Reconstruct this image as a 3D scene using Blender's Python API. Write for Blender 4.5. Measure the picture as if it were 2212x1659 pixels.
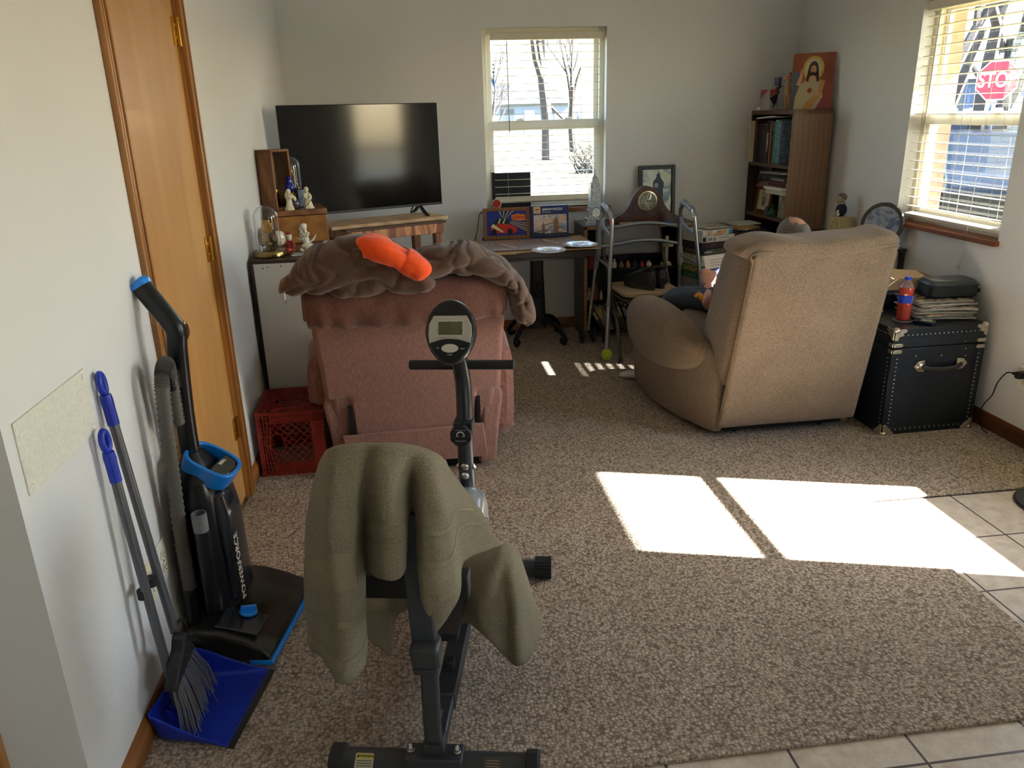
import bpy, bmesh, math, random
from mathutils import Vector, Matrix, Euler, noise
for o in list(bpy.data.objects): bpy.data.objects.remove(o)
S = bpy.context.scene
COL = S.collection
pi = math.pi
# ------------------------------------------------------------ camera
yaw, pitch, roll, FPX = 0.12, 0.3343, -0.0265, 1690.0
Fv = Vector((math.sin(yaw)*math.cos(pitch), math.cos(yaw)*math.cos(pitch), -math.sin(pitch)))
R0 = Vector((math.cos(yaw), -math.sin(yaw), 0)); U0 = R0.cross(Fv)
Rv = R0*math.cos(roll)+U0*math.sin(roll); Uv = -R0*math.sin(roll)+U0*math.cos(roll)
cd = bpy.data.cameras.new('camera'); cam = bpy.data.objects.new('camera', cd); COL.objects.link(cam)
cd.sensor_width = 36; cd.lens = 36*FPX/2212; cd.clip_start = .05; cd.clip_end = 400
cam.matrix_world = Matrix(((Rv.x, Uv.x, -Fv.x, 0), (Rv.y, Uv.y, -Fv.y, 0), (Rv.z, Uv.z, -Fv.z, 1.5), (0, 0, 0, 1)))
S.camera = cam
# ------------------------------------------------------------ light and exposure
S.view_settings.view_transform = 'Standard'; S.view_settings.look = 'None'
S.view_settings.gamma = 1; S.view_settings.use_curve_mapping = False
S.view_settings.exposure = 2.72
w = bpy.data.worlds.new('sky'); S.world = w; w.use_nodes = True
nt = w.node_tree; bg = nt.nodes['Background']
sky = nt.nodes.new('ShaderNodeTexSky'); sky.sky_type = 'NISHITA'; sky.sun_disc = False
sky.sun_elevation = math.radians(35.5); sky.sun_rotation = math.radians(106.5)
nt.links.new(sky.outputs[0], bg.inputs[0]); bg.inputs[1].default_value = 0.34
sl = bpy.data.lights.new('sun', 'SUN'); so = bpy.data.objects.new('sun', sl); COL.objects.link(so)
sl.energy = 17; sl.angle = math.radians(0.6); sl.color = (1, .975, .94)
so.rotation_euler = Vector((-1, .296, -.745)).to_track_quat('-Z', 'Y').to_euler(); so.location = (6, -2, 6)
def portal(name, loc, rot, sx, sy):
    l = bpy.data.lights.new(name, 'AREA'); l.shape = 'RECTANGLE'; l.size = sx; l.size_y = sy
    l.cycles.is_portal = True
    o = bpy.data.objects.new(name, l); COL.objects.link(o); o.location = loc; o.rotation_euler = rot
XL, XR, YB, YF, ZC = -.758, 2.694, 5.48, -3.2, 2.44
portal('portal', (.94, YB+.14, 1.44), (-pi/2, 0, 0), .85, 1.16)
portal('portal', (XR+.14, 3.73, 1.44), (0, pi/2, 0), 1.16, .82)
portal('portal', (XR+.14, 2.1, 1.1), (0, pi/2, 0), 1.9, .75)
portal('portal', (XR+.14, -.7, 1.45), (0, pi/2, 0), 1.2, .8)
# ------------------------------------------------------------ materials
MATS = {}
def lin(c):
    if isinstance(c, str):
        c = c.lstrip('#'); c = [int(c[i:i+2], 16)/255 for i in (0, 2, 4)]
        return tuple(x/12.92 if x <= .04045 else ((x+.055)/1.055)**2.4 for x in c)
    return tuple(c)
def mat(name, col, rough=.6, metal=0, kind='plain', col2=None, scale=1, bump=0, spec=.5, trans=0, emis=0, stretch=(1, 1, 1), coat=0, sheen=0, ior=1.45, alpha=1):
    if name in MATS: return MATS[name]
    m = bpy.data.materials.new(name); MATS[name] = m; m.use_nodes = True
    t = m.node_tree; N = t.nodes; L = t.links; p = N['Principled BSDF']
    c1 = (*lin(col), 1); c2 = (*lin(col2), 1) if col2 else tuple([x*.75 for x in c1[:3]])+(1,)
    p.inputs['Base Color'].default_value = c1; p.inputs['Roughness'].default_value = rough
    p.inputs['Metallic'].default_value = metal; p.inputs['Specular IOR Level'].default_value = spec
    p.inputs['Transmission Weight'].default_value = trans; p.inputs['IOR'].default_value = ior
    p.inputs['Coat Weight'].default_value = coat; p.inputs['Sheen Weight'].default_value = sheen
    p.inputs['Alpha'].default_value = alpha
    if kind != 'plain' or bump:
        tc = N.new('ShaderNodeTexCoord'); mp = N.new('ShaderNodeMapping'); L.new(tc.outputs['Object'], mp.inputs[0])
        mp.inputs['Scale'].default_value = [scale*s for s in stretch]
        def noise_(sc, det=4, ro=.6):
            n = N.new('ShaderNodeTexNoise'); n.inputs['Scale'].default_value = sc; n.inputs['Detail'].default_value = det
            n.inputs['Roughness'].default_value = ro; L.new(mp.outputs[0], n.inputs[0]); return n
        def ramp(src, a, b, p0=.35, p1=.65):
            r = N.new('ShaderNodeValToRGB'); r.color_ramp.elements[0].color = a; r.color_ramp.elements[1].color = b
            r.color_ramp.elements[0].position = p0; r.color_ramp.elements[1].position = p1
            L.new(src, r.inputs[0]); return r.outputs[0]
        h = None
        if kind == 'wood':
            n = noise_(2.2, 6, .65); n2 = noise_(9, 3)
            wv = N.new('ShaderNodeTexWave'); wv.inputs['Scale'].default_value = 1.3; wv.inputs['Distortion'].default_value = 7
            wv.inputs['Detail'].default_value = 3; wv.inputs['Detail Scale'].default_value = 1.2; L.new(mp.outputs[0], wv.inputs[0])
            mx = N.new('ShaderNodeMath'); mx.operation = 'MULTIPLY_ADD'; L.new(wv.outputs['Fac'], mx.inputs[0]); mx.inputs[1].default_value = .55
            m2 = N.new('ShaderNodeMath'); m2.operation = 'MULTIPLY'; L.new(n.outputs[0], m2.inputs[0]); m2.inputs[1].default_value = .6
            L.new(m2.outputs[0], mx.inputs[2]); L.new(ramp(mx.outputs[0], c2, c1, .15, .8), p.inputs['Base Color']); h = mx.outputs[0]
        elif kind == 'noise':
            n = noise_(1, 5, .6); L.new(ramp(n.outputs[0], c2, c1), p.inputs['Base Color']); h = n.outputs[0]
        elif kind == 'fabric':
            n = noise_(1, 5, .7); n2 = noise_(.03, 3)
            a = N.new('ShaderNodeMath'); a.operation = 'MULTIPLY_ADD'; L.new(n2.outputs[0], a.inputs[0]); a.inputs[1].default_value = .25
            b = N.new('ShaderNodeMath'); b.operation = 'MULTIPLY_ADD'; L.new(n.outputs[0], b.inputs[0]); b.inputs[1].default_value = 1.3; b.inputs[2].default_value = -.28
            L.new(b.outputs[0], a.inputs[2]); L.new(ramp(a.outputs[0], c2, c1, .3, .7), p.inputs['Base Color']); h = n.outputs[0]
        elif kind == 'plain':
            h = noise_(1, 4).outputs[0]
        elif kind == 'tile':
            b = N.new('ShaderNodeTexBrick'); b.offset = 0; b.squash = 1; b.inputs['Scale'].default_value = 1
            b.inputs['Brick Width'].default_value = .3125; b.inputs['Row Height'].default_value = .3125
            b.inputs['Mortar Size'].default_value = .004; b.inputs['Mortar Smooth'].default_value = .2
            n = noise_(22, 6, .7); cc = ramp(n.outputs[0], c2, c1, .3, .6)
            L.new(mp.outputs[0], b.inputs[0]); L.new(cc, b.inputs['Color1']); L.new(cc, b.inputs['Color2'])
            b.inputs['Mortar'].default_value = (.085, .07, .075, 1); mp.inputs['Location'].default_value = (-.838+.3125*10, -1.349+.3125*30, 0)
            L.new(b.outputs[0], p.inputs['Base Color']); inv = N.new('ShaderNodeMath'); inv.operation = 'SUBTRACT'; inv.inputs[0].default_value = 1
            L.new(b.outputs['Fac'], inv.inputs[1]); h = inv.outputs[0]
        elif kind == 'carpet':
            v = N.new('ShaderNodeTexVoronoi'); v.inputs['Scale'].default_value = 105; L.new(mp.outputs[0], v.inputs[0]); v.inputs['Randomness'].default_value = .8
            n = noise_(210, 3); n3 = noise_(2.2, 3)
            cr = ramp(v.outputs['Color'], c2, c1, .1, .9)
            dk = N.new('ShaderNodeMix'); dk.data_type = 'RGBA'; dk.blend_type = 'MULTIPLY'; dk.inputs[0].default_value = .8
            L.new(cr, dk.inputs[6]); L.new(ramp(v.outputs['Distance'], (1, 1, 1, 1), (.25, .22, .2, 1), .3, .8), dk.inputs[7])
            d2 = N.new('ShaderNodeMix'); d2.data_type = 'RGBA'; d2.blend_type = 'MULTIPLY'; d2.inputs[0].default_value = .5
            L.new(dk.outputs[2], d2.inputs[6]); L.new(ramp(n.outputs[0], (.7, .67, .64, 1), (1.1, 1.1, 1.1, 1)), d2.inputs[7])
            d3 = N.new('ShaderNodeMix'); d3.data_type = 'RGBA'; d3.blend_type = 'MULTIPLY'; d3.inputs[0].default_value = 1
            L.new(d2.outputs[2], d3.inputs[6]); L.new(ramp(n3.outputs[0], (.95, .94, .93, 1), (1.03, 1.03, 1.03, 1)), d3.inputs[7])
            L.new(d3.outputs[2], p.inputs['Base Color'])
            s = N.new('ShaderNodeMath'); s.operation = 'MULTIPLY_ADD'; L.new(v.outputs['Distance'], s.inputs[0]); s.inputs[1].default_value = -1
            L.new(n.outputs[0], s.inputs[2]); h = s.outputs[0]
        if bump and h:
            bp = N.new('ShaderNodeBump'); bp.inputs['Strength'].default_value = min(1, bump); bp.inputs['Distance'].default_value = .003*max(1, bump)
            L.new(h, bp.inputs['Height']); L.new(bp.outputs[0], p.inputs['Normal'])
    if emis:
        p.inputs['Emission Color'].default_value = c1; p.inputs['Emission Strength'].default_value = emis
    return m
# ------------------------------------------------------------ mesh builder
def rotm(rx=0, ry=0, rz=0): return Euler((rx, ry, rz)).to_matrix().to_4x4()
def T(x, y, z): return Matrix.Translation((x, y, z))
def catmull(pts, n):
    pts = [Vector(p) for p in pts]; out = []
    P = [pts[0]*2-pts[1]]+pts+[pts[-1]*2-pts[-2]]
    for i in range(1, len(P)-2):
        for k in range(n):
            t = k/n; a, b, c, d = P[i-1], P[i], P[i+1], P[i+2]
            out.append(.5*((2*b)+(c-a)*t+(2*a-5*b+4*c-d)*t*t+(3*b-a-3*c+d)*t**3))
    out.append(pts[-1]); return out
class B:
    def __init__(s): s.v = []; s.f = []; s.m = []; s.X = Matrix.Identity(4)
    def add(s, vs, fs, M=None, mi=0):
        M = s.X @ M if M is not None else s.X; o = len(s.v)
        s.v += [M @ Vector(v) for v in vs]; s.f += [[o+i for i in f] for f in fs]; s.m += [mi]*len(fs); return s
    def box(s, c, d, r=None, mi=0):
        x, y, z = [k/2 for k in d]
        M = T(*c) @ (rotm(*r) if r else Matrix.Identity(4))
        return s.add([(-x, -y, -z), (x, -y, -z), (x, y, -z), (-x, y, -z), (-x, -y, z), (x, -y, z), (x, y, z), (-x, y, z)],
                     [(0, 3, 2, 1), (4, 5, 6, 7), (0, 1, 5, 4), (1, 2, 6, 5), (2, 3, 7, 6), (3, 0, 4, 7)], M, mi)
    def bb(s, a, b, mi=0): return s.box([(a[i]+b[i])/2 for i in range(3)], [abs(b[i]-a[i]) for i in range(3)], None, mi)
    def hexa(s, bot, top, mi=0): # 4 bottom corners ccw, 4 top corners
        return s.add(list(bot)+list(top), [(0, 3, 2, 1), (4, 5, 6, 7), (0, 1, 5, 4), (1, 2, 6, 5), (2, 3, 7, 6), (3, 0, 4, 7)], None, mi)
    def tube(s, pts, r, n=12, closed=False, mi=0, sq=None, smooth=0):
        if smooth: pts = catmull(pts, smooth)
        pts = [Vector(p) for p in pts]; k = len(pts)
        if not isinstance(r, (list, tuple)): r = [r]*k
        elif len(r) != k:
            rr = r; r = [rr[min(len(rr)-1, int(i/(k-1)*(len(rr)-1)))]*(1-((i/(k-1)*(len(rr)-1)) % 1))+rr[min(len(rr)-1, int(i/(k-1)*(len(rr)-1))+1)]*((i/(k-1)*(len(rr)-1)) % 1) for i in range(k)]
        vs = []; fs = []; up = None
        for i, p in enumerate(pts):
            if closed: d = pts[(i+1) % k]-pts[i-1]
            else: d = (pts[min(i+1, k-1)]-pts[max(i-1, 0)])
            d.normalize()
            if up is None:
                up = Vector((0, 0, 1)) if abs(d.z) < .9 else Vector((0, 1, 0))
            a = d.cross(up); a.normalize(); b = a.cross(d); b.normalize(); up = b
            for j in range(n):
                t = 2*pi*(j+.5)/n
                if sq: q = sq[0]*math.copysign(abs(math.cos(t))**sq[2], math.cos(t)), sq[1]*math.copysign(abs(math.sin(t))**sq[2], math.sin(t))
                else: q = math.cos(t), math.sin(t)
                vs.append(p+a*q[0]*r[i]+b*q[1]*r[i])
        for i in range(k if closed else k-1):
            for j in range(n):
                i2 = (i+1) % k; fs.append((i*n+j, i*n+(j+1) % n, i2*n+(j+1) % n, i2*n+j))
        if not closed: fs += [tuple(range(n))[::-1], tuple((k-1)*n+j for j in range(n))]
        return s.add(vs, fs, None, mi)
    def lathe(s, prof, M=None, n=32, mi=0, sx=1, sy=1, cap=True):
        vs = []; fs = []; k = len(prof)
        for (r, z) in prof:
            for j in range(n): t = 2*pi*j/n; vs.append((r*math.cos(t)*sx, r*math.sin(t)*sy, z))
        for i in range(k-1):
            for j in range(n): fs.append((i*n+j, i*n+(j+1) % n, (i+1)*n+(j+1) % n, (i+1)*n+j))
        if cap and prof[0][0] > 1e-5: fs.append(tuple(range(n))[::-1])
        if cap and prof[-1][0] > 1e-5: fs.append(tuple((k-1)*n+j for j in range(n)))
        return s.add(vs, fs, M, mi)
    def cyl(s, a, b, r, n=24, r2=None, mi=0): return s.tube([a, b], [r, r2 if r2 is not None else r], n, mi=mi)
    def prism(s, poly, d, M=None, mi=0, z0=0):
        k = len(poly)
        return s.add([(x, y, z0) for x, y in poly]+[(x, y, z0+d) for x, y in poly],
                     [tuple(range(k))[::-1], tuple(range(k, 2*k))]+[(i, (i+1) % k, k+(i+1) % k, k+i) for i in range(k)], M, mi)
    def ell(s, c, r, n=16, mi=0, M=None):
        prof = [(max(1e-6, math.sin(pi*i/n)), -math.cos(pi*i/n)) for i in range(n+1)]
        M2 = T(*c) @ (M if M is not None else Matrix.Identity(4)) @ Matrix.Diagonal((r[0], r[1], r[2], 1))
        return s.lathe(prof, M2, n*2, mi)
    def rect(s, x0, x1, z0, z1, y0, y1, tx, tz=None, tt=None):
        tz = tz or tx; tt = tt or tz
        s.bb((x0, y0, z0), (x0+tx, y1, z1)); s.bb((x1-tx, y0, z0), (x1, y1, z1)); s.bb((x0+tx, y0, z0), (x1-tx, y1, z0+tz)); return s.bb((x0+tx, y0, z1-tt), (x1-tx, y1, z1))
    def grid(s, fn, nu, nv, mi=0, cu=False):
        vs = [fn(i/nu, j/nv) for j in range(nv+1) for i in range(nu+1)]; W = nu+1
        return s.add(vs, [(j*W+i, j*W+i+1, (j+1)*W+i+1, (j+1)*W+i) for j in range(nv) for i in range(nu)], None, mi)
    def surf(s, C, n=6, m=6, mi=0, fn=None):
        rows = [catmull(r, n) for r in C]; cols = [catmull([r[i] for r in rows], m) for i in range(len(rows[0]))]
        nv = len(cols[0]); nu = len(cols)
        vs = [cols[i][j] for j in range(nv) for i in range(nu)]
        if fn: vs = [fn(v, (k % nu)/(nu-1), (k//nu)/(nv-1)) for k, v in enumerate(vs)]
        s.last = (vs, nu, nv)
        return s.add(vs, [(j*nu+i, j*nu+i+1, (j+1)*nu+i+1, (j+1)*nu+i) for j in range(nv-1) for i in range(nu-1)], None, mi)
    def out(s, name, mats, parent=None, bevel=0, ang=40, solid=0, subd=0, seg=2, merge=False, fix=True):
        me = bpy.data.meshes.new(name); me.from_pydata([tuple(v) for v in s.v], [], s.f)
        if not isinstance(mats, (list, tuple)): mats = [mats]
        for m in mats: me.materials.append(m)
        me.polygons.foreach_set('material_index', s.m); me.polygons.foreach_set('use_smooth', [True]*len(s.f))
        if fix or merge:
            bm = bmesh.new(); bm.from_mesh(me)
            if merge: bmesh.ops.remove_doubles(bm, verts=bm.verts, dist=1e-6)
            if fix: bmesh.ops.recalc_face_normals(bm, faces=bm.faces)
            bm.to_mesh(me); bm.free()
        me.set_sharp_from_angle(angle=math.radians(ang)); me.update()
        o = bpy.data.objects.new(name, me); COL.objects.link(o)
        if parent: o.parent = parent
        if solid: md = o.modifiers.new('solid', 'SOLIDIFY'); md.thickness = solid; md.offset = 0
        if bevel:
            md = o.modifiers.new('bevel', 'BEVEL'); md.width = bevel; md.segments = seg; md.limit_method = 'ANGLE'; md.angle_limit = math.radians(35); md.harden_normals = False
        if subd: md = o.modifiers.new('sub', 'SUBSURF'); md.levels = subd; md.render_levels = subd
        return o
def thing(name, label, cat, loc=(0, 0, 0), rz=0, group=None, rot=None):
    o = bpy.data.objects.new(name, None); COL.objects.link(o); o.empty_display_size = .05
    o.location = loc; o.rotation_euler = rot if rot else (0, 0, rz)
    return tag(o, label, cat, group)
def tag(o, label, cat, group=None):
    o['label'] = label; o['category'] = cat
    if group: o['group'] = group
    return o
def struct(o): o['kind'] = 'structure'; return o
def text(name, body, size, M, m, parent=None, ext=.0004, align='CENTER', sx=1, bold=0):
    cu = bpy.data.curves.new(name, 'FONT'); cu.body = body; cu.size = size; cu.align_x = align; cu.align_y = 'CENTER'; cu.extrude = ext; cu.offset = bold
    o = bpy.data.objects.new(name, cu); COL.objects.link(o)
    dg = bpy.context.evaluated_depsgraph_get(); me = bpy.data.meshes.new_from_object(o.evaluated_get(dg))
    bpy.data.objects.remove(o); me.transform(M @ Matrix.Diagonal((sx, 1, 1, 1))); me.materials.clear(); me.materials.append(m)
    o = bpy.data.objects.new(name, me); COL.objects.link(o)
    if parent: o.parent = parent
    return o
def rrect(w, h, r, n=5):
    p = []
    for cx, cy, a in ((w/2-r, h/2-r, 0), (-w/2+r, h/2-r, 90), (-w/2+r, -h/2+r, 180), (w/2-r, -h/2+r, 270)):
        for k in range(n+1): t = math.radians(a+90*k/n); p.append((cx+r*math.cos(t), cy+r*math.sin(t)))
    return p
def nz(p, s=1.0): return noise.noise(Vector(p)*s)
UPR = Matrix(((1, 0, 0, 0), (0, 0, -1, 0), (0, 1, 0, 0), (0, 0, 0, 1)))  # xy plane -> upright xz plane facing -y
# common materials
WHITE = mat('white_plastic', '#e9e6dc', .45)
CREAM = mat('cream_vinyl', '#e6e0cc', .4)
BLACK = mat('black_plastic', '#141517', .35)
BLACKM = mat('black_matte', '#1c1d20', .6)
DGREY = mat('dark_grey_paint', '#3a3d42', .38, .2)
CHROME = mat('chrome', '#d8d8d6', .18, 1)
BRASS = mat('brass', '#c79a45', .22, 1)
ALU = mat('satin_aluminium', '#b4b6b8', .32, 1)
WALLM = mat('wall_paint', '#dedddb', .85, bump=.25, kind='plain', scale=55)
TRIMW = mat('stained_oak', '#9f6a36', .38, kind='wood', col2='#734520', scale=9, stretch=(1, .12, 1), coat=.3)
TRIMWX = mat('stained_oak_x', '#9f6a36', .4, kind='wood', col2='#734520', scale=9, stretch=(.12, 1, 1), coat=.3)
TRIMWZ = mat('stained_oak_z', '#ad7638', .36, kind='wood', col2='#85552a', scale=9, stretch=(1, 1, .1), coat=.4)
GLASS = mat('clear_glass', '#ffffff', .02, trans=1, ior=1.45)
PAPERW = mat('paper', '#efeee9', .7)
def pane_mat():
    m = bpy.data.materials.new('window_glass'); m.use_nodes = True; t = m.node_tree; N = t.nodes; L = t.links; N.clear()
    o = N.new('ShaderNodeOutputMaterial'); a = N.new('ShaderNodeBsdfTransparent'); g = N.new('ShaderNodeBsdfGlossy'); g.inputs['Roughness'].default_value = .02
    mx = N.new('ShaderNodeMixShader'); mx.inputs[0].default_value = .05; a.inputs[0].default_value = (.95, .97, .97, 1)
    L.new(a.outputs[0], mx.inputs[1]); L.new(g.outputs[0], mx.inputs[2]); L.new(mx.outputs[0], o.inputs[0]); return m
PANE = pane_mat()
# ------------------------------------------------------------ room shell
def wall(name, boxes, m=WALLM):
    b = B()
    for a, c in boxes: b.bb(a, c)
    return struct(b.out(name, m))
WT = .15
TILE = mat('ceramic_tile', '#cfc6b9', .28, kind='tile', col2='#b3a596', bump=.6, spec=.5)
b = B(); b.bb((-3.2, YF-.2, -.1), (XR+WT, YB+WT, -.012)); struct(b.out('floor', TILE))
CARPET = mat('looped_carpet', '#d8cbbb', .95, kind='carpet', col2='#b0a090', bump=1.6, spec=.1)
# fitted carpet: L-shaped outline with the tiled entry cut out
poly = [(XL, 1.44), (1.743, 1.44), (1.743, 2.6), (XR, 2.6), (XR, YB), (XL, YB)]
b = B(); b.prism(poly, .012, T(0, 0, -.012)); o = b.out('floor_carpet', CARPET, bevel=.004); struct(o)
# back wall with window hole
wx0, wx1, wz0, wz1 = .522, 1.352, .865, 2.018
wall('wall_back', [((XL-WT, YB, 0), (wx0, YB+WT, ZC)), ((wx1, YB, 0), (XR+WT, YB+WT, ZC)), ((wx0, YB, 0), (wx1, YB+WT, wz0)), ((wx0, YB, wz1), (wx1, YB+WT, ZC))])
# right wall: window, glazed entry door, unseen window added to light the foreground
vy0, vy1, vz0, vz1 = 3.335, 4.14, .877, 1.998
dy0, dy1 = 1.66, 2.56; ky0, ky1 = -1.1, -.3
wall('wall_right', [((XR, vy1, 0), (XR+WT, YB, ZC)), ((XR, dy1, 0), (XR+WT, vy0, ZC)), ((XR, vy0, 0), (XR+WT, vy1, vz0)), ((XR, vy0, vz1), (XR+WT, vy1, ZC)),
     ((XR, dy0, 2.04), (XR+WT, dy1, ZC)), ((XR, ky1, 0), (XR+WT, dy0, ZC)), ((XR, ky0, 0), (XR+WT, ky1, .85)), ((XR, ky0, 2.05), (XR+WT, ky1, ZC)), ((XR, YF, 0), (XR+WT, ky0, ZC))])
# left wall with door opening; it ends at y=1.41 and turns left
ly0, ly1 = 2.335, 3.085; YC = 1.41
wall('wall_left', [((XL-WT, YC, 0), (XL, ly0, ZC)), ((XL-WT, ly1, 0), (XL, YB, ZC)), ((XL-WT, ly0, 2.04), (XL, ly1, ZC))])
wall('wall_hall', [((-3.2, YC, 0), (XL-WT, YC+WT, ZC))])
wall('wall_hall_end', [((-3.2-WT, YF, 0), (-3.2, YC+WT, ZC))])
wall('wall_front', [((-3.2, YF-WT, 0), (XR+WT, YF, ZC))])
b = B(); b.bb((-3.2-WT, YF-WT, ZC), (XR+WT, YB+WT, ZC+.1)); struct(b.out('ceiling', mat('ceiling_paint', '#e4e2dc', .9)))
b = B(); b.bb((-1.9, 2.2, 0), (-1.85, 3.3, ZC)); b.bb((-1.9, 2.2, 0), (XL-WT, 2.25, ZC)); b.bb((-1.9, 3.25, 0), (XL-WT, 3.3, ZC)); struct(b.out('wall_closet', WALLM))
# baseboards (moulded profile)
prof = [(0, 0), (.014, 0), (.014, .055), (.010, .064), (.007, .072), (0, .076)]
def base(name, p0, p1, inward, m):
    p0 = Vector(p0); p1 = Vector(p1); n = Vector(inward); b = B(); k = len(prof)
    vs = [p0+n*x+Vector((0, 0, z)) for x, z in prof]+[p1+n*x+Vector((0, 0, z)) for x, z in prof]
    b.add(vs, [tuple(range(k)), tuple(range(k, 2*k))]+[(i, (i+1) % k, k+(i+1) % k, k+i) for i in range(k)]); return struct(b.out(name, m))
base('baseboard_left', (XL, YC, 0), (XL, 2.285, 0), (1, 0, 0), TRIMW)
base('baseboard_left_far', (XL, 3.135, 0), (XL, YB, 0), (1, 0, 0), TRIMW)
base('baseboard_back', (XL, YB, 0), (XR, YB, 0), (0, -1, 0), TRIMWX)
RBB = mat('walnut_stain', '#6e3d24', .4, kind='wood', col2='#4a2715', scale=9, stretch=(1, .12, 1), coat=.3)
base('baseboard_right', (XR, dy1+.06, 0), (XR, YB, 0), (-1, 0, 0), RBB)
base('baseboard_hall', (-3.2, YC, 0), (-1.0, YC, 0), (0, -1, 0), TRIMWX)
b = B(); b.bb((-.965, YC-.018, 0), (-.905, YC, 2.05)); struct(b.out('trim_1', TRIMWZ, bevel=.004))
# ------------------------------------------------------------ interior door on the left wall
DW = mat('door_birch', '#c99a5c', .42, kind='wood', col2='#b9854a', scale=2.2, stretch=(1, 1.4, .22), coat=.35)
d = bpy.data.objects.new('door_1', None); COL.objects.link(d); struct(d)
b = B(); b.bb((XL-.045, ly0+.018, .012), (XL-.008, ly1-.018, 2.02)); b.out('door_panel', DW, d, bevel=.002)
b = B()
def casing(y0, y1, z0, z1, horiz=False):
    n = 5
    for i in range(n):
        a = i/n; c = (i+1)/n; th = .018 if i in (0, n-1) else (.012 if i % 2 else .016)
        if horiz: b.bb((XL, y0, z0+(z1-z0)*a), (XL+th, y1, z0+(z1-z0)*c))
        else: b.bb((XL, y0+(y1-y0)*a, z0), (XL+th, y0+(y1-y0)*c, z1))
casing(ly0-.055, ly0+.004, 0, 2.035); casing(ly1-.004, ly1+.055, 0, 2.035); casing(ly0-.055, ly1+.055, 2.035, 2.09, True)
b.out('door_casing', TRIMWZ, d, bevel=.002)
b = B()
for y0, y1, z0, z1 in ((ly0, ly0+.016, 0, 2.04), (ly1-.016, ly1, 0, 2.04), (ly0, ly1, 2.024, 2.04)): b.bb((XL-.15, y0, z0), (XL+.001, y1, z1))
b.out('door_jamb', TRIMWZ, d)
for z in (.32, 1.045, 1.79):
    b = B(); b.bb((XL-.008, ly1-.056, z-.045), (XL-.002, ly1-.018, z+.045)); b.cyl((XL+.003, ly1-.016, z-.047), (XL+.003, ly1-.016, z+.047), .0065, 12)
    for dz in (-.02, .02): b.bb((XL-.003, ly1-.045, z+dz-.006), (XL+.0, ly1-.03, z+dz+.006))
    b.out('hinge', BRASS, d, bevel=.001)
k = B(); RX = rotm(0, pi/2, 0); ky = ly0+.065
k.lathe([(0, 0), (.034, 0), (.034, .004), (.027, .010), (.014, .014), (.011, .03), (.012, .036), (.0265, .046), (.030, .056), (.028, .064), (.018, .070), (0, .072)], T(XL-.006, ky, .90) @ RX, 32)
k.out('door_knob', BRASS, d)
# ------------------------------------------------------------ windows
def window(name, M, W, H, meet, label_glass=True):
    # local: x across, y outward depth, z up; frame sits 75..115 mm deep in the reveal
    w = bpy.data.objects.new(name, None); COL.objects.link(w); struct(w); w.matrix_world = M
    b = B(); fr = .034
    b.rect(0, W, 0, H, .07, .14, fr)
    b.out('window_frame', CREAM, w, bevel=.002)
    b = B(); r = .032
    def sash(z0, z1, y, rb, rt):
        b.rect(fr+.0005, W-fr-.0005, z0, z1, y, y+.025, r, rb, rt)
    sash(meet-.03, H-fr-.0005, .105, .05, .03); b.out('upper_sash', CREAM, w, bevel=.002)
    b = B(); sash(fr+.0005, meet+.035, .078, .036, .06); b.out('lower_sash', WHITE, w, bevel=.002)
    b = B(); b.bb((fr+r, .116, meet), (W-fr-r, .118, H-fr-.03)); b.bb((fr+r, .09, fr+.03), (W-fr-r, .092, meet)); b.out('glass_pane', PANE, w)
    b = B()
    for x in (W*.3, W*.7): b.box((x, .075, meet+.04), (.05, .02, .012)); b.box((x+.01, .07, meet+.048), (.03, .012, .006), (0, 0, .5))
    b.out('sash_lock', WHITE, w, bevel=.001)
    return w
window('window_1', T(wx0, YB, wz0), wx1-wx0, wz1-wz0, .545)
MR = T(XR, vy1, vz0) @ rotm(0, 0, -pi/2)
w2_ = window('window_2', MR, vy1-vy0, vz1-vz0, .535)
def screen_mat():
    m = bpy.data.materials.new('insect_mesh'); m.use_nodes = True; t = m.node_tree; N = t.nodes; L = t.links; N.clear()
    o = N.new('ShaderNodeOutputMaterial'); a = N.new('ShaderNodeBsdfTransparent'); g = N.new('ShaderNodeBsdfDiffuse'); g.inputs[0].default_value = (.03, .03, .035, 1)
    mx = N.new('ShaderNodeMixShader'); mx.inputs[0].default_value = .45; L.new(a.outputs[0], mx.inputs[1]); L.new(g.outputs[0], mx.inputs[2]); L.new(mx.outputs[0], o.inputs[0]); return m
b = B(); b.bb((.06, .132, .04), (vy1-vy0-.06, .133, .52)); b.out('insect_screen', screen_mat(), w2_)
window('added_window', T(XR, ky1, .85) @ rotm(0, 0, -pi/2), ky1-ky0, 1.2, .6)  # out-of-view window added to brighten the near carpet and left wall
# wooden stools (inner sills)
b = B(); b.bb((wx0-.03, YB-.03, wz0-.03), (wx1+.035, YB+.075, wz0)); struct(b.out('trim_sill_back', TRIMWX, bevel=.004))
b = B(); b.bb((XR-.03, vy0-.012, vz0-.024), (XR+.075, vy1+.01, vz0)); struct(b.out('trim_sill_right', mat('stained_sill', '#8a4c2a', .4, kind='wood', col2='#5f3018', scale=8, stretch=(1, .15, 1)), bevel=.004))
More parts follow.
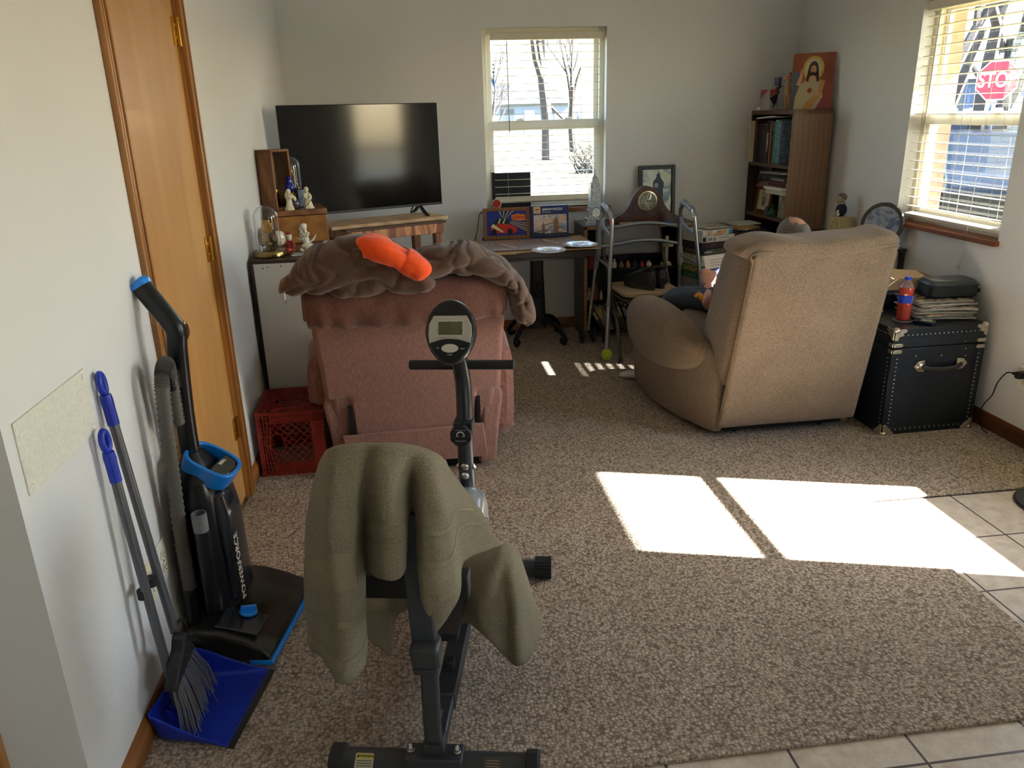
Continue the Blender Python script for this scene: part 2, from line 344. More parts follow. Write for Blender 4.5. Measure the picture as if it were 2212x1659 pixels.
# glazed entry door in the right wall (casts the large floor patch)
e = bpy.data.objects.new('door_2', None); COL.objects.link(e); struct(e)
b = B(); gy0, gy1 = 1.79, 2.45
for a, c in (((XR+.04, dy0, 0), (XR+.08, gy0, 2.04)), ((XR+.04, gy1, 0), (XR+.08, dy1, 2.04)), ((XR+.04, gy0, 0), (XR+.08, gy1, .56)), ((XR+.04, gy0, 1.85), (XR+.08, gy1, 2.04)), ((XR+.045, gy0, 1.145), (XR+.075, gy1, 1.19))): b.bb(a, c)
b.out('door_panel', WHITE, e, bevel=.003)
b = B(); b.bb((XR+.058, gy0, .56), (XR+.061, gy1, 1.85)); b.out('glass_pane', PANE, e)
b = B(); b.lathe([(0, 0), (.03, 0), (.03, .006), (.012, .01), (.012, .035), (.028, .05), (.025, .065), (0, .07)], T(XR+.04, dy0+.06, .95) @ rotm(0, -pi/2, 0)); b.out('door_knob', BRASS, e)
# ------------------------------------------------------------ blinds
BLIND = mat('blind_slat', '#ddd6c4', .5)
def blind(name, label, M, x0, x1, ztop, zbot, pitch, tilt, wandx, wandz, railtilt=0, cordx=None, cordz=None, sl=.045):
    t = tag(bpy.data.objects.new(name, None), label, 'blind'); COL.objects.link(t); t.matrix_world = M
    b = B(); b.bb((x0-.003, .008, ztop-.045), (x1+.003, .055, ztop)); b.out('headrail', BLIND, t, bevel=.003)
    b = B(); z = ztop-.075
    while z > zbot+.03:
        b.box(((x0+x1)/2, .033, z), (x1-x0, sl, .0028), (tilt, 0, 0)); z -= pitch
    b.out('slats', BLIND, t)
    b = B(); b.box(((x0+x1)/2, .03, zbot), (x1-x0, sl, .018), (railtilt, 0, 0)); b.out('bottom_rail', BLIND, t, bevel=.003)
    b = B()
    for f in (.12, .5, .88):
        x = x0+(x1-x0)*f
        for yy in (.033-sl/2-.002, .033+sl/2+.002): b.cyl((x, yy, zbot), (x, yy, ztop-.04), .0009, 5)
    b.out('ladder_cord', BLIND, t)
    b = B(); b.tube([(wandx, .002, ztop-.05), (wandx+.005, -.004, wandz)], .0038, 8); b.out('tilt_wand', mat('clear_wand', '#b9b6ad', .3), t)
    if cordx:
        b = B(); b.tube([(cordx, 0, ztop-.04), (cordx+.004, -.006, (ztop+cordz)/2), (cordx, -.012, cordz)], .0012, 6, smooth=4); b.lathe([(.002, .03), (.005, .02), (.006, 0), (0, 0)], T(cordx, -.012, cordz-.02), 10); b.out('pull_cord', WHITE, t)
    return t
blind('venetian_blind', 'cream venetian blind, open slats, in the middle back window', T(0, YB+.006, 0), .585, 1.325, 1.99, .925, .0475, -.01, .685, 1.37, .9, 1.18, .69)
blind('venetian_blind', 'cream venetian blind in the sunny right window beside the stop sign view', T(XR+.006, 0, 0) @ rotm(0, 0, -pi/2), -vy1+.02, -vy0-.02, 1.985, .915, .0475, -.04, -vy1+.13, 1.33, .2, -3.55, .66)
# ------------------------------------------------------------ shared shape helpers
def loop(cx, cy, cz, hx, hy, e=.5, n=24, M=None):
    out = []
    for j in range(n):
        t = 2*pi*(j+.5)/n; c, s = math.cos(t), math.sin(t)
        p = Vector((hx*math.copysign(abs(c)**e, c), hy*math.copysign(abs(s)**e, s), 0))
        if M is not None: p = M @ p
        out.append(p+Vector((cx, cy, cz)))
    return out
def loft(b, loops, mi=0, cap=True):
    n = len(loops[0]); vs = [v for l in loops for v in l]
    fs = [(i*n+j, i*n+(j+1) % n, (i+1)*n+(j+1) % n, (i+1)*n+j) for i in range(len(loops)-1) for j in range(n)]
    if cap: fs += [tuple(range(n))[::-1], tuple((len(loops)-1)*n+j for j in range(n))]
    return b.add(vs, fs, None, mi)
B.loft = loft
# ------------------------------------------------------------ wall plates
b = B(); b.bb((XL, 1.447, .831), (XL+.004, 1.787, .98)); o = b.out('access_panel', mat('textured_plastic', '#eceade', .4, kind='noise', col2='#dfdccb', scale=140, bump=1.0), bevel=.0015)
pl = thing('wall_panel', 'ivory textured blank panel fixed low on the white left wall', 'panel', (0, 0, 0)); o.parent = pl
for y, z in ((1.462, .845), (1.462, .95), (1.772, .845), (1.772, .965)):
    q = B(); q.ell((XL+.004, y, z), (.003, .006, .006), 8); q.out('screw_cap', WHITE, pl)
IV = mat('ivory_plastic', '#e8dfc0', .4); SLOT = mat('slot_dark', '#2a2520', .6)
def outlet(label, M, pm=WHITE, face=IV, duplex=True):
    t = thing('outlet', label, 'outlet'); t.matrix_world = M  # local: x right, z up, y into wall (plate in front at -y)
    b = B(); b.prism(rrect(.07, .115, .006), .005, UPR @ T(0, 0, 0)); b.out('cover_plate', pm, t, bevel=.0015)
    if duplex:
        for s in (-1, 1):
            b = B(); b.prism(rrect(.034, .028, .012), .003, UPR @ T(0, s*.0195, .005)); b.out('socket', face, t, bevel=.0008)
            b = B()
            for x in (-.006, .006): b.box((x, -.0083, s*.0195+.003), (.0018, .001, .008))
            b.cyl((0, -.0078, s*.0195-.007), (0, -.0088, s*.0195-.007), .0024, 10); b.out('slot', SLOT, t)
    b = B(); b.cyl((0, -.004, 0), (0, -.0065, 0), .003, 12); b.out('screw', CHROME, t)
    return t
ML = lambda y, z: T(XL, y, z) @ rotm(0, 0, pi/2)
outlet('white duplex outlet plate on left wall beside the vacuum hose', ML(2.022, .338))
outlet('cream duplex outlet on left wall just behind the broom poles', ML(1.912, .338), pm=IV, face=CREAM)
outlet('blank ivory outlet plate on left wall above the red crate', ML(3.565, .335), pm=IV, duplex=False)
outlet('white outlet on right wall with the black charger plugged in', T(XR, 3.02, .31) @ rotm(0, 0, -pi/2), pm=WHITE)
# hole cover on right wall
b = B(); b.prism(rrect(.03, .022, .008), .006, T(XR, 3.58, .715) @ rotm(0, 0, -pi/2) @ UPR); tag(b.out('cable_cover', mat('putty', '#c9c3b8', .6), bevel=.002), 'tiny putty coloured cable cover on right wall under window', 'cable cover')
# ------------------------------------------------------------ red milk crate lying on its side
RED = mat('crate_red', '#9c3329', .42, kind='noise', col2='#842a20', scale=6)
cr = thing('milk_crate', 'red plastic milk crate with diamond lattice sides by the left wall', 'crate', (-.728, 3.262, .0), math.radians(1.2))
W_, D_, H_ = .285, .33, .298
def bar(b, M, p, q, w=.004, d=.012):
    p = Vector(p); q = Vector(q); dd = q-p; L = dd.length; a = math.atan2(dd.y, dd.x)
    b.box((0, 0, 0), (L+w, w, d)) if False else b.add([Vector(v) for v in ((-w/2, -w/2, -d), (L+w/2, -w/2, -d), (L+w/2, w/2, -d), (-w/2, w/2, -d), (-w/2, -w/2, 0), (L+w/2, -w/2, 0), (L+w/2, w/2, 0), (-w/2, w/2, 0))],
          [(0, 3, 2, 1), (4, 5, 6, 7), (0, 1, 5, 4), (1, 2, 6, 5), (2, 3, 7, 6), (3, 0, 4, 7)], M @ T(p.x, p.y, 0) @ rotm(0, 0, a))
def lattice(W, H, M, hole=True, strip=.055):
    b = B(); L = .062; bt = .055; tp = .05
    for k in range(5): x = .002+k*.0145; pts = [(x+(0 if k < 2 else .012*(k-1)*math.exp(-((y/H-.45)/.25)**2)*-.4), y) for y in [H*i/10 for i in range(11)]]; [bar(b, M, pts[i], pts[i+1]) for i in range(10)]
    for k in range(15): bar(b, M, (0, .002+(H-.004)*k/14), (L, .002+(H-.004)*k/14), .003)
    for y in (.002, .022, bt, H-tp, H-.025, H-.002): bar(b, M, (L, y), (W-.001, y))
    x = L
    while x < W: bar(b, M, (x, 0), (x, bt)); bar(b, M, (x, H-tp), (x, H)); x += .035
    x0, x1, y0, y1 = L, W-strip, bt, H-tp
    step = .034
    for s in (1, -1):
        c = -1.0
        while c < 1.5:  # line y = s*x + c clipped
            pts = []
            for i in range(201):
                x = x0+(x1-x0)*i/200; y = s*(x-x0)*1.0+c
                if y0 <= y <= y1:
                    if hole and ((x-x0-.018)/.03)**2+((y-(y0+y1)/2)/.048)**2 < 1: 
                        if len(pts) > 1: bar(b, M, pts[0], pts[-1], .004, .005)
                        pts = []; continue
                    pts.append((x, y))
            if len(pts) > 1: bar(b, M, pts[0], pts[-1], .004, .005)
            c += step
    if hole:
        ring = [(x0+.018+.031*math.cos(2*pi*i/20), (y0+y1)/2+.05*math.sin(2*pi*i/20)) for i in range(21)]
        for i in range(20): bar(b, M, ring[i], ring[i+1], .005, .012)
    b.prism([(x1, y0), (W, y0), (W, y1), (x1, y1)], .008, M @ T(0, 0, -.008))
    # thin recessed web between the rim bars
    b.prism([(L, .004), (W, .004), (W, bt), (L, bt)], .003, M @ T(0, 0, -.011)); b.prism([(L, H-tp), (W, H-tp), (W, H-.004), (L, H-.004)], .003, M @ T(0, 0, -.011))
    return b
lattice(W_, H_, UPR).out('side_wall', RED, cr)
lattice(W_, D_, T(0, 0, H_), strip=.05).out('side_wall', RED, cr)
lattice(W_, H_, T(W_, D_, 0) @ rotm(0, 0, pi) @ UPR).out('side_wall', RED, cr)
lattice(W_, D_, T(0, D_, .001) @ rotm(pi, 0, 0), strip=.05).out('side_wall', RED, cr)
b = B(); M = rotm(0, 0, -pi/2) @ UPR @ T(-D_, 0, 0)
for k in range(12): bar(b, M, (.002+(D_-.004)*k/11, 0), (.002+(D_-.004)*k/11, H_), .003)
for k in range(11): bar(b, M, (0, .002+(H_-.004)*k/10), (D_, .002+(H_-.004)*k/10), .003)
b.out('crate_bottom', RED, cr)
text('lettering', 'Prairie Farms', .026, T(.252, .16, H_+.001) @ rotm(0, 0, pi/2), mat('faded_white', '#cf9a90', .6), cr, .0003, bold=.0004)
text('lettering', 'Mixed Dairies', .026, T(.274, .16, H_+.001) @ rotm(0, 0, pi/2), MATS['faded_white'], cr, .0003, bold=.0004)
b = B()
b.box((.12, .16, .012), (.20, .26, .012)); b.box((.13, .15, .025), (.17, .22, .012), (0, 0, .2)); o = b.out('magazine', mat('old_paper', '#9a8d78', .8)); o.location = cr.location; o.rotation_euler = cr.rotation_euler; tag(o, 'dull folded papers lying inside the red milk crate', 'papers')
# ------------------------------------------------------------ upright vacuum cleaner
VB = mat('vacuum_black', '#101216', .3); VB2 = mat('vacuum_smoke', '#20242b', .18, coat=.4); VBLUE = mat('vacuum_blue', '#1184e8', .28, coat=.3)
HOSE = mat('hose_grey', '#5c5953', .45); VH = mat('vacuum_head', '#262421', .3)
v = thing('vacuum_cleaner', 'black upright vacuum with blue carry handle, parked against the wooden door', 'vacuum cleaner', (-.66, 2.18, .0), -.2)
# head, local x forward
b = B()
prof = [(-.04, .03), (-.05, .06), (-.035, .095), (.0, .11), (.06, .105), (.13, .085), (.19, .06), (.215, .03), (.205, .008), (-.02, .008)]
secs = []
for y, s in ((-.188, .9), (-.175, 1), (-.1, 1), (-.085, .93), (.085, .93), (.1, 1), (.175, 1), (.188, .9)):
    secs.append([Vector((x*(1 if x < 0 else 1), y, .01+(z-.01)*s)) for x, z in prof])
b.loft(secs); b.out('floor_head', VH, v, bevel=.006)
b = B(); b.box((.11, -.115, .1), (.13, .1, .01), (0, .19, 0)); b.out('dial_plate', VB2, v, bevel=.008)
b = B(); b.hexa([(.15, -.192, .006), (.222, -.192, .006), (.222, .192, .006), (.15, .192, .006)], [(.15, -.189, .02), (.22, -.189, .022), (.22, .189, .022), (.15, .189, .02)]); b.out('bumper', VBLUE, v, bevel=.003)
b = B(); M = T(.115, -.08, .105) @ rotm(0, .19, .5); b.lathe([(.027, 0), (.027, .006), (.022, .01), (0, .01)], M, 24); b.out('height_dial', VBLUE, v, bevel=.002)
b = B(); b.add([(-.024, -.006, .008), (.024, -.006, .008), (.024, .006, .008), (-.024, .006, .008), (-.022, -.004, .024), (.022, -.004, .024), (.022, .004, .024), (-.022, .004, .024)], [(0, 3, 2, 1), (4, 5, 6, 7), (0, 1, 5, 4), (1, 2, 6, 5), (2, 3, 7, 6), (3, 0, 4, 7)], M)
b.out('dial_grip', VBLUE, v, bevel=.002)
for s in (-1, 1):
    b = B(); b.lathe([(0, -.016), (.035, -.016), (.046, -.012), (.048, 0), (.046, .012), (.035, .016), (.03, .009), (0, .009)], T(-.012, s*.180, .05) @ rotm(pi/2, 0, 0), 32); b.out('wheel', BLACKM, v)
# body
b = B(); L0 = [(0.0, .0, .085, .062, .105), (.0, .0, .14, .062, .103), (.0, 0, .30, .06, .098), (-.002, 0, .46, .058, .094), (-.004, 0, .53, .05, .088), (-.012, 0, .57, .035, .05), (-.015, 0, .60, .022, .03)]
b.loft([loop(x, y, z, hx, hy, .6, 28) for x, y, z, hx, hy in L0]); b.out('body', VB, v, ang=30)
b = B(); L0 = [(.045, .005, .12, .035, .055), (.05, .005, .14, .04, .066), (.048, .005, .40, .038, .062), (.04, .005, .47, .034, .058), (.036, .005, .48, .03, .05)]
b.loft([loop(x, y, z, hx, hy, .65, 28) for x, y, z, hx, hy in L0]); b.out('dirt_bin', VB2, v, ang=30)
# blue carry handle: slanted rounded ring
b = B(); Mt = T(.018, 0, .525) @ rotm(0, .52, 0)
def ring(b, Mx, ax, ay, wdt, h, e=.62, n=32):
    def lp(hx, hy, z): return [Mx @ Vector((hx*math.copysign(abs(math.cos(t))**e, math.cos(t)), hy*math.copysign(abs(math.sin(t))**e, math.sin(t)), z)) for t in [2*pi*(j+.5)/n for j in range(n)]]
    L = [lp(ax*.93, ay*.93, 0), lp(ax, ay, h), lp(ax-wdt, ay-wdt, h), lp(ax-wdt, ay-wdt, 0)]
    vs = [p for l in L for p in l]; b.add(vs, [(i*n+j, i*n+(j+1) % n, ((i+1) % 4)*n+(j+1) % n, ((i+1) % 4)*n+j) for i in range(4) for j in range(n)])
ring(b, Mt, .078, .07, .012, .055); b.out('carry_handle', VBLUE, v, bevel=.003)
b = B(); b.X = Mt; b.prism([(x, y) for x, y in [(.012, -.055), (.05, -.05), (.064, -.025), (.066, .02), (.052, .048), (.012, .055)]], .02, T(0, 0, .03)); b.out('bin_lid', mat('gloss_black', '#0c0d10', .08, coat=1), v, bevel=.004)
text('lettering', 'BISSELL', .012, Mt @ T(.024, .012, .0508) @ rotm(0, 0, pi/2), WHITE, v, .0002, bold=.0003)
# neck, handle stem, grip
b = B(); pts = [(-.022, 0, .52), (-.02, 0, .70), (-.008, 0, .90), (-.002, 0, .955), (-.02, .0, .992), (-.05, .003, 1.035), (-.083, .004, 1.083)]
b.tube(catmull(pts, 5), 1, 16, sq=(.026, .023, .75)); b.out('handle_stem', VB, v, ang=30)
b = B(); b.tube([(-.080, .004, 1.079), (-.084, .004, 1.086), (-.090, .004, 1.093)], [1.05, 1.12, .95], 16, sq=(.026, .027, .75)); b.out('grip_cap', VBLUE, v)
# hose
b = B(); path = catmull([(-.03, -.118, .17), (-.028, -.12, .35), (-.018, -.118, .6), (-.006, -.115, .82), (-.004, -.1, .872), (-.006, -.075, .885), (-.012, -.055, .85), (-.016, -.05, .7)], 26)
b.tube(path, [.021 if i % 2 else .0172 for i in range(len(path))], 16); b.out('hose', HOSE, v, ang=80)
b = B(); b.tube([(-.035, -.115, .03), (-.032, -.116, .1), (-.03, -.118, .2), (-.028, -.118, .215)], [.02, .022, .024, .022], 16); b.out('hose_cuff', VB, v)
b = B(); b.box((-.012, -.05, .83), (.03, .05, .05)); b.box((-.01, -.06, .885), (.02, .03, .012), (.5, 0, 0)); b.out('hose_hook', VB, v, bevel=.003)
b = B(); b.cyl((.03, -.118, .14), (.032, -.112, .40), .0215, 20); b.box((.03, -.1, .33), (.02, .03, .04)); b.out('wand_holder', VB, v, bevel=.002)
b = B(); b.lathe([(.019, 0), (.021, .0), (.021, .055), (.017, .055), (.017, .01)], T(.032, -.112, .4), 24); b.out('crevice_tool', mat('tool_grey', '#75777a', .4), v)
text('lettering', 'POWERFORCE', .034, T(.0885, -.03, .235) @ rotm(0, -pi/2, 0) @ rotm(0, 0, 0) @ Matrix(((1, 0, 0, 0), (0, -1, 0, 0), (0, 0, -1, 0), (0, 0, 0, 1))) , WHITE, v, .0003)
# ------------------------------------------------------------ dustpan with long handle
BLUEP = mat('dustpan_blue', '#1a35b4', .33, kind='noise', col2='#152c9c', scale=5); GREYT = mat('pole_grey', '#66676c', .3, .6)
dp = thing('dustpan', 'blue long-handled dustpan with black rubber lip by the baseboard', 'dustpan', (-.692, 1.822, .0), -.195)
b = B(); hw = .142; L = .178
def pan(u, v_): # u along length 0..1, v across -1..1
    x = u*L; z = .004+.05*(1-u)**3.0*0; y = v_*hw*(.9+.1*u)
    return Vector((x, y, z))
# floor of pan with raised rolled sides and back wall
def panw(u): return hw*(.93+.07*u)
def panh(u): return .012+.07*(1-u)**1.4
rows = []
for x, zb, zs, zc in ((-.024, .092, .090, .086), (-.018, .045, .07, .084), (-.006, .006, .048, .082)):
    w_ = panw(0); rows.append([Vector((x, q, z_)) for q, z_ in ((-w_-.002, zc), (-w_, zs), (-w_+.012, zb), (-.6*w_, zb), (-.3*w_, zb), (0, zb), (.3*w_, zb), (.6*w_, zb), (w_-.012, zb), (w_, zs), (w_+.002, zc))])
for i in range(1, 9):
    u = i/8; x = u*L; w_ = panw(u); h = panh(u)
    rows.append([Vector((x, -w_-.004, h)), Vector((x, -w_, h*.5)), Vector((x, -w_+.010, .006))]+[Vector((x, w_*q, .004)) for q in (-.6, -.3, 0, .3, .6)]+[Vector((x, w_-.010, .006)), Vector((x, w_, h*.5)), Vector((x, w_+.004, h))])
b.surf(rows, 3, 3); b.out('pan', BLUEP, dp, solid=.003)
b = B(); b.box((L+.006, 0, .006), (.016, hw*2+.008, .006), (0, .12, 0)); b.out('rubber_lip', BLACKM, dp, bevel=.001)
b = B()
for k in range(6): b.hexa([(.005, -.10+k*.02, .05), (.03, -.10+k*.02, .048), (.03, -.09+k*.02, .048), (.005, -.09+k*.02, .05)], [(.0, -.098+k*.02, .07), (.026, -.098+k*.02, .062), (.026, -.092+k*.02, .062), (.0, -.092+k*.02, .07)])
b.out('comb_teeth', BLUEP, dp)
def pole(parent, a, c, cap):
    a = Vector(a); c = Vector(c); b = B(); b.cyl(a, a+(c-a)*.90, .0115, 18); b.out('pole', GREYT, parent)
    d = (c-a).normalized(); q = c-d*.13; b = B(); b.tube([q, q+d*.045, q+d*.06, q+d*.075], [.0135, .0135, .0145, .013], 18)
    # hanging loop
    e = c-d*.028; ax = d.cross(Vector((1, 0, 0))).normalized(); pts = [e+ax*.012*math.cos(t)+d*.024*math.sin(t) for t in [2*pi*i/20 for i in range(20)]]
    b.tube(pts, .0078, 10, closed=True); b.out('hanging_grip', cap, parent)
ml = Matrix.Translation(dp.location) @ rotm(0, 0, -.195); mi = ml.inverted()
pole(dp, mi @ Vector((-.69, 1.757, .06)), mi @ Vector((-.733, 1.762, .838)), BLUEP)
# ------------------------------------------------------------ broom standing in the pan
br = thing('broom', 'grey-poled broom with blue grip and splayed grey bristles standing in the dustpan', 'broom', (-.665, 1.80, .006), 0)
HC = Vector((-.012, .0, .19)); rz = .12
b = B(); Mh = T(-.012, -.012, .15) @ rotm(0, .15, 0)
tri = [(-.085, -.012), (-.088, .004), (-.06, .035), (-.02, .068), (-.012, .10), (.012, .10), (.02, .068), (.06, .035), (.088, .004), (.085, -.012)]
b.X = Mh @ rotm(0, 0, pi/2) @ UPR; b.prism(tri, .034, T(0, 0, -.017)); b.out('broom_head', BLACKM, br, bevel=.006, seg=3)
b = B(); pts = [(-.012, .07, .16), (-.014, .085, .2), (-.014, .07, .235), (-.014, .035, .25), (-.014, .01, .24)]; b.tube(pts, .005, 8, smooth=4); b.out('head_loop', BLACKM, br)
b = B(); R = random.Random(3)
for k in range(170):
    f = R.uniform(-1, 1); g = R.uniform(-1, 1)
    p = Vector((g*.012-.004, f*.072-.012, .15)); q = Vector((g*.02+.02+R.gauss(0, .004), f*.108-.012+R.gauss(0, .003), .004+abs(R.gauss(0, .006))))
    if k % 37 == 0: q += Vector((.02, R.uniform(-.03, .03), .0))
    m_ = (p+q)/2+Vector((.006, f*.01, 0)); b.tube([p, m_, q], [.0012, .0011, .0009], 4)
b.out('bristles', mat('bristle_grey', '#77797f', .5), br)
pole(br, (-.016, .012, .24), (-.079, .034, .948), BLUEP)
b = B(); p1 = Vector((-.713, 1.808, .405)); p2 = Vector((-.718, 1.762, .40))
b.cyl(p1-Vector((0, 0, .012)), p1+Vector((0, 0, .012)), .0145, 16); b.cyl(p2-Vector((0, 0, .012)), p2+Vector((0, 0, .012)), .0145, 16); b.box((p1+p2)/2, (.01, .04, .02)); o = b.out('pole_clip', BLACKM, br, bevel=.001); o.location = -Vector(br.location)
# ------------------------------------------------------------ recliners
def pathloft(b, pts, n=24, e=.8, mi=0, fn=None, sub=6):
    """pts: (x,z,half thickness,half depth,y) ; sections perpendicular to the xz path"""
    P = catmull([Vector((p[0], p[4] if len(p) > 4 else 0, p[1])) for p in pts], sub); H = catmull([Vector((p[2], p[3], 0)) for p in pts], sub)
    L = []
    for i, p in enumerate(P):
        d = P[min(i+1, len(P)-1)]-P[max(i-1, 0)]; d.y = 0; d.normalize(); nn = Vector((-d.z, 0, d.x)); l = []
        for j in range(n):
            t = 2*pi*(j+.5)/n; c, s = math.cos(t), math.sin(t)
            q = p+nn*H[i].x*math.copysign(abs(s)**e, s)+Vector((0, 1, 0))*H[i].y*math.copysign(abs(c)**e, c)
            l.append(fn(q, i/(len(P)-1), t) if fn else q)
        L.append(l)
    return b.loft(L, mi)
PINK = mat('dusty_rose_velour', '#997065', .85, kind='fabric', col2='#78534a', scale=110, stretch=(2.2, 2.2, .35), bump=.5, sheen=.3)
PINKD = mat('soiled_rose_velour', '#744c41', .88, kind='fabric', col2='#573329', scale=110, stretch=(2, 2, .5), bump=.5, sheen=.2)
SHADOW = mat('black_cloth_shade', '#0d0c0c', .95)  # cloth of the chair bases, also the painted shade beside the rear posts
pr = thing('recliner', 'worn dusty-pink recliner seen from behind, brown jacket over its top', 'armchair', (-.04, 3.20, 0), .03)
b = B()
def quadbox(b, xb, xt, zb, zt, yb, yt, th, dx=0, mi=0):
    b.hexa([(-xb, yb, zb), (xb, yb, zb), (xb, yb+th, zb), (-xb, yb+th, zb)], [(-xt, yt, zt), (xt, yt, zt), (xt, yt+th, zt), (-xt, yt+th, zt)], mi)
# outer back, leaning backwards
def backfn(u, v):
    z = .16+.66*v; x = (u-.5)*2*(.355+.04*v); y = -.02-.10*v*v-.012*math.sin(pi*u)*math.sin(pi*v)+.004*nz((x, z, 0), 4)
    if v < .33 and abs(u-.5) > .36: y += .025
    return Vector((x, y, z))
b.grid(backfn, 32, 28); b.out('back_panel', PINK, pr, solid=.02)
b = B(); quadbox(b, .345, .375, .14, .80, -.0, -.09, .17); b.out('backrest', PINK, pr, bevel=.03, seg=4)
for s in (-1, 1):
    b = B()
    vs = []
    for z, xo, xi in ((.02, .345, .265), (.2, .365, .285), (.345, .385, .29), (.372, .37, .31)):
        vs.append([Vector((s*xo, -.015-.01*z, z)), Vector((s*xi, -.022, z)), Vector((s*xi, .10, z)), Vector((s*xo, .16, z))])
    b.loft(vs); b.out('rear_post', PINK, pr, bevel=.018, seg=4)
for s in (-1, 1): b = B(); b.bb((s*.262, -.042, .14), (s*.280, .02, .345)); b.out('painted_gap_shade', SHADOW, pr)  # black strips standing in for the shade in the gaps beside the posts
b = B(); b.hexa([(-.29, -.05, .065), (.305, -.05, .065), (.30, -.03, .065), (-.285, -.03, .065)], [(-.315, -.058, .215), (.29, -.058, .225), (.29, -.036, .225), (-.315, -.036, .215)]); b.out('back_flap', PINK, pr, bevel=.006)
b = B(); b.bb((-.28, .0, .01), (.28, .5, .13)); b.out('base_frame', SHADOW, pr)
# gathered headrest bolster
def bol(q, t, a):
    f = .007*math.sin(t*2*pi*12.5+3*nz((t*6, 0, 0)))*max(0, .35+.65*math.sin(a*1.5+1.2))+.008*nz(q, 9)
    d = Vector((0, math.cos(a), math.sin(a))); p = q+d*f; p.z = max(p.z, .712+.004*math.sin(q.x*70)+.003*math.sin(q.x*33)); return p
b = B(); pts = [(-.412, .80, .03, .03, -.09), (-.405, .80, .07, .062, -.09), (-.36, .80, .092, .08, -.10), (-.2, .80, .098, .085, -.108), (0, .80, .098, .088, -.112), (.2, .80, .098, .085, -.108), (.35, .80, .09, .08, -.10), (.392, .80, .07, .062, -.09), (.40, .80, .03, .03, -.09)]
pathloft(b, pts, 36, .8, fn=bol, sub=14); b.out('headrest_bolster', PINKD, pr)
for s in (-1, 1):
    b = B(); L = []
    for y, hw, zt, cx_ in ((.12, .03, .47, .39), (.16, .07, .52, .39), (.33, .078, .56, .39), (.42, .055, .56, .365), (.65, .048, .56, .355), (.78, .045, .54, .355), (.82, .03, .50, .355)):
        L.append([Vector((s*cx_+hw*math.copysign(abs(math.cos(t))**.6, math.cos(t)), y, .30+(zt-.30)*(math.copysign(abs(math.sin(t))**.55, math.sin(t)) if (s > 0 or math.sin(t) > 0) else .04))) for t in [2*pi*(j+.5)/28 for j in range(28)]])
    b.loft(L); b.out('armrest', mat('rose_velour_arm', '#8d6156', .85, kind='fabric', col2='#6e463b', scale=70, bump=.4, sheen=.3), pr)
b = B(); L = [loop(0, .42, .27+.01*0, .3, .3, .4, 28), loop(0, .42, .30, .32, .32, .4, 28), loop(0, .42, .42, .32, .32, .4, 28), loop(0, .42, .455, .29, .29, .4, 28)]; b.loft(L); b.out('seat_cushion', PINK, pr)
b = B(); b.bb((-.3, .72, .10), (.3, .78, .44)); b.out('footrest', PINK, pr, bevel=.03, seg=4)
b = B(); b.tube([(.455, .30, .30), (.457, .28, .24), (.452, .235, .13), (.45, .22, .09)], [.012, .013, .012, .017], 12, smooth=4); b.cyl((.44, .27, .24), (.36, .27, .24), .008, 10); b.out('recline_lever', mat('lever_wood', '#a8744a', .5, kind='wood', scale=20), pr)
b = B(); b.ell((.393, -.12, .845), (.012, .016, .013), 10); b.out('foam_tear', mat('foam', '#cfa55c', .9, kind='noise', col2='#8f6a35', scale=200, bump=1), pr)
# ---- jacket and beanie
BRN = mat('brown_jacket', '#5e463a', .88, kind='fabric', col2='#4b362c', scale=120, bump=.35, sheen=.25)
def wr(amp, sc, sx=1):
    def f(q, t, a):
        n = nz((q.x*sx, q.y*.6, q.z*1.4), sc)+.5*nz((q.x*sx+7, q.y, q.z), sc*2.3); r = abs(nz((q.x*sx*.8+3, q.y*.5+q.z, 0), sc*1.1))
        k_ = max(0, 1-r*3.2); return q+Vector((0, math.cos(a), math.sin(a)))*amp*(n-1.3*k_*k_*(3-2*k_))
    return f
jk = thing('jacket', 'crumpled dark brown jacket thrown over the top of the pink recliner', 'jacket', (0, 0, 0))
def jk_f(amp, sc):
    def f(q, t, a):
        w = Vector((q.x+.05*nz((q.x, q.z*2, q.y), 5), q.y, q.z+.04*nz((q.z*2, q.x, 3), 6)))
        n1 = nz((w.x*1.0+w.z*.8, w.y*.5, w.z*1.5-w.x*.6), sc); n2 = nz((w.x*.7-w.z, w.y*.4+5, w.z+w.x), sc*1.9)
        fold = (1-abs(n1)*2.6); fold = max(0, fold)**2; fold2 = max(0, 1-abs(n2)*3)**2
        return q+Vector((0, math.cos(a), math.sin(a)))*amp*(.9*n1-1.25*fold-.6*fold2+.6)
    return f
b = B(); P1 = [(-.515, .872, .010, .05, 3.05), (-.48, .892, .040, .10, 3.06), (-.41, .918, .072, .145, 3.08), (-.32, .94, .104, .16, 3.09), (-.22, .955, .112, .165, 3.10), (-.12, .945, .102, .16, 3.10), (-.02, .915, .08, .145, 3.09), (.045, .888, .045, .12, 3.06), (.075, .88, .012, .06, 3.05)]
pathloft(b, P1, 72, .85, fn=jk_f(.020, 5.5), sub=18); b.out('jacket_body', BRN, jk, subd=1)
b = B(); P2 = [(-.08, .915, .03, .11, 3.13), (.03, .945, .05, .135, 3.12), (.12, .96, .062, .14, 3.12), (.22, .945, .058, .14, 3.12), (.31, .915, .05, .135, 3.12), (.375, .865, .042, .13, 3.13), (.412, .80, .045, .125, 3.13), (.432, .73, .048, .115, 3.13), (.44, .69, .038, .10, 3.13), (.442, .675, .012, .07, 3.13)]
pathloft(b, P2, 72, .85, fn=jk_f(.016, 6.5), sub=18); b.out('jacket_skirt', BRN, jk, subd=1)
b = B(); b.tube([(-.495, 2.99, .88), (-.494, 2.985, .85)], .0025, 6); b.box((-.494, 2.984, .845), (.005, .003, .016)); b.out('zip_pull', CHROME, jk)
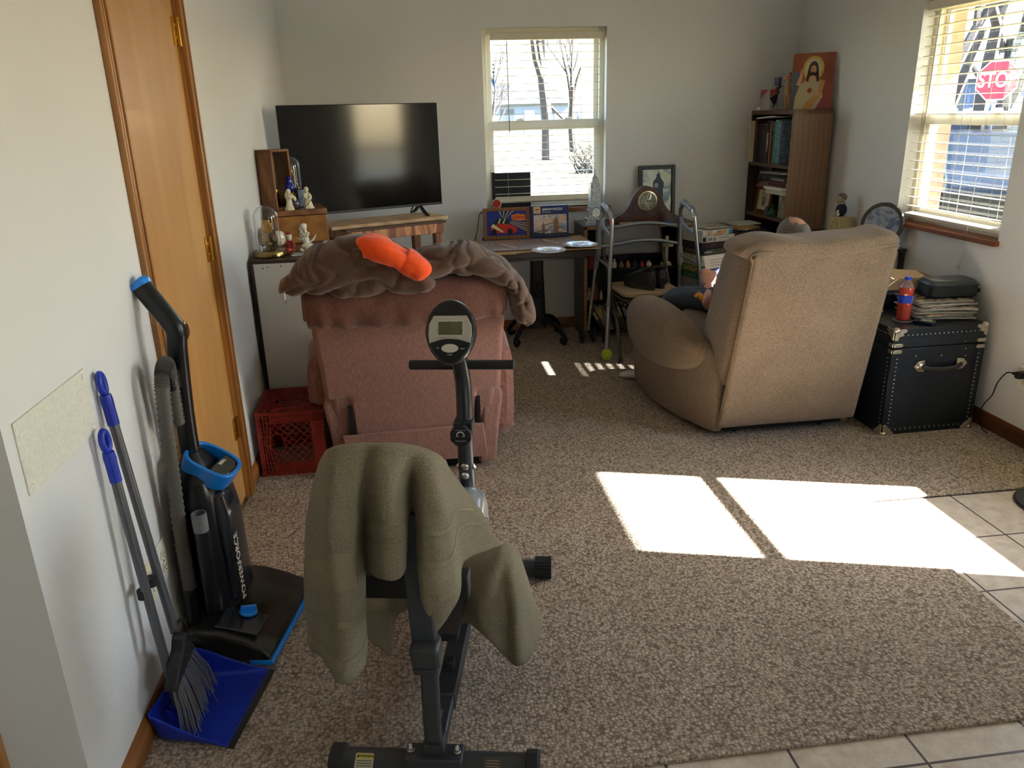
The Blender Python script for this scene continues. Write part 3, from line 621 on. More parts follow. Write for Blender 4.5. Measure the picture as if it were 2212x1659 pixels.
ORG = mat('hunter_orange', '#ff5a16', .8, kind='fabric', col2='#f04c0c', scale=40, bump=.3, sheen=.2)
bn = thing('beanie', 'bright orange knit beanie lying on the brown jacket', 'hat', (0, 0, 0))
b = B(); P4 = [(-.20, 1.04, .012, .045, 2.975), (-.185, 1.045, .042, .08, 2.97), (-.13, 1.035, .050, .09, 2.96), (-.07, 1.002, .042, .09, 2.95), (-.02, .975, .040, .08, 2.945), (.0, .965, .034, .07, 2.945)]
pathloft(b, P4, 40, .8, fn=wr(.005, 11), sub=12); b.out('crown', ORG, bn, subd=1)
b = B(); P5 = [(-.045, .995, .034, .065, 2.948), (-.038, .99, .047, .08, 2.946), (-.005, .967, .047, .083, 2.94), (.025, .945, .043, .08, 2.935), (.038, .93, .03, .065, 2.935)]
pathloft(b, P5, 40, .8, fn=wr(.003, 12), sub=10); b.out('cuff', ORG, bn, subd=1)
# ---- tan recliner
TAN = mat('tan_chenille', '#8b7761', .9, kind='fabric', col2='#604f3e', scale=190, bump=.7, sheen=.15)
tr = thing('recliner', 'large tan rocker recliner seen from behind with a person sitting in it', 'armchair', (1.71, 3.284, 0), .02)
b = B()
def tback(u, v):
    z = .07+.855*v; x = (u-.5)*2*(.342-.022*v); y = -.2*v+.0-.02*math.sin(pi*u)*math.sin(pi*v)+.004*nz((x, z, 3), 3)
    return Vector((x, y, z))
b.grid(tback, 30, 30); b.out('back_panel', TAN, tr, solid=.016)
b = B(); L = []
for z, hx, y0, y1 in ((.28, .335, -.02, .16), (.33, .35, -.045, .24), (.42, .355, -.085, .29), (.55, .352, -.11, .25), (.7, .347, -.14, .19), (.85, .338, -.175, .13), (.93, .33, -.19, .07)):
    L.append(loop(0, (y0+y1)/2, z, hx, (y1-y0)/2, .28, 36))
b.loft(L); b.out('back_cushion', TAN, tr, ang=60)
def thr(q, t, a): return q+Vector((0, math.cos(a), math.sin(a)))*(.010*nz(q, 7)+.006*math.sin(t*26)*(.5+.5*math.cos(a-1.2)))
b = B(); P = [(-.345, .90, .03, .07, -.085), (-.325, .925, .048, .112, -.085), (-.2, .938, .046, .128, -.09), (0, .928, .044, .13, -.09), (.2, .94, .047, .13, -.09), (.31, .938, .044, .112, -.085), (.335, .905, .028, .07, -.085)]
pathloft(b, P, 40, .62, fn=thr, sub=12); b.out('head_pillow', TAN, tr, subd=1)
b = B(); b.tube([(-.325, -.195, .88), (-.318, -.208, .922), (-.1, -.212, .926), (.15, -.212, .928), (.31, -.206, .93), (.322, -.19, .9)], .0035, 8, smooth=6)
b.out('seam_piping', TAN, tr)
b = B(); b.tube([(-.343, -.002, .08), (-.322, -.2, .9)], .003, 6); b.out('seam_piping', TAN, tr)
b = B(); b.tube([(.345, -.002, .08), (.322, -.2, .9)], .003, 6); b.out('seam_piping', TAN, tr)
for s in (-1, 1):
    # side body
    b = B(); L = []
    for z, yb, xb, xf in ((.03, .02, .34, .50), (.1, .0, .35, .515), (.30, .0, .36, .53), (.42, .06, .37, .53), (.46, .12, .39, .525)):
        if s > 0: xf *= .80; xb *= .94
        L.append([Vector((s*.30, yb+.02, z)), Vector((s*xb, yb, z)), Vector((s*(xb+.04), yb+.06, z)), Vector((s*(xb*.35+xf*.65), yb+.24, z)), Vector((s*xf, .52, z)), Vector((s*(xf-.01), .82, z)), Vector((s*(xf-.07), .86, z)), Vector((s*.33, .86, z))])
    b.loft(L); b.out('side_panel', TAN, tr, bevel=.02, seg=4, ang=60)
    b = B(); L = []
    for y, cx, hw, zt in ((.08, .40, .035, .44), (.14, .42, .075, .485), (.3, .44, .105, .535), (.5, .455, .112, .56), (.72, .455, .11, .555), (.86, .45, .10, .53), (.91, .45, .06, .47)):
        if s > 0: cx = .355; hw *= .62
        L.append([Vector((s*cx+hw*math.copysign(abs(math.cos(t))**.75, math.cos(t)), y, .40+(zt-.40)*math.copysign(abs(math.sin(t))**.8, math.sin(t)))) for t in [2*pi*(j+.5)/32 for j in range(32)]])
    b.loft(L); b.out('armrest', TAN, tr, subd=1, ang=60)
b = B(); L = [loop(0, .42, .30, .29, .36, .35, 28), loop(0, .42, .34, .33, .38, .35, 28), loop(0, .42, .43, .33, .38, .35, 28), loop(0, .42, .46, .29, .35, .35, 28)]; b.loft(L); b.out('seat_cushion', TAN, tr)
b = B(); b.bb((-.32, .80, .08), (.32, .86, .42)); b.out('footrest', TAN, tr, bevel=.03, seg=4)
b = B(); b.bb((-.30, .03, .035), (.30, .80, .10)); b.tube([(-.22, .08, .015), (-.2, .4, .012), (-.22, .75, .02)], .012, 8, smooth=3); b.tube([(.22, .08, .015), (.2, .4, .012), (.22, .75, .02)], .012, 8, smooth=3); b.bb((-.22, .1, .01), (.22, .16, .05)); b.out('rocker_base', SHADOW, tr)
# ------------------------------------------------------------ exercise bike
bk = thing('exercise_bike', 'folding upright exercise bike with oval console and towels over its seat', 'exercise bike', (-.03, 1.475, 0), -.2)
b = B(); b.cyl((-.225, 0, .043), (.225, 0, .043), .032, 28); b.out('rear_stabilizer', DGREY, bk)
b = B(); b.hexa([(-.07, -.034, .055), (.07, -.034, .055), (.07, .034, .055), (-.07, .034, .055)], [(-.068, -.028, .08), (.068, -.028, .08), (.068, .028, .08), (-.068, .028, .08)]); b.out('mounting_bracket', DGREY, bk, bevel=.003)
for s in (-1, 1):
    b = B(); n = 10
    for k in range(n): pass
    b.lathe([(.033, 0), (.041, .003), (.042, .028), (.039, .034), (0, .034)], T(s*.215, 0, .043) @ rotm(0, s*pi/2, 0), 12); b.out('end_cap', BLACKM, bk, ang=20)
    b = B(); b.lathe([(.009, 0), (.009, .004), (.007, .005), (.007, .013), (.0045, .02), (0, .022)], T(s*.055, -.0, .08), 12); b.out('bolt', CHROME, bk)
WARN = mat('label_yellow', '#d9c85a', .5); LBG = mat('label_grey', '#6d6862', .5); LBT = mat('label_text', '#1a1a18', .6)
MW = T(-.163, -.0195, .0712) @ rotm(.62, 0, 0)
b = B(); b.prism(rrect(.044, .048, .004), .0006, MW @ T(0, -.012, 0)); b.out('warning_label', mat('label_cream', '#b9b29a', .5), bk)
b = B(); b.prism(rrect(.041, .011, .002), .0008, MW @ T(0, .005, 0)); b.out('label_band', WARN, bk)
text('lettering', 'WARNING', .0085, MW @ T(.004, .005, .001), LBT, bk, .0002, bold=.0002)
b = B(); b.prism([(-.003, -.003), (.003, -.003), (0, .003)], .0005, MW @ T(-.0165, .005, .0008)); b.out('warning_triangle', LBT, bk)
b = B()
for k in range(5): b.box((0, -.005-.0055*k, .001), (.036, .0013, .0004))
b.add([], []); 
for i in range(len(b.v)): b.v[i] = MW @ b.v[i]
b.out('fine_print', LBT, bk)
MW2 = T(.14, -.0195, .0712) @ rotm(.62, 0, 0)
b = B(); b.prism(rrect(.042, .05, .003), .0006, MW2 @ T(0, -.012, 0)); b.out('spec_label', mat('label_brown', '#4a423d', .5), bk)
b = B()
for k in range(6): b.add([(-.015, .004-k*.006, .001), (.015, .004-k*.006, .001), (.015, .0055-k*.006, .001), (-.015, .0055-k*.006, .001)], [(0, 1, 2, 3)], MW2)
b.out('fine_print', mat('label_line', '#a3987f', .6), bk)
# rear frame: upright channel that turns into the floor beam
b = B(); b.tube([(0, .14, .075), (0, .06, .075), (0, .018, .09), (0, .002, .13), (0, .002, .2), (0, .012, .30), (0, .024, .36)], .5, 4, smooth=5, sq=(.056, .04, 1)); b.out('rear_post', DGREY, bk, bevel=.006)
b = B(); b.hexa([(-.026, -.012, .07), (.026, -.012, .07), (.026, .05, .07), (-.026, .05, .07)], [(-.024, -.006, .11), (.024, -.006, .11), (.024, .03, .11), (-.024, .03, .11)]); b.out('post_foot', DGREY, bk, bevel=.003)
b = B(); b.bb((-.022, .05, .055), (.022, .80, .095)); b.out('floor_beam', DGREY, bk, bevel=.004)
b = B(); b.bb((-.026, .17, .05), (.026, .50, .1)); b.out('beam_sleeve', DGREY, bk, bevel=.004)
b = B(); b.hexa([(-.004, .03, .095), (.004, .03, .095), (.004, .12, .095), (-.004, .12, .095)], [(-.004, .03, .17), (.004, .03, .17), (.004, .04, .17), (-.004, .04, .17)]); b.out('gusset', DGREY, bk)
b = B(); b.lathe([(.006, 0), (.006, .012), (.013, .013), (.016, .017), (.016, .036), (.013, .040), (0, .040)], T(.0, .26, .098), 14); b.out('pull_pin', BLACKM, bk, ang=25)
b = B(); b.lathe([(.010, 0), (.010, .008), (0, .008)], T(0, .26, .1), 14); b.out('pin_collar', CHROME, bk)
b = B(); b.hexa([(-.032, -.024, .33), (.032, -.024, .33), (.032, .03, .33), (-.032, .03, .33)], [(-.036, -.03, .39), (.03, -.03, .39), (.03, .03, .39), (-.036, .03, .39)]); b.hexa([(-.030, -.026, .315), (.026, -.026, .315), (.026, .024, .315), (-.030, .024, .315)], [(-.033, -.027, .335), (.03, -.027, .335), (.03, .026, .335), (-.033, .026, .335)]); b.out('folding_collar', DGREY, bk, bevel=.008)
b = B(); b.hexa([(-.034, .0, .38), (.022, .0, .38), (.022, .034, .38), (-.034, .034, .38)], [(-.064, .085, .66), (-.010, .085, .66), (-.010, .11, .66), (-.064, .11, .66)]); b.out('backrest_bar', DGREY, bk, bevel=.004)
b = B(); b.bb((-.19, .10, .43), (.085, .15, .49)); b.out('seat_bracket', BLACKM, bk, bevel=.004)
b = B(); b.ell((-.165, .096, .475), (.006, .004, .006), 8); b.out('bolt', CHROME, bk)
VIN = mat('black_vinyl', '#17181a', .5)
b = B(); L = [loop(-.03, .40, .31, .11, .09, .6, 28), loop(-.03, .40, .32, .125, .105, .6, 28), loop(-.03, .40, .345, .125, .105, .6, 28), loop(-.03, .40, .352, .11, .09, .6, 28)]; b.loft(L); b.bb((-.05, .12, .30), (.05, .4, .32)); b.out('seat_pad', VIN, bk)
Mb = T(-.075, .150, .685) @ rotm(-.1, 0, 0)
b = B(); b.X = Mb @ rotm(pi/2, 0, 0); b.loft([loop(0, 0, z, .092*s, .082*s, .6, 28) for z, s in ((-.025, .9), (-.018, 1), (.018, 1), (.025, .9))]); b.out('backrest_pad', VIN, bk)
# drive housing
HSG = mat('silver_housing', '#a3a9ab', .28, .55)
def house(x, s):
    L = []
    for j in range(40):
        t = 2*pi*j/40; r = .155*s; y = .60+r*math.cos(t)*1.25; z = .235+r*math.sin(t)
        if math.sin(t) > 0: z += .055*s*math.exp(-((y-.70)/.12)**2)
        L.append(Vector((x, y, z)))
    return L
b = B(); b.loft([house(-.062, .8), house(-.055, .93), house(-.03, 1), house(.03, 1), house(.055, .93), house(.062, .8)]); b.out('drive_housing', HSG, bk, ang=50)
b = B()
for k, r in enumerate((.10, .112, .124)): b.tube([(.0615, .60+r*1.15*math.cos(t), .235+r*.9*math.sin(t)) for t in [2*pi*j/32 for j in range(32)]], .0022, 6, closed=True)
b.out('housing_trim', CHROME, bk)
b = B(); b.cyl((-.09, .60, .235), (.09, .60, .235), .012, 14); b.out('crank_axle', CHROME, bk)
for s in (-1, 1):
    e = Vector((s*.098, .60-s*.14, .235-s*.045))
    b = B(); b.tube([(s*.088, .60, .235), e], [.014, .011], 10); b.out('crank_arm', BLACK, bk)
    p = thing('pedal', '', ''); del p['label']; del p['category']; p.parent = bk; p.location = e+Vector((s*.055, 0, 0)); p.rotation_euler = (.5, 0, 0)
    b = B(); b.box((0, 0, 0), (.085, .07, .018)); b.box((0, -.022, .012), (.08, .008, .008)); b.box((0, .022, .012), (.08, .008, .008)); b.out('pedal_body', BLACKM, p, bevel=.004)
    b = B(); b.tube([(0, .034*math.cos(t), .012+.05*math.sin(t)) for t in [pi*j/14 for j in range(15)]], .01, 8, sq=(2.0, .25, .6)); b.out('pedal_strap', BLACK, p)
b = B(); b.cyl((-.21, .86, .04), (.22, .86, .04), .028, 24); b.out('front_stabilizer', DGREY, bk)
for s in (-1, 1):
    b = B(); L = []
    k = 40; prof2 = [((.038 if j % 2 else .0345)*math.cos(2*pi*j/k), (.038 if j % 2 else .0345)*math.sin(2*pi*j/k)) for j in range(k)]
    b.prism(prof2, .055, T(s*.20, .86, .04) @ rotm(0, s*pi/2, 0)); b.out('foot_wheel', BLACKM, bk, ang=20)
# front post
b = B(); b.tube([(0, .745, .35), (0, .735, .44), (0, .73, .52), (0, .735, .60)], .0235, 24); b.out('lower_post', DGREY, bk)
b = B(); b.tube([(.0, .735, .58), (.002, .748, .68), (0, .745, .76), (-.006, .715, .85), (-.01, .70, .90)], .0245, 24, smooth=5); b.out('handlebar_post', mat('dark_gloss_paint', '#3b3e42', .25, .4), bk)
for x, z in ((0, .485), (0, .455)):
    b = B(); b.lathe([(.012, 0), (.012, .002), (.009, .003), (.006, .007), (0, .008)], T(x, .709, z) @ rotm(pi/2, 0, 0), 16); b.out('bolt', CHROME, bk)
for s in (-1, 1):
    b = B(); b.lathe([(.011, 0), (.011, .003), (.006, .008), (0, .009)], T(s*.022, .733, .475) @ rotm(0, s*pi/2, 0), 14); b.out('bolt', CHROME, bk)
b = B(); k = 24; b.prism([((.033 if j % 3 else .0305)*math.cos(2*pi*j/k), (.033 if j % 3 else .0305)*math.sin(2*pi*j/k)) for j in range(k)], .03, T(-.005, .712, .595) @ rotm(pi/2, 0, 0)); b.bb((-.028, .70, .60), (.028, .76, .63)); b.out('tension_knob', BLACKM, bk, bevel=.002, ang=25)
MK = T(-.005, .6815, .595) @ UPR
b = B(); b.tube([MK @ Vector((.011*math.cos(t), .004+.011*math.sin(t), 0)) for t in [pi*(j)/10 for j in range(11)]], .0013, 6); b.out('dial_arc', WHITE, bk)
for t_, s_, yy in (('1 2 3 4 5 6 7 8', .005, .020), ('LOW       HIGH', .004, 0.001), ('TENSION CONTROL', .0036, -.014)): text('lettering', t_, s_, MK @ T(0, yy, 0), WHITE, bk, .0001)
# handlebar
b = B(); b.tube([(-.152, .742, .80), (.152, .742, .80)], .0145, 20); b.out('handlebar', BLACKM, bk)
for s in (-1, 1): b = B(); b.ell((s*.152, .742, .80), (.006, .0145, .0145), 10); b.out('bar_end', BLACKM, bk)
# console
cn = thing('console', '', ''); del cn['label']; del cn['category']; cn.parent = bk; cn.location = (-.018, .685, .915); cn.rotation_euler = (-.42, 0, .0)
def egg(s, n=48): return [(s*.0735*math.cos(t)*(1-.10*(-math.sin(t)) if math.sin(t) < 0 else 1), s*.094*math.sin(t)) for t in [2*pi*j/n for j in range(n)]]
b = B(); 
def eggl(s, y): return [Vector((x, y, z)) for x, z in egg(s)]
b.loft([eggl(.8, .045), eggl(.96, .03), eggl(1, .01), eggl(.985, -.004), eggl(.95, -.010)]); b.out('console_shell', mat('console_dark', '#2b2e32', .25, .3), cn)
b = B(); b.loft([eggl(.955, -.0095), eggl(.9, -.013), eggl(.88, -.0135)]); b.out('console_face', mat('console_face', '#101317', .3), cn)
fp = []
for t in range(0, 11): a = -1+.2*t; fp.append((.058*a, -.035+.014*(1-abs(a)**2.2)))
fpoly = [(-.058, -.033)]+[(x, y) for x, y in fp[1:-1]]+[(.058, -.033), (.0615, -.01), (.060, .02), (.047, .045), (-.047, .045), (-.060, .02), (-.0615, -.01)]
b = B(); b.prism(fpoly, .003, UPR @ T(0, .0, .0128)); b.out('face_plate', mat('console_silver', '#b3aea4', .4, .2), cn, bevel=.0008)
b = B(); b.prism(rrect(.073, .045, .001), .002, UPR @ T(0, .010, .0145)); b.out('screen_bezel', mat('bezel', '#c9c7c0', .25, .3), cn, bevel=.0006)
b = B(); b.prism(rrect(.068, .038, .001), .0006, UPR @ T(.001, .009, .0165)); b.out('lcd_screen', mat('lcd', '#5b583f', .25), cn)
b = B(); b.prism([(.024*math.cos(t), .0125*math.sin(t)) for t in [2*pi*j/32 for j in range(32)]], .005, UPR @ T(0, -.048, .0125)); b.out('button', mat('button_grey', '#c2beb4', .4), cn, bevel=.0015)
text('lettering', 'SCAN TIME SPEED DIST. CAL. ODO', .0033, UPR @ T(-.01, -.0185, .016), LBT, cn, .0001)
for s_, x, y in (('SET', -.034, -.047), ('RESET', .036, -.049), ('MODE', 0, -.066)): text('lettering', s_, .005, UPR @ T(x, y, .0138), WHITE, cn, .0001)
# ------------------------------------------------------------ towels
TOW = mat('sage_terry', '#a5987b', .97, kind='fabric', col2='#7b7056', scale=260, bump=2.2, sheen=.15)
TW1 = [[(-0.229,1.68,0.768),(-0.218,1.66,0.787),(-0.194,1.66,0.793),(-0.163,1.66,0.793),(-0.132,1.66,0.792),(-0.105,1.66,0.789),(-0.076,1.66,0.786),(-0.042,1.66,0.781),(-0.019,1.66,0.774),(0.007,1.67,0.759),(0.026,1.69,0.739),(0.041,1.72,0.709)],[(-0.242,1.64,0.758),(-0.218,1.6,0.797),(-0.193,1.58,0.817),(-0.159,1.58,0.819),(-0.129,1.58,0.818),(-0.101,1.57,0.822),(-0.072,1.57,0.818),(-0.041,1.58,0.808),(-0.015,1.59,0.796),(0.009,1.6,0.778),(0.029,1.64,0.747),(0.046,1.69,0.708)],[(-0.278,1.62,0.644),(-0.24,1.57,0.691),(-0.211,1.515,0.728),(-0.174,1.53,0.728),(-0.141,1.57,0.704),(-0.109,1.52,0.727),(-0.074,1.525,0.721),(-0.041,1.585,0.687),(-0.018,1.53,0.713),(0.02,1.53,0.71),(0.045,1.6,0.683),(0.09,1.7,0.628)],[(-0.295,1.62,0.525),(-0.256,1.565,0.555),(-0.214,1.51,0.597),(-0.175,1.545,0.583),(-0.148,1.59,0.636),(-0.112,1.51,0.666),(-0.075,1.51,0.662),(-0.041,1.6,0.632),(-0.02,1.515,0.631),(0.03,1.53,0.618),(0.056,1.6,0.635),(0.121,1.7,0.575)],[(-0.306,1.62,0.414),(-0.262,1.56,0.438),(-0.212,1.505,0.446),(-0.172,1.545,0.45),(-0.155,1.6,0.56),(-0.115,1.505,0.601),(-0.077,1.505,0.597),(-0.045,1.6,0.585),(-0.027,1.505,0.521),(0.036,1.525,0.526),(0.064,1.61,0.568),(0.142,1.7,0.522)],[(-0.306,1.61,0.304),(-0.265,1.56,0.305),(-0.228,1.5,0.28),(-0.175,1.54,0.309),(-0.166,1.6,0.493),(-0.115,1.5,0.546),(-0.079,1.5,0.545),(-0.048,1.6,0.53),(-0.025,1.5,0.393),(0.046,1.52,0.465),(0.067,1.61,0.504),(0.168,1.7,0.483)]]
TW2 = [[(0.08,1.9,0.356),(0.125,1.9,0.359),(0.164,1.9,0.359),(0.19,1.9,0.363),(0.212,1.9,0.36),(0.229,1.9,0.348),(0.237,1.92,0.321)],[(0.067,1.8,0.368),(0.114,1.76,0.402),(0.155,1.76,0.419),(0.175,1.76,0.423),(0.2,1.77,0.408),(0.224,1.8,0.362),(0.245,1.86,0.297)],[(0.07,1.78,0.317),(0.103,1.72,0.353),(0.137,1.7,0.376),(0.168,1.71,0.366),(0.198,1.7,0.356),(0.231,1.74,0.312),(0.257,1.8,0.254)],[(0.073,1.77,0.266),(0.099,1.7,0.298),(0.12,1.69,0.309),(0.174,1.69,0.268),(0.199,1.67,0.266),(0.239,1.72,0.239),(0.27,1.79,0.208)],[(0.077,1.77,0.215),(0.103,1.7,0.241),(0.13,1.68,0.217),(0.174,1.68,0.154),(0.2,1.66,0.148),(0.246,1.72,0.143),(0.281,1.79,0.166)]]
TW3 = [[(-0.209,1.85,0.28),(-0.178,1.85,0.277),(-0.141,1.85,0.272),(-0.116,1.85,0.27)],[(-0.206,1.83,0.257),(-0.177,1.81,0.267),(-0.138,1.8,0.27),(-0.115,1.82,0.261)],[(-0.201,1.82,0.212),(-0.175,1.8,0.216),(-0.134,1.79,0.218),(-0.119,1.81,0.231)],[(-0.194,1.8,0.181),(-0.158,1.78,0.158),(-0.131,1.77,0.137),(-0.117,1.8,0.216)]]
back = [(x, y+.07, z-.05) for x, y, z in TW1[0]]
def tfn(v, s, t): return v+Vector((0, .004*nz(v, 30)+.004*nz(v, 12), .002*nz(v, 40)))
b = B(); b.surf([back]+TW1, 7, 8, fn=tfn)
tw_ = tag(b.out('towel', TOW, None, solid=.009), 'sage green terry towel draped over the backrest of the exercise bike', 'towel')
TOWB = mat('towel_dobby', '#94896d', .9, kind='fabric', col2='#756b52', scale=500, stretch=(1, 1, .3), bump=.6)
vs_, nu_, nv_ = b.last
for j0, j1, i0, i1 in ((30, 31, 26, nu_-3), (36, 37, 26, nu_-3), (31, 36, 0, 20), (40, 41, 2, 24), (45, 46, 2, 24)):
    q = B(); W_ = i1-i0+1
    pts_ = []
    for j in range(j0, j1+1):
        for i in range(i0, i1+1):
            p = vs_[j*nu_+i]; du = vs_[j*nu_+min(i+1, nu_-1)]-vs_[j*nu_+max(i-1, 0)]; dv = vs_[min(j+1, nv_-1)*nu_+i]-vs_[max(j-1, 0)*nu_+i]; n_ = du.cross(dv).normalized()
            if n_.y > 0: n_ = -n_
            pts_.append(p+n_*.0056)
    q.add(pts_, [(a*W_+c, a*W_+c+1, (a+1)*W_+c+1, (a+1)*W_+c) for a in range(j1-j0) for c in range(W_-1)]); q.out('woven_band', TOWB, tw_)
rows = []
TW3b = [TW3[0], TW3[1], [tuple((Vector(TW3[1][i])+Vector(TW3[2][i]))/2) for i in range(4)], TW3[2], TW3[3]]
for j in range(5):
    mid = [tuple(Vector((-.07, 1.86, .345-.05*j)) if j < 3 else Vector((-.07, 1.85, .25-.005*j))), tuple(Vector((.0, 1.84, .36-.045*j)))]
    rows.append(TW3b[j]+mid+TW2[j])
b = B(); b.surf(rows, 7, 7, fn=tfn)
tag(b.out('towel', TOW, None, solid=.008), 'second sage green towel hanging in folds off the bike seat beside the pedal', 'towel')
# ------------------------------------------------------------ helpers for small objects
def artmat(name, cols, scale=20, rough=.5, stretch=(1, 1, 1), dist=1.5):
    if name in MATS: return MATS[name]
    m = bpy.data.materials.new(name); MATS[name] = m; m.use_nodes = True; N = m.node_tree.nodes; L = m.node_tree.links; p = N['Principled BSDF']; p.inputs['Roughness'].default_value = rough
    tc = N.new('ShaderNodeTexCoord'); mp = N.new('ShaderNodeMapping'); mp.inputs['Scale'].default_value = [scale*s for s in stretch]
    n = N.new('ShaderNodeTexNoise'); n.inputs['Scale'].default_value = 1; n.inputs['Detail'].default_value = 4; n.inputs['Distortion'].default_value = dist
    r = N.new('ShaderNodeValToRGB'); r.color_ramp.interpolation = 'LINEAR'; k = len(cols)
    while len(r.color_ramp.elements) < k: r.color_ramp.elements.new(.5)
    for i, c in enumerate(cols): r.color_ramp.elements[i].position = .28+.44*i/(k-1); r.color_ramp.elements[i].color = (*lin(c), 1)
    L.new(tc.outputs['Object'], mp.inputs[0]); L.new(mp.outputs[0], n.inputs[0]); L.new(n.outputs[0], r.inputs[0]); L.new(r.outputs[0], p.inputs['Base Color']); return m
def prisms(name, polys, z0, d, M, m, parent):
    b = B()
    for p in polys: b.prism(p, d, M, 0, z0)
    return b.out(name, m, parent)
WD = mat('cherry_wood', '#9a5f36', .4, kind='wood', col2='#6f3d1d', scale=14, stretch=(.25, 1, 1), coat=.2)
WDZ = mat('walnut_frame', '#8d5a30', .4, kind='wood', col2='#5d3617', scale=14, stretch=(1, 1, .2), coat=.2)
# ------------------------------------------------------------ white cabinet
cb = thing('cabinet', 'white painted cabinet with dark brown top in the left corner', 'cabinet', (-.742, 3.66, 0))
PW = mat('cabinet_white', '#d9d6cd', .55, bump=.1, scale=20); DB = mat('dark_brown_top', '#3b2f29', .3)
b = B(); b.bb((.012, 0, .03), (.27, .80, .875)); b.out('body', PW, cb, bevel=.002)
b = B(); b.bb((0, -.002, .875), (.275, .81, .892)); b.out('top', DB, cb, bevel=.002)
b = B(); b.bb((0, -.004, 0), (.012, .80, .875)); b.out('side_board', mat('dark_edge', '#2a1d18', .6), cb)
b = B(); b.bb((.012, -.003, .868), (.27, .0, .876)); b.out('edge_trim', PW, cb)
b = B()
for x, z in ((.055, .855), (.075, .86), (.135, .862)): b.ell((x, -.001, z), (.003, .001, .003), 6)
b.out('screw_holes', SLOT, cb)
ZT = .893
# ------------------------------------------------------------ wooden chest
bx = thing('wooden_box', 'honey brown wooden box with hinged lid standing on the white cabinet', 'box', (-.69, 4.12, ZT), .24)
OAK = mat('honey_wood', '#9a6832', .38, kind='wood', col2='#7f5024', scale=9, stretch=(.2, 1, 1), coat=.3)
b = B(); b.bb((0, 0, 0), (.265, .28, .135)); b.out('box_body', OAK, bx, bevel=.003)
b = B(); b.bb((-.003, -.003, .138), (.268, .283, .165)); b.out('lid', mat('lid_wood', '#8d5f3c', .4, kind='wood', col2='#6e4426', scale=10, stretch=(.2, 1, 1), coat=.2), bx, bevel=.002)
b = B(); b.bb((.2685, .10, .08), (.271, .112, .155)); b.tube([(.271, .106+.01*math.cos(t), .08+.01*math.sin(t)) for t in [2*pi*i/14 for i in range(14)]], .0018, 6, closed=True); b.out('clasp', BRASS, bx)
MB = T(-.69, 4.12, ZT) @ rotm(0, 0, .24); ZB = ZT+.166
def onbox(x, y): p = MB @ Vector((x, y, 0)); return (p.x, p.y, ZB)
# shadow-box clock case
sf = thing('display_case', 'tall narrow wooden display case with glass front standing on the wooden box', 'display case', onbox(.022, .008), .95)
W, D, H = .13, .10, .295
b = B(); t = .012
for a, c in (((0, 0, 0), (W, D, t)), ((0, 0, H-t), (W, D, H)), ((0, 0, 0), (t, D, H)), ((W-t, 0, 0), (W, D, H)), ((0, D-.006, 0), (W, D, H))): b.bb(a, c)
b.out('case', WDZ, sf, bevel=.002)
b = B(); b.bb((t, D-.012, t), (W-t, D-.006, H-t)); b.out('lining', mat('dark_lining', '#4b3a35', .7), sf)
b = B(); b.bb((t, .008, t), (W-t, .010, H-t)); b.out('glass', PANE, sf)
b = B(); b.tube([(W/2, .05, H-.03), (W/2, .05, .10)], .003, 8); b.ell((W/2, .05, .09), (.016, .006, .016), 12); b.out('pendulum', BRASS, sf)
def dome_clock(name, label, loc, r, h, base_r, oval=1.0, s=1.0, bm=None):
    t = thing(name, label, 'clock', loc); bm = bm or mat('antique_brass', '#8f7c50', .25, 1)
    b = B(); b.lathe([(base_r*.95, 0), (base_r, .004), (base_r, .022), (base_r*.94, .028), (r*1.02, .030), (r*.6, .031), (0, .031)], None, 40, 0, 1, oval); b.out('base', bm, t)
    b = B(); prof = [(r, .031)]+[(r, .031+(h-r)*k/6) for k in range(1, 6)]+[(r*math.cos(a), h-r+.031+r*math.sin(a)) for a in [pi/2*k/10 for k in range(11)]]
    prof[-1] = (.0001, prof[-1][1]); b.lathe(prof, None, 40)
    b.out('glass_dome', mat('dome_glass', '#ffffff', .0, trans=1, ior=1.45, spec=.9), t, solid=.0008)
    b = B()
    for x in (-.5, .5): b.cyl((x*r*1.05, 0, .031), (x*r*1.05, 0, h*.52), .0035, 10); b.tube([(x*r*1.05, 0, .05), (x*r*1.4, 0, .07), (x*r*1.3, 0, .10), (x*r*.9, 0, .12)], .003, 8, smooth=4)
    b.box((0, 0, h*.52), (r*1.25, .02, .004)); b.lathe([(0, .031), (.018*s, .034), (.01*s, .045), (.016*s, .052), (.006*s, .065), (0, .07)], None, 20)
    for a in range(4): b.ell((.5*r*math.cos(a*pi/2+.4), .5*r*math.sin(a*pi/2+.4), .058), (.011, .011, .011), 8)
    b.cyl((0, 0, .06), (0, 0, h*.52), .0012, 6); b.out('pendulum_works', mat('antique_brass', '#8f7c50', .25, 1), t)
    b = B(); b.box((0, .0, h*.64), (r*.8, .025, .05)); b.box((0, .0, h*.78), (r*.5, .015, .02)); b.out('movement', BRASS, t, bevel=.002)
    b = B(); b.lathe([(r*.42, 0), (r*.46, 0), (r*.46, .006), (r*.42, .006)], T(0, -.014, h*.64) @ rotm(pi/2, 0, 0), 24, cap=False); b.out('chapter_ring', CHROME, t)
    return t
dome_clock('anniversary_clock', 'brass-based anniversary clock under a glass dome at the cabinet front corner', (-.668, 3.775, ZT), .056, .20, .078, .95)
t = dome_clock('anniversary_clock', 'taller glass dome clock behind the blue glass lamp in front of the television', onbox(.125, .20), .052, .225, .058)
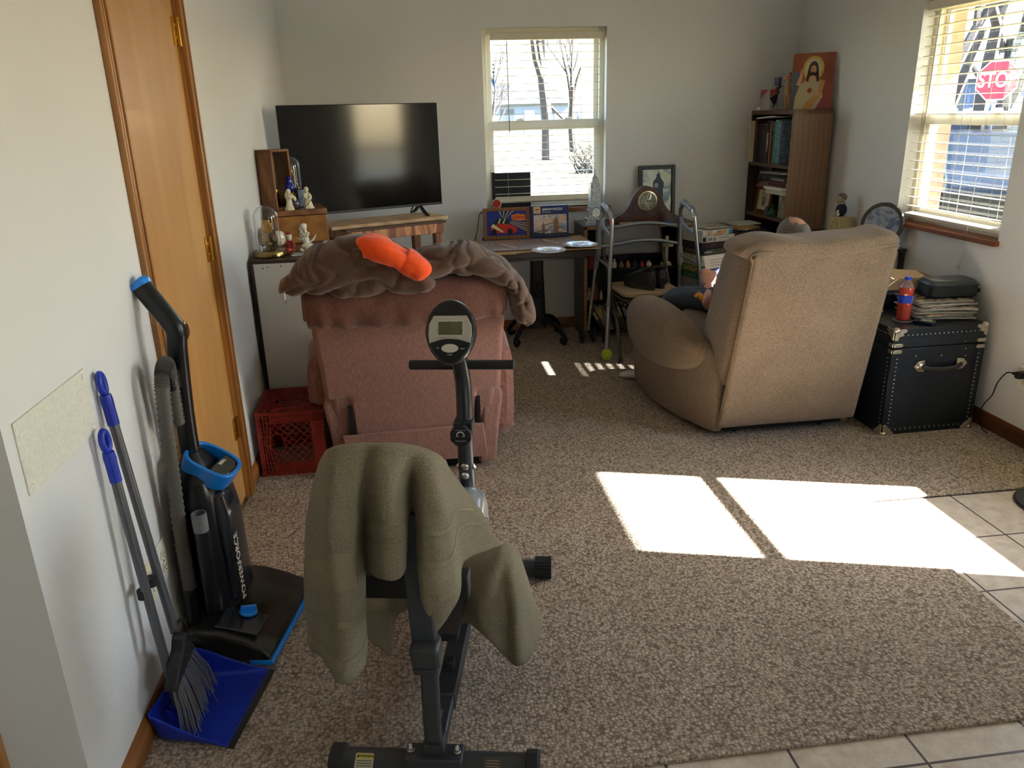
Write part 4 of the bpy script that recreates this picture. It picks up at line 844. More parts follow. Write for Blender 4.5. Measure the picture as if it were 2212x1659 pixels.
# oval picture frame leaning in the corner by the wall
b = B(); b.lathe([(.036, 0), (.045, .003), (.045, .01), (.036, .012)], T(-.735, 4.02, ZT+.052) @ rotm(0, 0, .9) @ rotm(pi/2-.15, 0, 0), 32, 0, .8, 1.1); b.lathe([(0, .004), (.037, .004)], T(-.735, 4.02, ZT+.052) @ rotm(0, 0, .9) @ rotm(pi/2-.15, 0, 0), 32, 0, .8, 1.1)
tag(b.out('oval_frame', mat('bronze', '#5e4a30', .4, .6)), 'little dark oval frame against the left wall behind the front dome clock', 'picture frame')
# figurines
IVORY = mat('ivory_resin', '#ded6b8', .55, bump=.6, scale=60); POR = mat('porcelain', '#e2ddcd', .2, coat=.6)
def robe(b, x, y, z, h, r, seed=0, lean=0):
    L = []
    for i in range(9):
        f = i/8; rr = r*(1-.62*f**.8)*(1+.08*math.sin(f*9+seed)); n = 28
        L.append([Vector((x+lean*f*h+rr*(1+.10*math.sin(7*t+seed+f*2)*(1-f))*math.cos(t), y+rr*.8*(1+.10*math.sin(7*t+seed+f*2)*(1-f))*math.sin(t), z+f*h)) for t in [2*pi*j/n for j in range(n)]])
    b.loft(L)
g = thing('figurine', 'ivory standing robed figurine with bowed head on the wooden box', 'figurine', onbox(.085, .018))
b = B(); robe(b, 0, 0, 0, .078, .022, 1, .05); b.out('robe', IVORY, g)
b = B(); b.ell((.005, -.003, .087), (.009, .010, .012), 12); b.ell((.001, .002, .086), (.0125, .012, .019), 12, M=rotm(0, .25, 0)); b.ell((-.004, .004, .07), (.014, .014, .022), 12); b.out('veiled_head', IVORY, g)
b = B(); b.tube([(.004, -.010, .074), (.013, -.016, .060), (.018, -.013, .066), (.020, -.011, .074)], [.006, .006, .005, .003], 8, smooth=3); b.out('arm', IVORY, g)
b = B(); b.tube([(.006, .006, .074), (.020, .002, .066), (.030, .0, .056), (.032, .0, .044)], [.007, .008, .009, .004], 8, smooth=3); b.out('arm', IVORY, g)
g = thing('figurine', 'ivory seated lady figurine in a long gown at the right end of the wooden box', 'figurine', onbox(.185, .045))
b = B(); robe(b, 0, 0, 0, .058, .030, 3, -.1); b.ell((-.004, 0, .062), (.014, .012, .022), 12); b.out('gown', IVORY, g)
b = B(); b.ell((-.004, -.004, .092), (.009, .010, .012), 12); b.ell((-.006, .003, .094), (.012, .011, .014), 12); b.ell((-.005, 0, .080), (.006, .006, .010), 8); b.out('head', IVORY, g)
b = B(); b.tube([(.006, -.004, .074), (.014, -.010, .060), (.012, -.018, .048), (0, -.022, .044)], [.006, .007, .006, .004], 8, smooth=3); b.tube([(-.014, -.006, .074), (-.014, -.014, .060), (-.004, -.021, .048)], [.006, .006, .003], 8, smooth=3); b.out('arms', IVORY, g)
b = B(); b.tube([(.014, -.022, .045), (.004, -.026, .028), (-.014, -.026, .012), (-.026, -.024, .004)], .0018, 6, smooth=4); b.out('garland', mat('garland_brown', '#4d4232', .7), g)
g = thing('oil_lamp', 'small lamp with cobalt blue glass chimney among the figurines', 'lamp', onbox(.105, .085))
CB = mat('cobalt_glass', '#0a1fae', .08, trans=.35, coat=1)
b = B(); b.lathe([(.010, .078), (.018, .088), (.024, .102), (.023, .112), (.014, .128), (.012, .142), (.014, .15), (.017, .158)], None, 28, cap=False); b.out('chimney', CB, g, solid=.0015)
b = B(); b.lathe([(.022, 0), (.022, .004), (.008, .01), (.006, .04), (.012, .05), (.006, .058), (.014, .07), (.012, .078), (0, .078)], None, 24); b.out('stem', BRASS, g)
b = B(); b.ell((0, 0, .0), (.027, .027, .027), 16)
o = b.out('crystal_ball', mat('amethyst', '#5b4a60', .15, kind='noise', col2='#3a2b40', scale=90, coat=.8)); o.location = Vector(onbox(.118, .040))+Vector((0, 0, .027)); tag(o, 'purple faceted crystal ball beside the standing ivory figurine', 'ornament')
g = thing('photo_frame', 'small black-edged photo frame leaning behind the seated ivory figurine', 'photo frame', onbox(.17, .105), .15, rot=(-.12, 0, .25))
b = B(); b.bb((-.03, 0, 0), (.03, .008, .095)); b.out('frame', BLACK, g, bevel=.002)
b = B(); b.bb((-.025, -.001, .006), (.025, .0, .089)); b.out('photo', artmat('blue_photo', ['#2d3a48', '#7d95a8', '#b7c4cc'], 25), g)
# figures on the cabinet top
REDC = mat('figurine_red', '#a11f22', .35)
g = thing('figurine', 'small red and white winter figurine carrying a white sack beside the dome clock', 'figurine', (-.598, 3.85, ZT), .3)
b = B(); b.ell((-.03, .01, .07), (.03, .022, .036), 14); b.out('sack', POR, g)
b = B(); robe(b, .008, 0, .012, .05, .022, 2, .1); b.ell((.02, -.008, .012), (.012, .016, .012), 10); b.ell((.0, -.012, .012), (.012, .016, .012), 10); b.tube([(.022, -.012, .05), (.03, -.018, .036), (.022, -.024, .03)], .006, 8, smooth=3); b.out('coat', REDC, g)
b = B(); b.ell((.014, -.002, .072), (.013, .012, .018), 12); b.out('beard', POR, g)
b = B(); b.lathe([(.014, .082), (.011, .092), (.005, .098), (0, .099)], T(.012, 0, 0), 16); b.out('cap', REDC, g)
b = B(); b.tube([(.012+.0135*math.cos(t), .0135*math.sin(t), .082) for t in [2*pi*j/16 for j in range(16)]], .0035, 6, closed=True); b.tube([(.008+.022*math.cos(t), .02*math.sin(t), .014) for t in [2*pi*j/16 for j in range(16)]], .004, 6, closed=True); b.out('trim', POR, g)
b = B(); b.tube([(.036, -.018, 0), (.034, -.018, .06), (.028, -.014, .075)], .0015, 6, smooth=3); b.out('staff', BRASS, g)
g = thing('figurine', 'glossy white porcelain angel kneeling with wings on the white cabinet', 'figurine', (-.505, 3.85, ZT), -.2)
b = B(); b.ell((.004, 0, .022), (.032, .024, .022), 14); b.ell((.024, -.006, .012), (.026, .016, .012), 12); b.ell((-.022, -.008, .010), (.014, .012, .010), 10); b.ell((-.004, 0, .055), (.018, .015, .034), 14, M=rotm(0, -.15, 0)); b.tube([(-.01, -.01, .085), (.012, -.02, .078), (.018, -.018, .095)], [.008, .007, .006], 8, smooth=3); b.out('body', POR, g)
b = B(); b.ell((-.006, -.004, .118), (.014, .014, .017), 14)
for k in range(16): a_ = k*2.4; b.ell((-.013+.012*math.cos(a_), .004+.012*math.sin(a_), .124-.0042*k), (.0085, .0085, .009), 7)
b.out('head', POR, g)
for s in (-1, 1):
    b = B(); pts = [(s*.012, .008, .045), (s*.032, .006, .058), (s*.05, .0, .076+.008*s)]; b.tube(pts, [.010, .013, .002], 10, smooth=4, sq=(1, .45, .9)); b.out('wing', POR, g)
b = B(); b.lathe([(.02, 0), (.03, .003), (.028, .014), (.022, .014), (.02, .006), (0, .005)], T(-.525, 3.735, ZT), 20, 0, 1.5, .8)
tag(b.out('glass_dish', mat('crystal_glass', '#dfe4e6', .05, trans=.7, coat=1)), 'low cut-glass dish at the front edge of the white cabinet', 'dish')
# ------------------------------------------------------------ TV on its table
RT = .433; TVM = (-.2435, 4.735)
st = thing('side_table', 'low two-tone wooden stand with square legs under the television', 'table', (-.20, 4.73, 0), RT)
WT2 = artmat('knotty_cedar', ['#7c4427', '#8c4f2d', '#d49a62', '#8a4d2b'], 9, .45, (1, 1, .35), 2.5)
b = B(); b.bb((-.26, -.18, .835), (.345, .18, .893)); b.out('apron', WT2, st, bevel=.004)
b = B(); b.bb((-.27, -.19, .893), (.355, .19, .905)); b.out('table_top', mat('cedar_top', '#5b3a28', .45, kind='wood', scale=9), st, bevel=.002)
for x in (-.23, .31):
    for y in (-.15, .15): b = B(); b.bb((x-.022, y-.022, 0), (x+.022, y+.022, .835)); b.out('leg', mat('cedar_leg', '#8d5a3a', .5, kind='wood', col2='#5f3824', scale=10, stretch=(1, 1, .2)), st, bevel=.003)
b = B(); b.bb((-.33, -.14, 0), (.395, .14, .018)); o = b.out('board', mat('pine_board', '#cdb088', .6, kind='wood', col2='#b3906a', scale=10, stretch=(.15, 1, 1)), bevel=.001); o.location = (-.20, 4.73, .906); o.rotation_euler = (0, 0, RT); tag(o, 'bare pine board between the wooden stand and the television', 'board')
tv = thing('television', 'large flat black television standing on a pine board in the corner', 'television', (TVM[0], TVM[1], .925), RT)
b = B(); b.bb((-.478, -.004, .055), (.478, .016, .64)); b.bb((-.38, .016, .07), (.38, .055, .40)); b.out('housing', BLACK, tv, bevel=.004)
SCR = mat('tv_screen', '#040507', .10, spec=.5)
b = B(); b.bb((-.474, -.0055, .066), (.474, -.004, .636)); b.out('screen', SCR, tv)
b = B(); b.bb((-.478, -.006, .052), (.478, .0, .0645)); b.out('lower_bezel', mat('tv_bezel', '#2c2f36', .3, .5), tv)
for s in (-1, 1):
    b = B(); b.tube([(s*.33, -.10, .004), (s*.33, -.07, .012), (s*.33, -.01, .045), (s*.33, .0, .06)], .5, 4, smooth=4, sq=(.03, .012, 1)); b.tube([(s*.33, .13, .004), (s*.33, .09, .012), (s*.33, .03, .045), (s*.33, .0, .06)], .5, 4, smooth=4, sq=(.03, .012, 1)); b.out('foot', BLACK, tv)
b = B(); b.tube([(.02, 5.02, .97), (.0, 4.98, .93), (.03, 5.02, .86), (-.0, 5.0, .70), (.03, 5.05, .5), (.0, 5.2, .1), (.1, 5.42, .02)], .004, 6, smooth=5); tag(b.out('power_cord', BLACKM), 'black cord hanging down behind the television stand', 'cord')
b = B(); b.tube([(.50, 5.42, .865), (.46, 5.42, .84), (.435, 5.40, .72), (.38, 5.42, .60), (.33, 5.43, .52), (.30, 5.44, .40), (.31, 5.45, .10)], .0028, 6, smooth=5); b.tube([(.43, 5.41, .70), (.44, 5.35, .64), (.475, 5.3, .60)], .0028, 6, smooth=4); tag(b.out('power_cord', BLACKM), 'thin black cord drooping from window stool down the back wall', 'cord')
# ------------------------------------------------------------ pedestal table with cardboard and puzzle
DKW = mat('dark_walnut', '#2f2622', .35, kind='wood', col2='#1f1815', scale=8, coat=.3)
IRON = mat('cast_iron', '#222225', .45, .4, kind='noise', col2='#18181a', scale=30, bump=.5)
tb = thing('pedestal_table', 'dark pedestal table with scrolled iron feet under the middle window', 'table', (.80, 5.10, 0))
b = B(); b.prism(rrect(.64, .66, .03), .045, T(-.02, -.08, .655)); b.out('table_top', DKW, tb, bevel=.006)
b = B(); b.prism(rrect(.58, .6, .03), .02, T(-.02, -.08, .636)); b.out('apron', DKW, tb)
b = B(); L = [loop(.01, .06, z, w, w*.8, .35, 24) for z, w in ((.10, .062), (.13, .055), (.3, .05), (.5, .042), (.62, .045), (.638, .09))]; b.loft(L); b.out('column', IRON, tb, ang=30)
R = random.Random(5); b = B()
for k in range(26):
    a = R.uniform(0, 2*pi); rr = R.uniform(.0, .035); b.ell((.01+rr*math.cos(a), .06-.046, .36+rr*1.3*math.sin(a)), (.007, .005, .007), 6)
for a in range(5): b.tube([(.01, .015, .33+.02*a), (.01+.03*math.cos(a*2.3), .012, .35+.02*a), (.01+.035*math.cos(a*2.3), .014, .37+.02*a)], .004, 6, smooth=3)
b.out('relief_ornament', IRON, tb)
for dx, dy in ((-.16, -.08), (.17, -.10), (.19, .24), (-.16, .24)):
    b = B(); c0 = Vector((.01, .06, .125)); e = Vector((dx, dy, 0)); d = (e-Vector((.01, .06, 0)))
    pts = [c0, c0+d*.30+Vector((0, 0, .025)), c0+d*.65+Vector((0, 0, .01)), c0+d*.92+Vector((0, 0, -.045)), c0+d*1.03+Vector((0, 0, -.085)), c0+d*.97+Vector((0, 0, -.108)), c0+d*.86+Vector((0, 0, -.098)), c0+d*.87+Vector((0, 0, -.078))]
    b.tube(pts, [.024, .02, .017, .016, .015, .013, .010, .007], 12, smooth=5); b.ell(c0+d*.98+Vector((0, 0, -.105)), (.018, .018, .018), 8); b.out('leg', IRON, tb)
CARD = mat('cardboard', '#a98a63', .85, kind='noise', col2='#977850', scale=30)
b = B()
def cf(u, v):
    a = Vector((.375, 4.58, 0)).lerp(Vector((1.125, 4.63, 0)), u); c = Vector((.352, 5.13, 0)).lerp(Vector((1.115, 5.18, 0)), u); p = a.lerp(c, v)
    ed = max(0, (.1-u)/.1)*.012+max(0, (.06-v)/.06)*(-.012 if u > .3 else 0)+.006*max(0, (u-.85)/.15)
    p.z = .7055+abs(ed)*.6+.001*nz((u*4, v*3, 0)); p.x += .01*math.sin(v*9)*(1-u); return p
b.grid(cf, 24, 16); tag(b.out('cardboard_sheet', CARD, solid=.004), 'flat brown cardboard sheet covering the pedestal table', 'cardboard')
PUZ = artmat('puzzle_art', ['#2f3550', '#7a6a85', '#c9a07a', '#4a5878', '#a9b4bd', '#3a3540'], 16, .35, (1, .8, 1), 2.5)
b = B()
def pf(u, v): x = .44+.60*u-.03*v; y = 4.68+.40*v+.03*u; return Vector((x, y, .7125+.006*max(0, math.sin(u*14))*max(0, nz((u*5, v*4, 2)))))
b.grid(pf, 40, 20); tag(b.out('jigsaw_puzzle', PUZ, solid=.0015), 'half-finished cityscape jigsaw lying on the cardboard sheet', 'jigsaw puzzle')
for a, l in (((.575, 4.80), 'left of the two thin white sticks lying across the jigsaw'), ((.865, 4.90), 'right of the two thin white sticks lying across the jigsaw')):
    b = B(); b.tube([(a[0]-.035, a[1]+.08, .722), (a[0]+.035, a[1]-.08, .722)], .003, 8); tag(b.out('stick', PAPERW), l, 'stick', 'white sticks on the puzzle')
BLU = mat('willow_blue', '#7389b5', .3)
def plate(label, x, y, r, z, seed):
    t = thing('dinner_plate', label, 'plate', (x, y, z), seed, 'blue patterned plates')
    b = B(); b.lathe([(0, .004), (r*.6, .004), (r*.72, .010), (r, .014), (r*1.0, .0165), (r*.7, .0135), (r*.58, .0075), (0, .0075)], None, 48); b.out('plate_body', POR, t)
    b = B(); R = random.Random(seed)
    for k in range(150):
        a = R.uniform(0, 2*pi); rr = math.sqrt(R.uniform(.02, 1))*r*.93; zz = .0078 if rr < r*.58 else .0078+(rr-r*.58)/(r*.42)*.0088
        b.ell((rr*math.cos(a), rr*math.sin(a), zz+.0004), (R.uniform(.003, .009), R.uniform(.0025, .006), .0011), 5)
    b.out('blue_pattern', BLU, t)
plate('blue and white plate at the front middle of the cardboard sheet', .795, 4.595, .103, .706, 1)
plate('blue and white plate at the right rear corner beside the walker', 1.02, 4.735, .105, .709, 2)
# framed race car picture
ZC2 = .7125
fr = thing('framed_picture', 'oak framed red race car picture leaning against the wall on the table', 'picture frame', (.463, 5.155, ZC2), 0, rot=(-.10, 0, -.02))
W, H = .305, .20
b = B()
b.rect(0, W, 0, H, 0, .02, .022)
b.out('frame', WDZ, fr, bevel=.003); MP = T(W/2, .004, H/2) @ UPR
prisms('picture', [[(-.135, -.08), (.135, -.08), (.135, .08), (-.135, .08)]], 0, .002, MP, mat('royal_blue', '#1c2b7c', .3), fr)
YL = mat('speed_yellow', '#d8c24a', .4); RC = mat('race_red', '#c5281f', .35); ORR = mat('banner_orange', '#d9702a', .4)
prisms('speed_lines', [[(-.0, .01), (.13, a), (.13, a+.005)] for a in (-.055, -.04, -.022, -.005, .015)]+[[(-.02, .02), (-.05+.03*k, .078), (-.043+.03*k, .078)] for k in range(4)], .002, .0006, MP, YL, fr)
prisms('race_car', [[(-.10, -.06), (.05, -.066), (.068, -.05), (.064, -.03), (.03, -.01), (-.02, .0), (-.06, .002), (-.11, -.02)], ], .0028, .001, MP, RC, fr)
prisms('cockpit', [[(-.115, -.02), (-.06, .03), (-.02, .034), (.03, .01), (.0, -.004), (-.06, -.002)]], .0036, .001, MP, mat('car_dark', '#20242c', .3), fr)
prisms('stripes', [[(-.06, .0), (-.045, .032), (-.038, .032), (-.048, 0)], [(-.09, .0), (-.02, -.055), (-.03, -.058), (-.105, -.02)], [(-.03, .0), (-.012, .03), (-.006, .03), (-.018, 0)]], .0048, .0006, MP, mat('pale_green', '#cfd39a', .4), fr)
b = B()
for x, y in ((-.085, -.055), (.02, -.055)): b.prism([(x+.017*math.cos(t), y+.02*math.sin(t)) for t in [2*pi*j/20 for j in range(20)]], .0012, MP, 0, .0046)
b.out('tyres', BLACK, fr)
prisms('banner', [[(.035, .02), (.125, .015), (.125, .052), (.07, .06), (.03, .05)]], .003, .001, MP, ORR, fr)
text('lettering', 'CHAMPION', .018, MP @ T(.08, .035, .0045), RC, fr, .0003, bold=.0005)
# jigsaw puzzle box with the bridge
jb = thing('puzzle_box', 'dark blue jigsaw box with a tower bridge picture standing on the table', 'box', (.775, 5.135, ZC2), 0, rot=(-.08, 0, .0))
W, H = .25, .205
b = B(); b.bb((0, 0, 0), (W, .05, H)); b.out('carton', mat('navy_card', '#1e2a5e', .4), jb, bevel=.001); MP = T(W/2, 0, H/2) @ UPR
prisms('cover_picture', [[(-.108, -.094), (.112, -.094), (.112, .045), (-.108, .045)]], 0, .0006, MP, artmat('sunset_sky', ['#3f6fa8', '#7f9cc0', '#e0b48a', '#c9c9cf', '#38517c'], 14, .35, (1, 1, 2.2)), jb)
BST = mat('bridge_stone', '#8d6f52', .5)
def tw(x, w, h, y=-.075): return [(x-w/2, y), (x+w/2, y), (x+w/2, y+h*.75), (x+w*.25, y+h*.78), (x, y+h), (x-w*.25, y+h*.78), (x-w/2, y+h*.75)]
prisms('bridge', [tw(-.045, .022, .075), tw(.04, .034, .115), [(-.108, -.062), (.04, -.048), (.04, -.053), (-.108, -.068)], [(.04, -.02), (.112, -.058), (.112, -.063), (.04, -.035)], [(-.04, -.022), (.035, -.002), (.035, -.01), (-.04, -.028)]], .0008, .001, MP, BST, jb)
prisms('riverbank', [[(-.108, -.094), (.112, -.094), (.112, -.074), (.05, -.072), (-.02, -.078), (-.108, -.066)]], .0007, .0006, MP, mat('river_dark', '#2d3340', .4), jb)
prisms('count_badge', [[(-.108, .053), (-.062, .053), (-.062, .097), (-.108, .097)]], 0, .0008, MP, mat('badge_peach', '#e0b283', .5), jb)
text('lettering', '1000', .014, MP @ T(-.085, .078, .001), mat('navy_ink', '#20284a', .5), jb, .0002, bold=.0006)
text('lettering', 'PIECES', .007, MP @ T(-.085, .064, .001), MATS['navy_ink'], jb, .0002)
text('lettering', 'JIGSAW PUZZLE', .0185, MP @ T(.018, .078, .0006), WHITE, jb, .0003, bold=.0005)
text('lettering', 'TOWER BRIDGE', .008, MP @ T(-.022, .06, .0006), WHITE, jb, .0002)
# things on the window stool
o = B(); o.bb((.565, YB+.055, wz0), (.835, YB+.068, wz0+.245)); tag(o.out('black_panel', mat('panel_black', '#1b1d22', .5)), 'flat black panel standing on the window stool behind the blind', 'panel')
g = thing('bottle_cap_sign', 'round red scalloped badge at the left end of the middle window stool', 'badge', (.585, YB-.012, wz0+.042))
b = B(); k = 40; b.prism([((.036 if j % 2 else .032)*math.cos(2*pi*j/k), (.036 if j % 2 else .032)*math.sin(2*pi*j/k)) for j in range(k)], .01, UPR); b.out('rim', mat('cap_rim', '#d9b9a8', .4), g)
b = B(); b.prism([(.027*math.cos(t), .027*math.sin(t)) for t in [2*pi*j/30 for j in range(30)]], .0015, UPR @ T(0, 0, .01)); b.out('face', mat('cap_red', '#b8382a', .35), g)
# sun-catcher hanging in the window
g = thing('suncatcher', 'beaded sun-catcher with blue glass drop hanging in the middle window', 'ornament', (0, 0, 0))
b = B(); b.tube([(.60, YB+.068, 1.845), (.60, YB+.068, 1.71)], .0012, 5); b.out('wire', BLACKM, g)
for k, (z, r, c) in enumerate(((1.80, .006, '#2a3338'), (1.775, .005, '#5a6a70'), (1.753, .008, '#2f7a6a'), (1.733, .005, '#334'+'455'), (1.715, .005, '#5a6a70'))): b = B(); b.ell((.60, YB+.068, z), (r, r, r*1.2), 8); b.out('bead', mat('bead_%d' % k, c, .2, trans=.4), g)
b = B(); b.lathe([(0, 0), (.011, .012), (.010, .022), (.003, .045), (0, .05)], T(.60, YB+.068, 1.665), 14); b.out('glass_drop', mat('blue_drop', '#2a6fd0', .1, trans=.5), g)
b = B(); b.tube([(.565, YB+.068, 1.79), (.60, YB+.066, 1.83), (.64, YB+.068, 1.87)], .0015, 5); b.out('hanger', WHITE, g)
# ------------------------------------------------------------ low bookshelf (dark) and what stands on it
SHG = mat('shelf_grey', '#4a4743', .45); SHE = mat('shelf_edge', '#9a7148', .5, kind='wood', scale=10); SHI = mat('shelf_inside', '#1b1a1b', .6)
sx0, sx1, sy0, sy1, szt = 1.125, 1.88, 5.11, 5.44, .775
sh = thing('bookshelf', 'low dark bookshelf with tan wood edges behind the walker', 'bookshelf', (0, 0, 0))
for x in (sx0, sx1-.02): b = B(); b.bb((x, sy0+.004, 0), (x+.02, sy1, szt-.02)); b.out('side_panel', SHG, sh)
b = B(); b.bb((sx0-.002, sy0, szt-.02), (sx1+.002, sy1, szt)); b.out('top', SHG, sh, bevel=.001)
b = B(); b.bb((sx0, sy0-.002, 0), (sx0+.02, sy0+.004, szt)); b.bb((sx1-.02, sy0-.002, 0), (sx1, sy0+.004, szt)); b.bb((sx0, sy0-.002, szt-.022), (sx1, sy0+.004, szt-.002)); b.out('edge_banding', SHE, sh)
for z in (.05, .275, .485): b = B(); b.bb((sx0+.02, sy0+.02, z-.015), (sx1-.02, sy1-.005, z)); b.out('shelf', SHI, sh)
b = B(); b.bb((sx0+.02, sy1-.006, 0), (sx1-.02, sy1, szt-.02)); b.out('back_board', SHI, sh)
# skyscraper clock
SIL = mat('pewter', '#b9bcc0', .38, .35, kind='noise', col2='#8a8e92', scale=60, bump=.4)
g = thing('skyscraper_model', 'silver skyscraper model with a round clock in its base on the dark shelf', 'model building', (1.212, 5.20, szt), .05)
b = B(); b.bb((-.072, -.045, 0), (.072, .045, .022)); b.bb((-.062, -.04, .022), (.062, .04, .045)); b.out('plinth', SIL, g, bevel=.002)
b = B(); b.bb((-.046, -.036, .045), (.046, .036, .10)); b.bb((-.04, -.034, .10), (.04, .034, .125)); b.bb((-.034, -.028, .125), (.034, .028, .245)); b.bb((-.031, -.022, .245), (.031, .022, .275)); b.bb((-.022, -.03, .125), (-.008, .0, .26)); b.bb((.008, -.03, .125), (.022, 0, .26)); b.bb((-.022, -.02, .275), (.022, .02, .295)); b.lathe([(.02, .295), (.016, .308), (.008, .318), (.005, .33), (.002, .36), (0, .375)], None, 12)
for k in range(7): b.bb((-.0345, -.0295, .13+.016*k), (.0345, -.028, .134+.016*k))
b.out('tower', SIL, g, bevel=.001)
b = B(); b.lathe([(0, 0), (.031, 0), (.033, .004), (.031, .008), (.028, .006), (0, .006)], T(0, -.036, .085) @ rotm(pi/2, 0, 0), 32); b.out('clock_bezel', CHROME, g)
b = B(); b.cyl((0, -.0425, .085), (0, -.0432, .085), .027, 28); b.out('clock_face', mat('silver_dial', '#c8c9c8', .4, .3), g)
b = B(); b.box((0, -.0436, .09), (.002, .0008, .014)); b.box((.006, -.0436, .084), (.014, .0008, .002), (0, .3, 0)); b.out('clock_hands', BLACK, g)
text('lettering', 'Empire State Building', .011, T(0, -.0452, .011) @ UPR, BLACKM, g, .0002)
# mantel clock
MAH = mat('mahogany', '#4c3027', .3, kind='wood', col2='#33201a', scale=12, stretch=(.2, 1, 1), coat=.5)
g = thing('mantel_clock', 'dark tambour mantel clock with round ivory dial on the dark shelf', 'clock', (1.56, 5.235, szt), -.03)
half = []
for k in range(33):
    u = -1+2*k/32; x = u*.215; a = abs(u)
    z = .245 if a < .0 else None
    z = .04+.20*max(0, 1-(a/.60)**2)**.5 if a < .54 else .04+.20*(.436)*math.exp(-((a-.54)/.20)**1.1) if a < 1 else .035
    half.append((x, z))
top = [(x, max(z, .038)) for x, z in half]
b = B(); b.prism([(-.215, .012)]+top+[(.215, .012)], .085, UPR @ T(0, 0, 0)); b.bb((-.225, -.095, 0), (.225, .01, .014)); b.out('case', MAH, g, bevel=.003, ang=35)
b = B(); b.prism([(-.07, .02), (.07, .02), (.095, .045), (-.095, .045)], .002, UPR @ T(0, 0, .0855)); b.out('inlay', mat('red_mahogany', '#5f2c1d', .3, kind='wood', scale=14, coat=.4), g)
MC = T(0, -.086, .145) @ rotm(pi/2, 0, 0)
b = B(); b.lathe([(.066, 0), (.068, .004), (.066, .009), (.060, .010), (.058, .004)], MC, 40, cap=False); b.out('bezel', mat('aged_brass', '#cbbd9a', .25, 1), g)
b = B(); b.lathe([(0, .003), (.059, .003)], MC, 40); b.out('dial', mat('aged_dial', '#e8e0c8', .45, kind='noise', col2='#cfc4a4', scale=30), g)
b = B()
for k in range(12):
    a = 2*pi*k/12; p = Vector((.047*math.sin(a), .047*math.cos(a), .0035)); b.add([p+Vector((-.002, -.005, 0)), p+Vector((.002, -.005, 0)), p+Vector((.002, .005, 0)), p+Vector((-.002, .005, 0))], [(0, 1, 2, 3)], MC)
b.out('hour_marks', BLACKM, g)
b = B(); b.add([(0, -.002, .0045), (.036, -.001, .0045), (.036, .001, .0045), (0, .002, .0045)], [(0, 1, 2, 3)], MC); b.add([(0, -.002, .005), (.026, -.003, .005), (.026, .000, .005), (0, .002, .005)], [(0, 1, 2, 3)], MC); b.add([(.004*math.cos(t), .004*math.sin(t), .005) for t in [2*pi*j/10 for j in range(10)]], [tuple(range(10))], MC); b.out('hands', BLACKM, g)
b = B(); b.lathe([(.059, .006), (.04, .010), (0, .012)], MC, 32); b.out('crystal', PANE, g)
# framed clock-tower photograph
g = thing('framed_picture', 'black framed photo of a gothic clock tower leaning behind the mantel clock', 'picture frame', (1.578, 5.405, szt), 0, rot=(-.09, 0, .0))
W, H = .262, .355
b = B()
for w0, d0, d1 in ((0, 0, .02), (.012, -.006, .014)):
    x0, x1, z0, z1, t = w0, W-w0, w0, H-w0, .022-w0*.5
    b.rect(x0, x1, z0, z1, d0, d1, t)
b.out('frame', BLACK, g, bevel=.003); MP = T(W/2, .008, H/2) @ UPR
prisms('picture', [[(-.105, -.15), (.105, -.15), (.105, .15), (-.105, .15)]], 0, .001, MP, artmat('stormy_sky', ['#3f5a68', '#7d918c', '#c9cbb0', '#a7b3a6'], 7, .25, (1, 1, 1.4), 1), g)
TWR = mat('tower_ink', '#26304a', .4)
prisms('clock_tower', [[(-.02, -.15), (.045, -.15), (.043, .02), (.05, .03), (.05, .06), (.04, .075), (.028, .09), (.024, .105), (.026, .112), (.014, .125), (.010, .148), (.006, .125), (-.004, .112), (-.002, .105), (-.008, .09), (-.022, .075), (-.03, .06), (-.03, .03), (-.022, .02)]], .001, .0006, MP, TWR, g)
b = B(); b.prism([(-.005+.016*math.cos(t), .042+.017*math.sin(t)) for t in [2*pi*j/20 for j in range(20)]], .0006, MP, 0, .0016); b.out('tower_dial', mat('pale_dial', '#8f9aa0', .4), g)
prisms('shoreline', [[(.045, -.15), (.105, -.15), (.105, -.138), (.06, -.13)]], .001, .0006, MP, BLACKM, g)
for nm, lb, ct, a, c, m in (('card_box', 'small bright red box beside the skyscraper model on the dark shelf', 'box', (1.295, 5.13, 0), (1.335, 5.15, .035), mat('bright_red', '#c8252a', .4)),
                            ('wood_block', 'flat tan wooden piece lying in front of the mantel clock', 'block', (1.36, 5.095, 0), (1.46, 5.12, .016), mat('tan_wood', '#b98a58', .5, kind='wood', scale=12))):
    b = B(); b.bb(a, c); o = b.out(nm, m, bevel=.002); o.location = (0, 0, szt+.001); tag(o, lb, ct)
b = B(); b.tube([(1.65, 5.10, .006), (1.69, 5.12, .006)], .007, 8); b.tube([(1.69, 5.12, .005), (1.77, 5.14, .004)], .004, 8); o = b.out('screwdriver', [mat('pen_blue', '#1f4fae', .4)]); o.location = (0, 0, szt+.001); tag(o, 'blue-handled pen lying on the right of the dark shelf top', 'pen')
